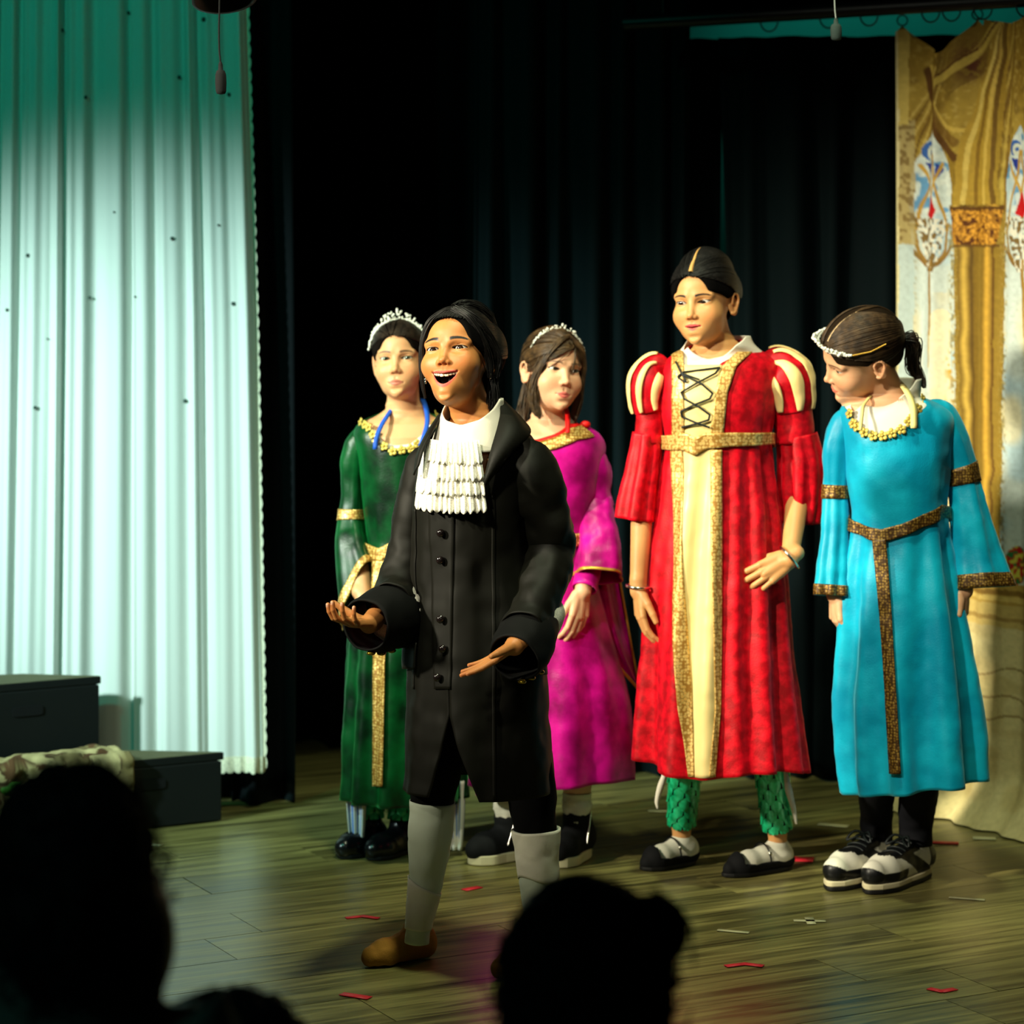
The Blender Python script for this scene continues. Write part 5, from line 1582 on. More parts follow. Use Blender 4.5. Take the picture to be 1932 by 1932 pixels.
    for i, (y0, y1, xl, xr) in enumerate(((834, 872, 802, 908), (858, 902, 790, 910), (888, 930, 786, 912), (912, 962, 784, 915))):
        nu, nv = 220, 14
        u, w = np.meshgrid(np.linspace(0, 1, nu), np.linspace(0, 1, nv))
        fl = (u - 0.5)
        px = xl + (xr - xl) * u + (w - 0.5) * fl * 14
        ruff = np.sin(u * 74 + 2 * np.sin(u * 9 + i)) * 0.0038 * (0.2 + w) + np.sin(u * 23 + i) * 0.003 * w + 0.0015 * np.sin(u * 150 + i) * w
        th, zz = cl.solve(px, np.full(px.shape, (y0 + y1) / 2.0), it=4)
        base = cl.pt(th, zz, 0)[..., 1]
        y = base - 0.008 - 0.020 * w - ruff
        sc_ = np.abs(np.sin(u * 3.1416 * 11 + i))
        x = (px - 966) * (K.d - .12) / FPX
        z = CAM_H - (y0 + (y1 - y0) * w - HORIZON) * (K.d - .12) / FPX - 0.007 * sc_ * sstep(0.75, 1.0, w) + 0.012 * fl ** 2
        o = mesh_obj('ruffle', np.stack([x, y, z], -1).reshape(-1, 3), grid_faces(nu, nv), MAT['white_lace'], jab)
        solidify(o, 0.0012)
    # sleeves
    s1 = Tube(K.tube([(830, 866, .03, 22), (805, 890, .05, 38), (780, 975, .05, 37), (764, 1060, .035, 38), (752, 1110, .0, 40), (738, 1136, -.05, 42)]), n=50, wrinkle=0.007, ws=26, seed=2)
    sl = s1.make('sleeve', MAT['coat'], person, nu=44, nv=60, thick=0.003)
    s2 = Tube(K.tube([(955, 850, -.02, 24), (992, 876, -.03, 48), (1022, 950, -.02, 50), (1036, 1030, .0, 46), (1024, 1090, -.05, 44), (1004, 1150, -.11, 42), (992, 1172, -.14, 40)]), n=50, wrinkle=0.008, ws=24, seed=3)
    sr = s2.make('sleeve', MAT['coat'], person, nu=44, nv=60, thick=0.003)
    # turned back cuffs with lace inside and three buttons each
    c1 = Tube(K.tube([(750, 1156, -.02, 58), (724, 1160, -.075, 56), (696, 1164, -.13, 46)]), n=20, ref=(0, 0, 1), wrinkle=0.003, ws=30, seed=6)
    c1.make('cuff', MAT['coat_dark'], sl, nu=44, nv=16, thick=0.004)
    lc = Tube(K.tube([(780, 1142, .045, 54), (760, 1148, .0, 58), (742, 1152, -.04, 57)]), n=8, ref=(0, 0, 1), amp=([0, 1], [0.004, 0.001]), nf=16, seed=3)
    lc.make('cuff_lace', MAT['white_lace'], sl, nu=80, nv=8, thick=0.0015)
    c2 = Tube(K.tube([(1002, 1168, -.09, 48), (988, 1196, -.145, 52), (970, 1216, -.19, 46)]), n=20, ref=(0, 1, 0.3), wrinkle=0.003, ws=30, seed=7)
    c2.make('cuff', MAT['coat_dark'], sr, nu=44, nv=16, thick=0.004)
    lc = Tube(K.tube([(1020, 1142, -.05, 47), (1010, 1156, -.075, 50), (1000, 1170, -.10, 49)]), n=8, ref=(0, 1, 0.3))
    lc.make('cuff_lace', MAT['white_lace'], sr, nu=80, nv=8, thick=0.0015)
    for (px, py, dy) in ((706, 1216, -.12), (724, 1219, -.10), (742, 1217, -.08)): sphere_obj('cuff_button', K.p(px, py, dy), (.0095, .0095, .005), MAT['gold_button'], sl)
    for (px, py, dy) in ((984, 1259, -.19), (1001, 1255, -.17), (1018, 1247, -.15)): sphere_obj('cuff_button', K.p(px, py, dy), (.009, .009, .005), MAT['gold_button'], sr)
    # breeches, stockings, slippers
    for i, (rows, hose) in enumerate((([(850, 1280, .0, 58), (832, 1400, .0, 52), (818, 1480, 0, 42), (816, 1525, 0, 36)], [(816, 1512, 0, 41), (812, 1570, 0, 40), (806, 1640, .01, 34), (798, 1700, .01, 27), (790, 1740, .0, 22), (787, 1778, 0, 22)]),
                                      ([(965, 1280, .0, 58), (985, 1400, -.01, 50), (1004, 1500, -.02, 42), (1010, 1575, -.02, 36)], [(1011, 1560, -.02, 42), (1014, 1620, -.02, 37), (1018, 1690, -.02, 33), (1018, 1750, -.03, 25), (1016, 1800, -.05, 22)]))):
        Tube(K.tube(rows), n=24, wrinkle=.003).make('breeches_leg', MAT['trousers'], person, nu=28, nv=24, thick=0.003)
        T = Tube(K.tube(hose), n=40, wrinkle=.0022, ws=45, seed=i + 2)
        ho = T.make('stocking', MAT['hose'], person, nu=32, nv=50, thick=0.002)
        T.make('sock_fold', MAT['white_sock'], ho, t0=(0.0 if i else lambda p: 0.50 + 0.04 * np.sin(p)), t1=(lambda p: 0.36 + 0.03 * np.sin(p * 2)) if i else 0.86, nu=32, nv=20, off=0.003, thick=0.002)
    for heel, toe in ((floor_at(812, 1804), floor_at(690, 1826)), (floor_at(1035, 1822), floor_at(936, 1850))):
        V, Fc, fr = shoe_solid('slipper', person, np.array(toe), np.array(heel), 0.064, 0.075, None, ankle=np.array(heel) + nrm(np.array(toe) - np.array(heel)) * 0.034 + np.array([0, 0, 0.062]), ankle_r=0.029, toe_h=0.5, h=0.0028)
        d = 0.002 * vnoise(V, 60, 3) + 0.001 * vnoise(V, 130, 4)
        V = V + d[:, None] * np.array([0.3, -0.3, 1])
        V[:, 2] = np.maximum(V[:, 2], 0.001)
        mesh_obj('slipper', V, Fc, MAT['tan_slipper'], person)
    return person
build_coat_person()

# ---------------------------------------------------------------- the tall performer in red
def braid_tube(name, T, parent, material, t0, t1, off=0.003, nu=40, nv=6, drop=None):
    return T.make(name, material, parent, t0=t0, t1=t1, nu=nu, nv=nv, off=off, thick=0.002, drop=drop)

def build_red():
    K = Px(6.30); skin = np.array(srgb(208, 152, 96))
    person = empty('person', (K.x(1355), K.d, 0))
    tag(person, 'tall performer in crimson velvet gown with cream laced front, black hair and bracelets', 'person')
    M = head_matrix(K.p(1329, 568, .0), -26, 2, -4, 1.01, 0.98)
    face = dict(mouth_w=18.5, smile=0.3, lid_up=3.9, lid_lo=3.6, lips=1.05, gaze=(-10, 14), brow_z=14.5, nose=0.5, jaw=2.2, jaw_k=0.3)
    table = [K.row(640, 1320, 1398, .042, .012), K.row(655, 1300, 1420, .055, .012), K.row(668, 1272, 1450, .072, .006), K.row(690, 1252, 1468, .088), K.row(730, 1246, 1466, .102), K.row(780, 1246, 1462, .106), K.row(832, 1254, 1456, .100),
             K.row(900, 1248, 1462, .108), K.row(1000, 1234, 1474, .122), K.row(1120, 1222, 1484, .138), K.row(1250, 1214, 1496, .150), K.row(1380, 1210, 1514, .165), K.row(1474, 1207, 1530, .175)]
    spec = dict(M=M, face=face, neck_base=K.p(1352, 668, .012), chest_z=K.z(770), torso=table[:6], skin=skin, lip=srgb(190, 60, 66), brow=srgb(20, 14, 8), iris=srgb(34, 20, 10), neck_r=0.041, shrink=0.020)
    A1 = arm_mesh(K.p(1216, 900, .02), K.p(1203, 1108, -.03), (0.08, -0.12, -1.0), (0.95, 0.25, 0.05), True, 0.93, [(14, 22, 14), (16, 24, 14), (18, 26, 16), (22, 28, 16)], skin, spread=(4, 1, -2, -5), thumb=(0.45, 0.85, 0.25))
    A2 = arm_mesh(K.p(1510, 915, .02), K.p(1480, 1044, -.12), (-0.86, -0.10, -0.50), (-0.25, 0.90, -0.35), False, 0.96, [(16, 44, 26), (16, 42, 26), (18, 40, 26), (20, 40, 24)], skin, spread=(7, 3, -3, -9), thumb=(0.35, 0.8, 0.55))
    sh_ = [(np.array(floor_at(1308, 1628)), np.array(floor_at(1212, 1643))), (np.array(floor_at(1490, 1638)), np.array(floor_at(1366, 1655)))]
    ank = [h + nrm(t - h) * .036 + np.array([0, 0, .10]) for h, t in sh_]
    kn = [K.p(1300, 1350, .02), K.p(1446, 1350, .0)]
    legs = [limb_mesh([k, k * .25 + a * .75, a, a - np.array([0, 0, .05])], [.036, .026, .023, .022], skin) for k, a in zip(kn, ank)]
    fm = frame_mesh(spec, [K.p(1234, 715, .01), K.p(1476, 715, .01)], [K.p(1216, 900, .02), K.p(1512, 900, .02)], [K.p(1300, 1040, 0), K.p(1410, 1040, 0)], kn, ank)
    body_mesh(person, spec, [A1, A2, fm] + legs)
    HAIR_BULGES[:] = [((0, 78, -18), (40, 40, 40)), ((0, 22, 60), (64, 82, 66)), ((8, 60, 20), (62, 56, 60))]
    st = strands_back((0.1, 0.98, -0.15), 900, 13, grow=8.0, part=2, el0=19, el_side=-2)
    hair_cap(person, M, MAT['hair_black'], grow=6.5, win=(52, 62, 74), win_z=-6, nape=-60, side=2, bulge=list(HAIR_BULGES), strands=st)
    el = np.linspace(26, 88, 24); D = sph(np.full(24, 2.0), el)
    v, f = tubes_vf([to_world(M, on_skull(D, 8.2))], [np.linspace(0.0062, 0.0010, 24)], k=6)
    HAIR_BULGES[:] = []
    mesh_obj('hair_parting', v, f, MAT['scalp'], person)
    # gown over a white undershirt
    cl = Cloth(table, amp=[(K.z(700), 0.0), (K.z(832), .0015), (K.z(900), .007), (K.z(1150), .016), (K.z(1474), .026)], n=11, seed=21, wrinkle=0.0025, wscale=20)
    nk = cl.line([(1268, 660), (1288, 664), (1293, 690), (1320, 694), (1352, 692), (1362, 684), (1392, 664), (1414, 648), (1436, 640)], K.z(642))
    ut = Cloth([K.row(632, 1302, 1416, .066, .006), K.row(650, 1292, 1424, .076, .003)] + [(r[0], r[1], r[2], r[3] - .007, r[4] - .006) for r in table[2:6]], seed=3, wrinkle=0.001)
    utop = ut.line([(1290, 662), (1297, 654), (1312, 668), (1336, 678), (1364, 672), (1390, 650), (1408, 634)], K.z(634))
    ut.make('undershirt', MAT['white_cotton'], person, 0, 2 * math.pi, utop, lambda th: np.minimum(utop(th) - .01, nk(th) - .02), 90, 16, 0.0, 0.002, close=True)
    hem = cl.zs(1330, 1468)
    gown = cl.make('gown', MAT['red_velvet'], person, 0, 2 * math.pi, nk, lambda th: hem + 0.010 * np.sin(th * 3) - .006 * np.sin(th), 260, 120, 0.0, 0.003, close=True)
    cl.strip_px('satin_front', MAT['cream_satin'], gown, [(688, 1286, 1362), (810, 1288, 1346), (850, 1286, 1348), (1100, 1288, 1352), (1300, 1296, 1352), (1466, 1306, 1346)], off=0.003, nv=120, nu=16)
    cl.strip_px('braid', MAT['red_gold_trim'], gown, [(652, 1272, 1292), (690, 1270, 1292), (822, 1272, 1294)], off=0.006, nv=40)
    cl.strip_px('braid', MAT['red_gold_trim'], gown, [(640, 1412, 1440), (690, 1362, 1388), (740, 1350, 1372), (822, 1340, 1364)], off=0.006, nv=40)
    cl.strip_px('braid', MAT['red_gold_trim'], gown, [(848, 1270, 1291), (1000, 1270, 1292), (1200, 1276, 1298), (1340, 1284, 1304), (1465, 1297, 1309)], off=0.006, nv=120)
    cl.strip_px('braid', MAT['red_gold_trim'], gown, [(848, 1340, 1362), (1000, 1342, 1363), (1200, 1348, 1362), (1340, 1350, 1360), (1465, 1340, 1350)], off=0.006, nv=120)
    bt = cl.line([(1262, 822), (1300, 817), (1316, 826), (1330, 817), (1380, 816), (1450, 816)], K.z(824)); bb = cl.line([(1262, 848), (1295, 850), (1315, 860), (1335, 846), (1380, 842), (1450, 838)], K.z(850))
    cl.make('belt', MAT['red_gold_trim'], gown, 0, 2 * math.pi, bt, bb, 160, 8, 0.009, 0.003, close=True)
    # lacing on the bodice
    def on(px, py):
        th, z = cl.solve(px, py); return cl.pt(th, z, 0.011)
    L = [on(1292, 702), on(1358, 693), on(1350, 704), on(1318, 722), on(1290, 740), on(1296, 752), on(1322, 768), on(1340, 782), on(1338, 792), on(1314, 800), on(1292, 806)]
    Rr = [on(1294, 708), on(1326, 724), on(1345, 742), on(1340, 752), on(1312, 764), on(1290, 776), on(1292, 786), on(1318, 798), on(1340, 806)]
    v, f = tubes_vf([np.concatenate([np.linspace(L[i], L[i + 1], 6) for i in range(len(L) - 1)]), np.concatenate([np.linspace(Rr[i], Rr[i + 1], 6) for i in range(len(Rr) - 1)]),
                     catmull([on(1290, 704), on(1284, 690), on(1281, 682)], 8), catmull([on(1290, 704), on(1298, 720), on(1284, 712), on(1290, 704)], 12), catmull([on(1290, 704), on(1312, 712), on(1322, 716)], 8)], [0.0026] * 5, k=6, flat=0.6)
    mesh_obj('lacing', v, f, MAT['black_lace_cord'], gown)
    # puffed sleeves with cream slashes, fitted band, bell
    def sleeve(puff, band, bell, stripes, seed, flare):
        T = Tube(K.tube(puff), n=40, wrinkle=.002, seed=seed)
        s = T.make('sleeve', MAT['red_velvet'], person, nu=60, nv=40, thick=0.003)
        for ph, hw in stripes:
            nu, nv = 10, 36
            w = np.linspace(0.16, 0.97, nv)[:, None]; u = np.linspace(-1, 1, nu)[None]
            P = T.pt(ph + u * hw * np.sin(np.clip((w - 0.1) / 0.95, 0, 1) * math.pi) ** 0.6, w + 0 * u, 0.006 + 0.003 * (1 - u ** 2))
            solidify(mesh_obj('satin_slash', P.reshape(-1, 3), grid_faces(nu, nv), MAT['cream_satin'], s), 0.002)
        Tube(K.tube(band), n=20, wrinkle=.002, seed=seed + 1).make('upper_band', MAT['red_velvet'], s, nu=40, nv=20, thick=0.002)
        Tb = Tube(K.tube(bell), n=30, wrinkle=.0015, seed=seed + 2, amp=([0, 0.3, 1], [0.002, 0.004, flare]), nf=6)
        Tb.make('bell', MAT['red_velvet'], s, nu=80, nv=30, thick=0.003)
    sleeve([(1262, 690, .0, 8), (1240, 694, .01, 26), (1226, 720, .01, 34), (1222, 752, .01, 30), (1226, 778, .01, 25)], [(1226, 766, .01, 25), (1226, 800, .01, 25), (1224, 836, .01, 26)],
           [(1222, 818, .01, 26), (1216, 870, .01, 29), (1206, 930, .01, 33), (1200, 980, .01, 36)], [(-1.25, .30), (0.55, .24), (-0.35, .16)], 31, .006)
    sleeve([(1432, 688, .0, 8), (1462, 690, .01, 34), (1482, 712, .01, 48), (1492, 745, .01, 43), (1496, 778, .01, 36)], [(1494, 766, .01, 36), (1498, 800, .01, 36), (1500, 836, .01, 36)],
           [(1504, 822, .01, 36), (1512, 870, .01, 40), (1512, 930, .01, 40), (1510, 988, .0, 32)], [(-0.75, .26), (0.15, .24), (0.95, .22), (1.7, .2)], 35, .007)
    # bracelets
    for (px, py, dy, r, ax, lab) in ((1204, 1103, -.03, .029, (0.06, -0.05, 1), 0), (1480, 1042, -.115, .031, (0.75, 0.05, 0.62), 1)):
        c = K.p(px, py, dy); n = nrm(ax); a = nrm(np.cross(n, [0, 1, 0.1])); b = np.cross(n, a)
        t = np.linspace(0, 2 * math.pi, 41)
        v, f = tubes_vf([c + np.outer(np.cos(t), a) * r + np.outer(np.sin(t), b) * r], [0.0036], k=8)
        mesh_obj('bracelet', v, f, MAT['silver'], person)
    # scale leggings, ribbons, socks, buckled shoes
    for a, k, r0 in zip(ank, kn, (.0345, .036)):
        scaled_leg(person, [tuple(a + (k - a) / (k - a)[2] * dz) + (r, r) for dz, r in ((.22, r0 + .008), (.13, r0 + .003), (.06, r0), (.004, r0 - .002))])
    for ctrl in ([(1262, 1440, .01), (1248, 1480, .0), (1240, 1510, .0), (1241, 1526, .0)], [(1478, 1440, -.03), (1485, 1485, -.04), (1494, 1520, -.04), (1499, 1548, -.04)]):
        c = catmull([K.p(*q) for q in ctrl], 16); w = np.interp(np.arange(16), [0, 5, 15], [.004, .009, .003])
        rows = [c - np.outer(w, [1, 0, 0]), c + np.array([0, -.004, 0]), c + np.outer(w, [1, 0, 0])]
        solidify(mesh_obj('white_ribbon', np.concatenate(rows), grid_faces(16, 3), MAT['white_cotton'], person), .0015)
    for (heel, toe), a_ in zip(sh_, ank):
        V, Fc, fr = shoe_solid('shoe', person, toe, heel, .070, .056, None, toe_h=.55, cut=(.030, .78))
        s = mesh_obj('shoe', V, Fc, MAT['shoe_suede'], person)
        sole_obj('sole', s, fr, .070, .010, MAT['rubber_black'])
        V, Fc, _ = shoe_solid('sock', person, heel + (toe - heel) * .84, heel + (toe - heel) * .03, .062, .070, None, ankle=a_ - np.array([0, 0, .046]), ankle_r=.0265, toe_h=.5, z0=.006)
        mesh_obj('sock', V, Fc, MAT['white_sock'], person)
        u, sd = fr[1], fr[2]
        c0 = heel + u * fr[3] * .42
        t = np.linspace(-1.45, 1.45, 15)
        arc = c0 + np.outer(np.sin(t) * .038, sd) + np.outer(.026 + np.cos(t) * .043, [0, 0, 1])
        v, f = tubes_vf([arc], [.0045], k=6, flat=.5)
        mesh_obj('strap', v, f, MAT['shoe_black'], s)
        sphere_obj('buckle', c0 + sd * .033 * (1 if sd[1] < 0 else -1) + np.array([0, 0, .05]), (.005, .003, .006), MAT['silver'], s, 10, 8)
    return person
MAT['scalp'] = mat('scalp_skin', srgb(206, 158, 92), rough=0.5, noise=0.1, nscale=50)
build_red()

# ---------------------------------------------------------------- the performer in turquoise, seen in profile
def build_blue():
    K = Px(6.165); skin = np.array(srgb(222, 170, 130))
    person = empty('person', (K.x(1680), K.d, 0))
    tag(person, 'performer in turquoise velvet gown leaning and looking down, hair in ponytail', 'person')
    M = head_matrix(K.p(1623, 666, -.03), -84, 22, 27, 1.01, 1.0)
    face = dict(mouth_w=18, smile=0.0, lid_up=3.6, lid_lo=3.4, gaze=(0, 10), brow_z=14, brow_a=0.7, nose=1.5, ear=1.25)
    table = [K.row(742, 1640, 1722, .042, .012), K.row(752, 1612, 1748, .060, .010), K.row(766, 1588, 1782, .080, .004), K.row(790, 1582, 1800, .094), K.row(840, 1588, 1796, .104), K.row(900, 1594, 1792, .106), K.row(960, 1604, 1786, .102),
             K.row(1010, 1604, 1790, .104), K.row(1100, 1592, 1804, .125), K.row(1200, 1586, 1822, .142), K.row(1320, 1580, 1842, .155), K.row(1420, 1584, 1852, .165), K.row(1500, 1594, 1860, .170)]
    spec = dict(M=M, face=face, neck_base=K.p(1682, 762, .015), chest_z=K.z(850), torso=table[:6], skin=skin, lip=srgb(206, 116, 96), brow=srgb(58, 42, 26), iris=srgb(60, 70, 50), neck_r=0.041, shrink=0.012)
    A1 = arm_mesh(K.p(1578, 930, .02), K.p(1574, 1118, -.012), (0.05, -0.1, -1.0), (0.9, 0.35, 0.0), True, 0.86, [(34, 50, 30), (36, 52, 30), (38, 52, 30), (40, 54, 30)], skin, thumb=(0.15, 0.95, 0.25))
    A2 = arm_mesh(K.p(1826, 930, .02), K.p(1816, 1108, -.03), (-0.12, -0.08, -1.0), (-0.8, 0.5, 0.0), False, 0.86, [(52, 74, 44), (54, 76, 44), (54, 76, 44), (56, 76, 44)], skin, thumb=(0.1, 0.9, 0.4))
    sh_ = [(np.array(floor_at(1672, 1640)), np.array(floor_at(1566, 1682))), (np.array(floor_at(1748, 1650)), np.array(floor_at(1638, 1688)))]
    ank = [h + nrm(t - h) * .05 + np.array([0, 0, .11]) for h, t in sh_]
    kn = [K.p(1655, 1380, .02), K.p(1745, 1380, .02)]
    fm = frame_mesh(spec, [K.p(1590, 820, .01), K.p(1790, 820, .01)], [K.p(1578, 930, .02), K.p(1824, 930, .02)], [K.p(1640, 1120, 0), K.p(1750, 1120, 0)], kn, ank)
    body_mesh(person, spec, [A1, A2, fm])
    st = strands_back((0.0, 0.98, -0.12), 1000, 23, grow=6.0, part=9, el0=15, el_side=-4)
    hair_cap(person, M, MAT['hair_mid'], grow=5.0, win=(50, 58, 66), win_z=-6, nape=-58, side=6, bulge=[((0, 84, -6), (24, 24, 22))], strands=st)
    W = lambda x, y, z, s: tuple(to_world(M, [(x, y, z)])[0]) + (s,)
    b = lock([W(0, 96, -8, .010), W(4, 122, -20, .018)] + [tuple(K.p(px, py, dy)) + (s,) for px, py, dy, s in ((1725, 690, .01, .016), (1738, 715, .01, .009), (1746, 734, .0, .004))], 170, 5)
    lock_obj('ponytail', person, MAT['hair_dark'], [b], .0014)
    sphere_obj('hair_tie', to_world(M, [(0, 97, -10)])[0], (.012, .012, .012), MAT['white_cotton'], person)
    el = np.linspace(30, 120, 24); v, f = tubes_vf([to_world(M, on_skull(sph(np.full(24, 9.0), el), 6.4))], [np.linspace(0.0022, 0.0008, 24)], k=6)
    mesh_obj('hair_parting', v, f, MAT['scalp2'], person)
    tiara(person, M, 42, 0, 80, 92, 76, 20, 300, 3, 'crystal beaded tiara low on the forehead', rb=3.3, az=62, layers=3, up_dir=(0, -.4, .9))
    a = to_world(M, [(72, -42, 53), (79, 0, 48), (77, 40, 50)]); v, f = tubes_vf([a], [.0017], k=6)
    mesh_obj('tiara_wire', v, f, MAT['gold_cord'], person)
    # gown over a white undershirt and a halter strap
    cl = Cloth(table, amp=[(K.z(800), 0.0), (K.z(960), .0012), (K.z(1030), .009), (K.z(1150), .016), (K.z(1500), .024)], n=9, seed=33, wrinkle=0.0028, wscale=17)
    nk = cl.line([(1590, 762), (1603, 776), (1612, 800), (1640, 822), (1672, 822), (1705, 808), (1726, 780), (1738, 752), (1750, 744)], K.z(740))
    ut = Cloth([K.row(716, 1646, 1740, .054, .014), K.row(736, 1636, 1740, .058, .012)] + [(r[0], r[1], r[2], r[3] - .007, r[4] - .006) for r in table[1:6]], seed=3, wrinkle=0.002)
    utop = ut.line([(1612, 778), (1628, 762), (1650, 768), (1668, 766), (1690, 758), (1712, 740), (1730, 716)], K.z(714))
    ut.make('undershirt', MAT['white_cotton'], person, 0, 2 * math.pi, utop, lambda th: np.minimum(utop(th) - .01, nk(th) - .02), 90, 16, 0.0, 0.002, close=True)
    def strap(ctrl, m, w=.007):
        c = catmull([K.p(*q) for q in ctrl], 18); rows = [c - [w, 0, 0], c + [0, -.003, 0], c + [w, 0, 0]]
        return solidify(mesh_obj('halter_strap', np.concatenate(rows), grid_faces(18, 3), m, person), .0015)
    strap([(1640, 745, -.03), (1622, 762, -.068), (1616, 782, -.092), (1612, 806, -.106)], MAT['ivory_strap'], .0045)
    strap([(1694, 716, .02), (1704, 734, -.045), (1712, 762, -.086), (1711, 802, -.110)], MAT['ivory_strap'], .008)
    hem = cl.line([(1600, 1500), (1680, 1502), (1780, 1492), (1850, 1476)], K.z(1470))
    gown = cl.make('gown', MAT['blue_velvet'], person, 0, 2 * math.pi, nk, hem, 260, 120, 0.0, 0.003, close=True)
    px = np.concatenate([np.linspace(1605, 1618, 3), np.linspace(1632, 1700, 5), np.linspace(1714, 1738, 4)]); py = np.interp(px, [1605, 1612, 1640, 1672, 1705, 1726, 1738], [780, 800, 822, 822, 808, 780, 752])
    th, z = cl.solve(px, py); flower_trim(gown, cl.pt(th, z, .005), np.stack([np.sin(th), -np.cos(th), .3 + 0 * th], -1), .0125, MAT['gold_flower'])
    bt = cl.line([(1604, 972), (1630, 990), (1665, 998), (1700, 988), (1740, 970), (1774, 952)], K.z(965)); bb = cl.line([(1606, 996), (1630, 1012), (1664, 1024), (1700, 1012), (1740, 994), (1778, 976)], K.z(992))
    cl.make('belt', MAT['bronze_trim'], gown, 0, 2 * math.pi, bt, bb, 180, 8, .008, .003, close=True)
    cl.strip_px('belt_tail', MAT['bronze_trim'], gown, [(1016, 1653, 1674), (1250, 1668, 1690), (1458, 1681, 1704)], off=.014, nv=100)
    # sleeves: fitted, braid at the elbow, then flared with braid hem
    def sleeve(rows, band, hem, seed, drop=None):
        T = Tube(K.tube(rows), n=60, wrinkle=.0022, seed=seed, ws=28, amp=([0, .5, 1], [0, .002, .006]), nf=5)
        s_ = T.make('sleeve', MAT['blue_velvet'], person, nu=60, nv=70, thick=.003, drop=drop)
        braid_tube('braid', T, s_, MAT['bronze_trim'], band[0], band[1], .004, drop=drop)
        braid_tube('braid', T, s_, MAT['bronze_trim'], hem, 1.0, .003, nu=60, drop=drop)
    sleeve([(1626, 792, .0, 12), (1600, 796, .01, 26), (1583, 840, .01, 27), (1578, 920, .01, 22), (1576, 1000, .0, 25), (1570, 1070, -.01, 28), (1566, 1122, -.02, 29)], (.49, .545), .935, 41)
    drop = lambda ph, t: np.stack([0.030 * np.clip((t - .55) / .45, 0, 1) ** 1.2 * np.clip(np.sin(ph) * SGN, 0, 1), 0 * t, -0.006 * np.clip(t - .6, 0, 1) * np.clip(-np.sin(ph) * SGN, 0, 1)], -1)
    SGN = 1.0
    sleeve([(1738, 778, .0, 14), (1772, 786, .01, 30), (1796, 836, .01, 32), (1818, 905, .01, 29), (1828, 980, .0, 33), (1834, 1050, .0, 40), (1838, 1108, -.01, 46)], (.44, .52), .925, 44, drop)
    # leggings and sneakers
    for k, a, r0 in zip(kn, ank, (.036, .037)):
        Tube([tuple(k) + (.055, .055), tuple(k * .45 + a * .55) + (.044, .044), tuple(a + [0, 0, .03]) + (r0, r0), tuple(a - [0, 0, .03]) + (r0, r0)], n=30, wrinkle=.003, ws=40).make('legging', MAT['leggings'], person, nu=30, nv=30, thick=.003)
    for heel, toe in sh_: sneaker(person, heel, toe)
    return person

def sneaker(person, heel, toe):
    """low white and black sneaker: cream foxing, black toe guard, collar, laces and side stripe"""
    d = toe - heel; L0 = np.linalg.norm(d)
    V, Fc, fr = shoe_solid('sneaker', person, toe, heel, .086, .088, None, ankle=heel + d / L0 * .05 + np.array([0, 0, .085]), ankle_r=.036, toe_h=.62, h=.0024, z0=.014)
    hl, u, sd, L = fr
    t = ((V - hl) @ u) / L; z = V[:, 2]; s = (V - hl) @ sd
    C = np.tile(np.array(srgb(220, 218, 202)), (len(V), 1)); blk = np.array(srgb(14, 15, 17))
    toe_guard = (t > .80 + .3 * np.clip((z - .03) * 6, 0, .35) * 0) & (z < .030 + .16 * np.clip(t - .8, 0, 1))
    tip = (t > .56) & (z < .047 - .02 * np.clip((t - .9) * 8, 0, 1)) & ~((t > .72) & (np.abs(s) < .020) & (z > .040))
    collar = (z > .082)
    throat = (np.abs(s) < .021) & (t > .32) & (t < .74) & (z > .045)
    heelc = t < .2
    side = np.abs((t - .42) * .9 - (z - .055) * 5.5) < .10
    eyest = (np.abs(np.abs(s) - .024) < .006) & (t > .3) & (t < .72) & (z > .05)
    for m in (tip, toe_guard, collar, throat, heelc & (z > .035), side & (z < .08), eyest): C[m] = blk
    o = mesh_obj('sneaker', V, Fc, MAT['sneaker'], person, cols=C)
    sole_obj('sole', o, fr, .086, .013, MAT['rubber_white'], grow=.004, z0=.011)
    sole_obj('outsole', o, fr, .086, .011, MAT['rubber_black'], grow=.004, z0=.001)
    paths = []
    for k in range(5):
        tt = .40 + k * .065; zc = np.interp(tt, [.4, .68], [.092, .064])
        a = np.linspace(-1, 1, 9)
        paths.append(hl + np.outer(tt * L + .004 * np.sin(a * 2 + k), u) * 1.0 + np.outer(a * .024, sd) + np.outer(zc + .008 * (1 - a ** 2) + .004, [0, 0, 1]) + 0)
    top = hl + u * L * .40 + np.array([0, 0, .106])
    for q in (-1, 1): paths.append(catmull([top, top + sd * q * .02 + u * .012 + [0, 0, .006], top + sd * q * .032 + u * .03 + [0, 0, -.014], top + sd * q * .012 + u * .02 + [0, 0, -.006], top], 14))
    for q in paths: q[:, 2] += 0
    v, f = tubes_vf(paths, [.0030] * len(paths), k=6)
    mesh_obj('laces', v, f, MAT['black_lace_cord'], o)
MAT['scalp2'] = mat('fair_scalp_skin', srgb(206, 176, 132), rough=0.6, noise=0.1, nscale=50)
MAT['sneaker'] = mat('sneaker_leather', (1, 1, 1), rough=0.38, attr='Col', bump=.05, bscale=300)
build_blue()

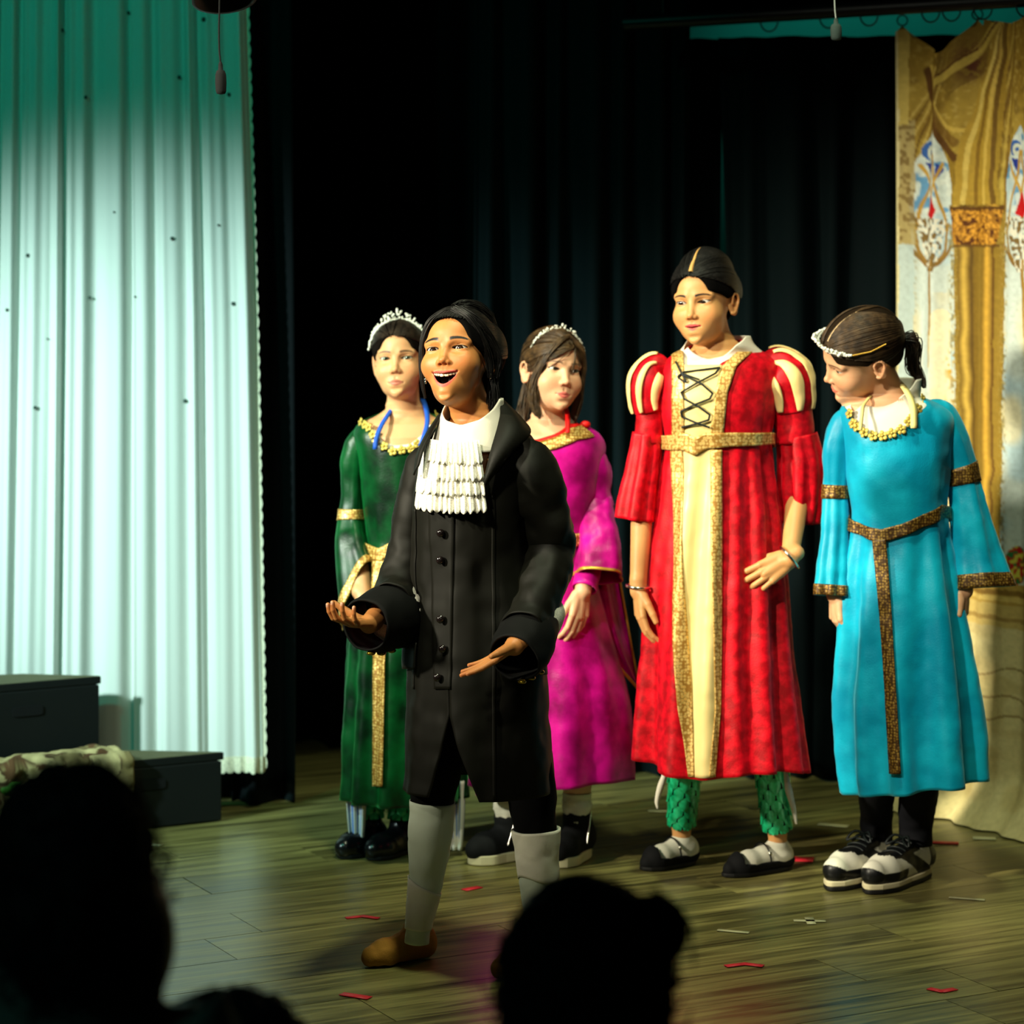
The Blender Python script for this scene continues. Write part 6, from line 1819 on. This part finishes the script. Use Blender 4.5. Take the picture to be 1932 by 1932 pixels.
# ---------------------------------------------------------------- the performer in green
def build_green():
    K = Px(6.56); skin = np.array(srgb(212, 158, 112))
    person = empty('person', (K.x(735), K.d, 0))
    tag(person, 'performer in dark green velvet gown with tall crystal tiara behind the black coat', 'person')
    M = head_matrix(K.p(756, 680, 0), -7, -6, -2.5, 0.98, 0.95)
    face = dict(mouth_w=19.5, smile=-0.6, face_w=55, lid_up=4.2, lid_lo=3.6, gaze=(8, 2), brow_z=14.5, brow_a=0.75)
    table = [K.row(772, 728, 802, .042, .012), K.row(786, 700, 826, .055, .010), K.row(798, 676, 852, .072, .005), K.row(822, 666, 862, .088), K.row(870, 676, 856, .100), K.row(950, 684, 846, .100), K.row(1030, 690, 842, .096),
             K.row(1100, 678, 852, .110), K.row(1200, 660, 866, .125), K.row(1350, 652, 872, .140), K.row(1524, 645, 878, .150)]
    spec = dict(M=M, face=face, neck_base=K.p(762, 796, .012), chest_z=K.z(880), torso=table[:6], skin=skin, lip=srgb(176, 102, 82), brow=srgb(34, 24, 15), iris=srgb(70, 84, 60), neck_r=0.039, shrink=0.010)
    A1 = arm_mesh(K.p(668, 1020, .0), K.p(690, 1118, -.10), (0.75, -0.25, -0.55), (0.3, 0.8, -0.3), True, 0.86, [(24, 34, 20)] * 4, skin, re=.034)
    A2 = arm_mesh(K.p(850, 1020, .0), K.p(790, 1110, -.10), (-0.8, -0.1, -0.5), (-0.2, 0.9, -0.2), False, 0.86, [(24, 34, 20)] * 4, skin)
    sh_ = [(np.array(floor_at(716, 1600)), np.array(floor_at(644, 1621))), (np.array(floor_at(778, 1602)), np.array(floor_at(698, 1624)))]
    ank = [h + nrm(t - h) * .04 + np.array([0, 0, .085]) for h, t in sh_]
    fm = frame_mesh(spec, [K.p(670, 860, .01), K.p(858, 860, .01)], [K.p(666, 1000, .0), K.p(850, 1000, 0)], [K.p(725, 1130, 0), K.p(800, 1130, 0)], [K.p(735, 1400, 0), K.p(795, 1400, 0)], ank)
    body_mesh(person, spec, [A1, A2, fm])
    st = strands_back((0.1, 0.95, -0.2), 800, 43, grow=6.0, part=6, el0=16, el_side=-4)
    hair_cap(person, M, MAT['hair_dark'], grow=5.0, win=(55, 64, 68), win_z=-6, nape=-70, side=0, bulge=[((0, 56, -40), (52, 40, 50))], strands=st)
    tiara(person, M, 22, -18, 81, 80, 10, 20, 300, 8, 'tall crystal tiara with a beaded peak', rb=2.9, az=86, layers=3, peak=8)
    cl = Cloth(table, amp=[(K.z(800), 0.0), (K.z(1030), .0015), (K.z(1120), .006), (K.z(1524), .014)], n=9, seed=51, wrinkle=.003, wscale=18)
    nkp = [(684, 796), (698, 806), (712, 832), (742, 851), (775, 846), (800, 828), (818, 800), (834, 782)]
    nk = cl.line(nkp, K.z(780)); hem = cl.zs(720, 1526)
    gown = cl.make('gown', MAT['green_velvet'], person, 0, 2 * math.pi, nk, hem, 200, 100, 0, .003, close=True)
    A = np.array(nkp, float); q = np.linspace(0, len(A) - 1, 15); px, py = np.interp(q, np.arange(len(A)), A[:, 0]), np.interp(q, np.arange(len(A)), A[:, 1])
    th, z = cl.solve(px, py); flower_trim(gown, cl.pt(th, z, .005), np.stack([np.sin(th), -np.cos(th), .3 + 0 * th], -1), .0115, MAT['gold_flower'])
    ut = cl.line([(706, 812), (722, 834), (745, 841), (775, 838), (796, 822), (812, 802)], K.z(782))
    cl.make('undershirt', MAT['white_cotton'], person, -.8, .8, ut, lambda th: ut(th) - .05, 40, 6, -.005, .0015)
    for ctrl in ([(748, 756, .03), (738, 774, -.026), (724, 796, -.074), (714, 822, -.096), (712, 842, -.102)], [(796, 752, .03), (805, 772, -.026), (808, 794, -.07), (802, 818, -.094), (796, 836, -.100)]):
        c = catmull([K.p(*q) for q in ctrl], 14); rows = [c - [.006, 0, 0], c + [0, -.002, 0], c + [.006, 0, 0]]
        solidify(mesh_obj('halter_strap', np.concatenate(rows), grid_faces(14, 3), MAT['blue_strap'], person), .002)
    bt = cl.line([(690, 1018), (718, 1034), (748, 1018), (800, 1012), (840, 1012)], K.z(1015)); bb = cl.line([(690, 1040), (718, 1060), (748, 1040), (800, 1036), (840, 1036)], K.z(1040))
    cl.make('belt', MAT['gold_trim'], gown, 0, 2 * math.pi, bt, bb, 140, 8, .008, .003, close=True)
    cl.strip_px('belt_tail', MAT['gold_trim'], gown, [(1056, 709, 731), (1200, 706, 730), (1482, 703, 726)], off=.012, nv=100)
    def sleeve(rows, band, seed, sg):
        T = Tube(K.tube(rows), n=60, wrinkle=.0025, seed=seed, ws=28, amp=([0, .6, 1], [0, .002, .005]), nf=5)
        drop = lambda ph, t: np.stack([0 * t, 0 * t, -.13 * np.clip((t - .72) / .28, 0, 1) ** 1.5 * np.clip(np.sin(ph) * sg * .5 + .5, 0, 1) ** 1.5], -1)
        s_ = T.make('sleeve', MAT['green_velvet'], person, nu=60, nv=70, thick=.003, drop=drop)
        braid_tube('braid', T, s_, MAT['gold_trim'], band[0], band[1], .004)
        braid_tube('braid', T, s_, MAT['gold_trim'], .945, 1.0, .003, nu=60, drop=drop)
    sleeve([(706, 822, 0, 12), (686, 826, .01, 22), (668, 860, .01, 23), (664, 950, .01, 20), (664, 1000, 0, 26), (668, 1040, -.03, 30), (680, 1070, -.06, 32)], (.53, .60), 61, -1)
    sleeve([(824, 822, 0, 12), (842, 826, .01, 22), (860, 860, .01, 23), (864, 950, .01, 20), (862, 1000, 0, 26), (850, 1040, -.03, 30), (830, 1070, -.06, 32)], (.53, .60), 62, 1)
    # striped sash end below the hem, scale leggings, shoes
    for xo, lab in ((672, 1), (858, 0)):
        nu, nv = 24, 20
        u, w = np.meshgrid(np.linspace(-1, 1, nu), np.linspace(0, 1, nv))
        cpx = xo + 2 * w
        x = K.x(cpx + u * (19 - 8 * w ** 2)); y = K.d - .02 + .006 * np.sin(u * 7) + 0 * w; z = K.z(1470 + 130 * w)
        P = np.stack([x, y, z], -1).reshape(-1, 3)
        Cc = np.tile(np.array(srgb(226, 226, 216)), (len(P), 1)); Cc[(np.abs(np.mod(u.ravel() * 2.2 + 0.3, 1.0) - .5) < .14) & (w.ravel() < .8)] = srgb(70, 120, 200)
        solidify(mesh_obj('striped_sash_end', P, grid_faces(nu, nv), MAT['striped'], person, cols=Cc), .002)
    for a in ank: scaled_leg(person, [tuple(a + np.array([0, 0, dz])) + (r, r) for dz, r in ((.20, .037), (.08, .035), (.0, .034))])
    for heel, toe in sh_:
        V, Fc, fr = shoe_solid('shoe', person, toe, heel, .074, .075, None, ankle=heel + nrm(toe - heel) * .04 + np.array([0, 0, .07]), ankle_r=.032, toe_h=.6)
        s_ = mesh_obj('shoe', V, Fc, MAT['shoe_black'], person)
        sole_obj('sole', s_, fr, .074, .010, MAT['rubber_black'])
    return person
MAT['striped'] = mat('blue_striped_cotton', (1, 1, 1), rough=.8, attr='Col', noise=0)

# ---------------------------------------------------------------- the performer in magenta
def build_magenta():
    K = Px(6.50); skin = np.array(srgb(222, 172, 136))
    person = empty('person', (K.x(1060), K.d, 0))
    tag(person, 'performer in magenta velvet gown with brown hair and slim tiara looking away', 'person')
    M = head_matrix(K.p(1042, 699, 0), 23, -3, 8, 1.0, 0.95)
    face = dict(mouth_w=19.5, smile=1.2, face_w=56, lid_up=3.8, lid_lo=3.4, gaze=(16, 4), brow_z=14.5, brow_a=0.7)
    table = [K.row(790, 1000, 1082, .042, .012), K.row(806, 972, 1112, .060, .008), K.row(822, 952, 1134, .078, .004), K.row(850, 944, 1142, .092), K.row(920, 952, 1132, .102), K.row(1000, 962, 1118, .100),
             K.row(1080, 962, 1122, .108), K.row(1180, 940, 1150, .125), K.row(1300, 915, 1184, .145), K.row(1400, 902, 1196, .150), K.row(1492, 894, 1198, .155)]
    spec = dict(M=M, face=face, neck_base=K.p(1040, 806, .012), chest_z=K.z(900), torso=table[:6], skin=skin, lip=srgb(196, 98, 90), brow=srgb(74, 54, 34), iris=srgb(40, 44, 34), neck_r=0.039, shrink=0.010)
    A2 = arm_mesh(K.p(1118, 960, -.02), K.p(1098, 1102, -.125), (-0.18, -0.16, -1.0), (-0.6, 0.75, 0.0), False, 0.90, [(14, 22, 14), (14, 22, 14), (14, 22, 14), (16, 24, 14)], skin, spread=(3, 1, -1, -3), thumb=(0.4, 0.85, 0.2))
    A1 = arm_mesh(K.p(960, 960, .05), K.p(966, 1098, -.09), (0.1, -0.1, -1.0), (0.9, 0.3, 0.0), True, 0.88, [(14, 22, 14)] * 4, skin)
    sh_ = [(np.array(floor_at(985, 1616)), np.array(floor_at(890, 1632))), (np.array(floor_at(1102, 1612)), np.array(floor_at(1048, 1638)))]
    ank = [h + nrm(t - h) * .042 + np.array([0, 0, .12]) for h, t in sh_]
    kn = [K.p(1000, 1390, 0), K.p(1086, 1390, 0)]
    fm = frame_mesh(spec, [K.p(948, 880, .05), K.p(1114, 880, 0)], [K.p(960, 960, .05), K.p(1118, 960, .0)], [K.p(1000, 1130, 0), K.p(1080, 1130, 0)], kn, ank)
    body_mesh(person, spec, [A1, A2, fm] + [limb_mesh([k, a + np.array([0, 0, .06]), a - np.array([0, 0, .05])], [.042, .034, .024], skin) for k, a in zip(kn, ank)])
    st = strands_back((-0.2, 0.93, -0.3), 600, 63, grow=6.0, part=4, el0=14, el_side=-4)
    hair_cap(person, M, MAT['hair_brown'], grow=5.0, win=(50, 62, 62), win_z=-4, nape=-60, side=4, bulge=[((0, 66, -20), (40, 36, 40))], strands=st)
    W = lambda x, y, z, s: tuple(to_world(M, [(x, y, z)])[0]) + (s,)
    bl = [lock([W(4, -72 + 8 * i, 84 + 2 * i, .004), W(-26 - 3 * i, -78 + 12 * i, 62, .007), W(-50 - 4 * i, -62 + 14 * i, 18, .008), W(-60 - 3 * i, -46 + 14 * i, -30, .009), W(-60 - 2 * i, -40 + 12 * i, -70, .010), W(-48, -46 + 8 * i, -108, .008), W(-38, -52 + 6 * i, -124, .004)], 80, 70 + i) for i in range(2)]
    bl += [lock([W(4, -72 + 8 * i, 84 + 2 * i, .004), W(34, -76 + 12 * i, 62, .007), W(56, -60 + 14 * i, 20, .007), W(63, -46 + 10 * i, -30, .007), W(62, -40 + 8 * i, -80, .009), W(56, -34, -120, .007), W(46, -34, -140, .004)], 80, 75 + i) for i in range(2)]
    bl += [lock([W(-20, 84, -20, .014), W(-28, 88, -70, .014), W(-34, 78, -120, .016), W(-30, 66, -160, .012)], 120, 80)]
    lock_obj('hair_locks', person, MAT['hair_brown'], bl, .0012)
    tiara(person, M, 22, -14, 80, 81, 12, 10, 120, 18, 'slim crystal tiara on brown hair', rb=2.4, az=72, layers=2, peak=3)
    cl = Cloth(table, amp=[(K.z(850), 0.0), (K.z(1000), .003), (K.z(1100), .010), (K.z(1492), .024)], n=8, seed=71, wrinkle=.003, wscale=18)
    nk = cl.line([(960, 812), (980, 822), (1010, 836), (1045, 826), (1075, 808), (1098, 796), (1112, 796)], K.z(800)); hem = cl.line([(900, 1500), (980, 1498), (1060, 1490), (1130, 1480), (1190, 1472)], K.z(1480))
    gown = cl.make('gown', MAT['magenta_velvet'], person, 0, 2 * math.pi, nk, hem, 200, 100, 0, .003, close=True)
    cl.make('neck_braid', MAT['gold_trim'], gown, -1.2, 1.0, lambda th: nk(th) + .001, lambda th: nk(th) - .026, 60, 6, .005, .002)
    cl.make('neck_piping', MAT['red_strap'], gown, -1.2, 1.0, lambda th: nk(th) + .008, lambda th: nk(th), 60, 3, .001, .002)
    cl.make('belt', MAT['gold_trim'], gown, 0, 2 * math.pi, K.z(1000), K.z(1024), 100, 6, .007, .003, close=True)
    c = catmull([K.p(1066, 766, .01), K.p(1070, 780, -.034), K.p(1070, 796, -.06), K.p(1070, 812, -.08)], 12); rows = [c - [.006, 0, 0], c + [0, -.002, 0], c + [.006, 0, 0]]
    solidify(mesh_obj('halter_strap', np.concatenate(rows), grid_faces(12, 3), MAT['red_strap'], person), .002)
    sphere_obj('strap_bow', K.p(1104, 800, -.02), (.013, .008, .009), MAT['red_strap'], person)
    # sleeves: puffed upper, flared lower with a long point, inner fitted sleeve
    def sleeve(sx, dy, seed, x0):
        mx = lambda px: x0 + (px - 1100) * sx
        up = Tube(K.tube([(mx(1072), 836, dy, 12), (mx(1102), 842, dy, 26), (mx(1116), 884, dy, 33), (mx(1122), 930, dy, 30), (mx(1124), 956, dy, 32)]), n=40, wrinkle=.004, seed=seed, ws=30)
        s_ = up.make('sleeve', MAT['magenta_velvet'], person, nu=50, nv=40, thick=.003)
        lo = Tube(K.tube([(mx(1124), 946, dy, 31), (mx(1124), 990, dy - .035, 36), (mx(1128), 1040, dy - .075, 41), (mx(1126), 1080, dy - .10, 43)]), n=40, wrinkle=.003, seed=seed + 1, amp=([0, 1], [.002, .004]), nf=5)
        lo.make('flared_sleeve', MAT['magenta_velvet'], s_, nu=60, nv=40, thick=.003)
        braid_tube('gold_edge', lo, s_, MAT['gold_cord'], .955, 1.0, .003, nv=4)
        inn = Tube(K.tube([(mx(1122), 980, dy - .02, 24), (mx(1109), 1060, dy - .085, 23), (mx(1100), 1100, dy - .122, 21)]), n=20, wrinkle=.0015, seed=seed + 2)
        inn.make('inner_sleeve', MAT['magenta_velvet'], s_, nu=30, nv=20, thick=.002)
    sleeve(1.0, .0, 81, 1100); sleeve(-1.0, .05, 85, 962)
    # hanging sleeve panel with its gold edge
    edge = catmull([K.p(1112, 1120, -.02), K.p(1128, 1190, -.03), (K.p(1160, 1245, -.03)), K.p(1202, 1296, -.01)], 30)
    back = catmull([K.p(1166, 1080, .03), K.p(1180, 1160, .03), K.p(1192, 1230, .02), K.p(1204, 1292, .0)], 30)
    w = np.linspace(0, 1, 12)[:, None, None]
    P = edge[None] * (1 - w) + back[None] * w + np.array([0, 1, 0]) * (.012 * np.sin(w * 9))
    solidify(mesh_obj('hanging_sleeve', P.reshape(-1, 3), grid_faces(30, 12), MAT['magenta_velvet'], gown), .003)
    v, f = tubes_vf([edge + [0, -.004, 0]], [.0042], k=6)
    mesh_obj('gold_edge', v, f, MAT['gold_cord'], gown)
    v, f = tubes_vf([back + [0.002, -.002, 0]], [.003], k=6)
    mesh_obj('gold_edge', v, f, MAT['gold_cord'], gown)
    # socks and high shoes with zips
    for heel, toe in sh_:
        V, Fc, fr = shoe_solid('high_shoe', person, toe, heel, .080, .085, None, ankle=heel + nrm(toe - heel) * .042 + np.array([0, 0, .10]), ankle_r=.036, toe_h=.55, z0=.010)
        s_ = mesh_obj('high_shoe', V, Fc, MAT['shoe_suede'], person)
        sole_obj('sole', s_, fr, .080, .024, MAT['rubber_white'], grow=.006)
        u, sd = fr[1], fr[2]; sg = 1 if sd[1] < 0 else -1
        p0 = heel + u * .045 + sd * sg * .039 + np.array([0, 0, .115]); p1 = heel + u * .075 + sd * sg * .042 + np.array([0, 0, .045])
        v, f = tubes_vf([np.linspace(p0, p1, 8)], [.0022], k=6)
        mesh_obj('zip', v, f, MAT['silver'], s_)
        T = Tube([tuple(heel + nrm(toe - heel) * .042 + np.array([0, 0, zz])) + (r, r) for zz, r in ((.09, .030), (.12, .034), (.135, .035), (.15, .033), (.162, .034))], n=30, wrinkle=.003, ws=60)
        T.make('sock', MAT['white_sock'], person, nu=30, nv=30, thick=.002)
    return person
build_green()
build_magenta()

# ---------------------------------------------------------------- audience in front of the stage, seen from behind
MAT['aud_hair'] = hair_mat('audience_black_hair', srgb(9, 9, 10), srgb(16, 16, 17), 0.7)
MAT['aud_shirt'] = mat('grey_shirt', srgb(104, 126, 118), rough=0.9, noise=0.2, nscale=12, bump=0.1, bscale=300)
MAT['aud_dark'] = mat('dark_shirt', srgb(20, 22, 26), rough=0.9, noise=0.2, nscale=12, bump=0.1, bscale=300)
def audience(c, r, label, shirt, bun=None, seed=1, fuzz=0.004, sh_w=0.19, lean=0.0, drop=0.075, jaw=None):
    """standing child: head centre c, half sizes r"""
    c = np.asarray(c, float); z0 = -0.55
    person = empty('person', (c[0], c[1], z0)); tag(person, label, 'person', 'audience')
    skin = np.array(srgb(120, 84, 60))
    F = Field((c[0] - .42, c[1] - .18, z0), (c[0] + .42, c[1] + .18, c[2] + r[2] + .03), .007)
    F.ellipsoid(c, np.array(r) * .93)
    F.ellipsoid(c + [0, .05, -.04], np.array(r) * .75, .03)
    if jaw is not None: F.ellipsoid(c + np.asarray(jaw[0]), jaw[1], .03)
    nb = c + np.array([lean, .0, -r[2] - drop])
    F.cone(c + [0, .02, -.05], nb, .05, .052, .02)
    top = nb[2] - .03
    torso_sdf(F, [(top, nb[0], nb[1], .055, .05), (top - .03, nb[0], nb[1], .11, .075), (top - .07, nb[0], nb[1], sh_w - .02, .09), (top - .2, nb[0], nb[1], sh_w - .04, .1), (top - .4, nb[0], nb[1], sh_w - .06, .095), (top - .52, nb[0], nb[1], sh_w - .05, .1)], .03, .01)
    for s in (-1, 1):
        F.chain([nb + [s * (sh_w - .03), 0, -.09], nb + [s * (sh_w + .0), .0, -.30], nb + [s * (sh_w - .01), .03, -.50]], [.042, .036, .026], .03)
        F.ellipsoid(nb + [s * (sh_w - .01), .035, -.56], (.022, .03, .05), .02)
        F.chain([nb + [s * .075, 0, -.5], np.array([nb[0] + s * .08, nb[1], z0 + (top - .5 - z0) * .45]), np.array([nb[0] + s * .085, nb[1], z0 + .05])], [.075, .05, .036], .02)
        F.cone(np.array([nb[0] + s * .085, nb[1] + .0, z0 + .03]), np.array([nb[0] + s * .09, nb[1] + .10, z0 + .03]), .032, .028, .01)
    F.put(F.lo, F.lo + F.h * F.n, lambda X, Y, Z: Z - (z0 + .002), 0, True)
    V, Fc = F.mesh()
    mesh_obj('body', V, Fc, MAT['skin'], person, cols=np.tile(skin, (len(V), 1)))
    # shirt
    cl = Cloth([(top + .035, nb[0], nb[1], .062, .06), (top + .01, nb[0], nb[1], .075, .066), (top - .03, nb[0], nb[1], .125, .085), (top - .07, nb[0], nb[1], sh_w, .105), (top - .2, nb[0], nb[1], sh_w - .015, .118), (top - .5, nb[0], nb[1], sh_w - .02, .118)], wrinkle=.004, seed=seed)
    s_ = cl.make('shirt', shirt, person, 0, 2 * math.pi, top + .035, top - .5, 70, 40, .0, .004, close=True)
    for s in (-1, 1):
        Tube([tuple(nb + [s * (sh_w - .055), 0, -.065]) + (.058, .06), tuple(nb + [s * (sh_w - .005), 0, -.16]) + (.056, .058), tuple(nb + [s * (sh_w + .01), 0, -.26]) + (.054, .056)], n=16, wrinkle=.003, seed=seed).make('sleeve', shirt, s_, nu=30, nv=16, thick=.003)
        Tube([tuple(nb + [s * .075, 0, -.49]) + (.092, .092), (nb[0] + s * .08, nb[1], z0 + (top - .5 - z0) * .45, .066, .066), (nb[0] + s * .085, nb[1], z0 + .07, .05, .05)], n=20, wrinkle=.003, seed=seed + 2).make('trouser_leg', MAT['aud_dark'], person, nu=28, nv=20, thick=.003)
    # hair
    F = Field(c - np.array(r) - .06, c + np.array(r) + .06, .004)
    F.ellipsoid(c, r)
    F.ellipsoid(c + [0, -.02, -.05], np.array(r) * [.9, .85, .8], .03)
    for b, br in (bun or []): F.ellipsoid(np.asarray(b), br, .02)
    F.put(c + [-.2, .0, -.2], c + [.2, .2, .2], lambda X, Y, Z: np.sqrt((X - c[0]) ** 2 + (Y - c[1] - .14) ** 2 + (Z - c[2] + .03) ** 2) - .105, .01, True)
    V, Fc = F.mesh()
    V = V + (fuzz * vnoise(V, 40, seed) + .5 * fuzz * vnoise(V, 110, seed + 1))[:, None] * ((V - c) / np.linalg.norm(V - c, axis=1)[:, None])
    rg = np.random.default_rng(seed); pick = rg.choice(len(V), 700)
    paths = []
    for i in pick:
        p = V[i]; n = nrm(p - c); t = nrm(np.cross(n, rg.normal(size=3)) + np.array([0, 0, -.6])); L = .03
        q = np.linspace(0, 1, 5)[:, None]
        paths.append(p - n * .002 + t * L * q + n * fuzz * 2.2 * np.sin(q * 2.6))
    v, f = merge([(V, Fc), tubes_vf(paths, [.0011] * len(paths), k=3, caps=False)])
    mesh_obj('hair', v, f, MAT['aud_hair'], person)
    return person
def head_at(px, py, d): return np.array(at(px, py, d))
audience(head_at(132, 1625, 2.55), (.082, .098, .094), 'dark haired spectator in grey shirt at the lower left', MAT['aud_shirt'], seed=3, fuzz=.006, sh_w=.20, lean=-.055, drop=-.005, jaw=((.036, .03, -.085), (.062, .07, .078)))
d = 2.8
audience(head_at(1104, 1842, d), (.092, .10, .106), 'spectator with a hair bun in the bottom centre', MAT['aud_dark'], bun=[(head_at(1236, 1752, d - .03), (.036, .045, .036))], seed=5, fuzz=.003)
audience(head_at(450, 2034, 2.95), (.082, .094, .10), 'spectator whose dark head top just shows at the bottom edge', MAT['aud_dark'], seed=7, fuzz=.004)
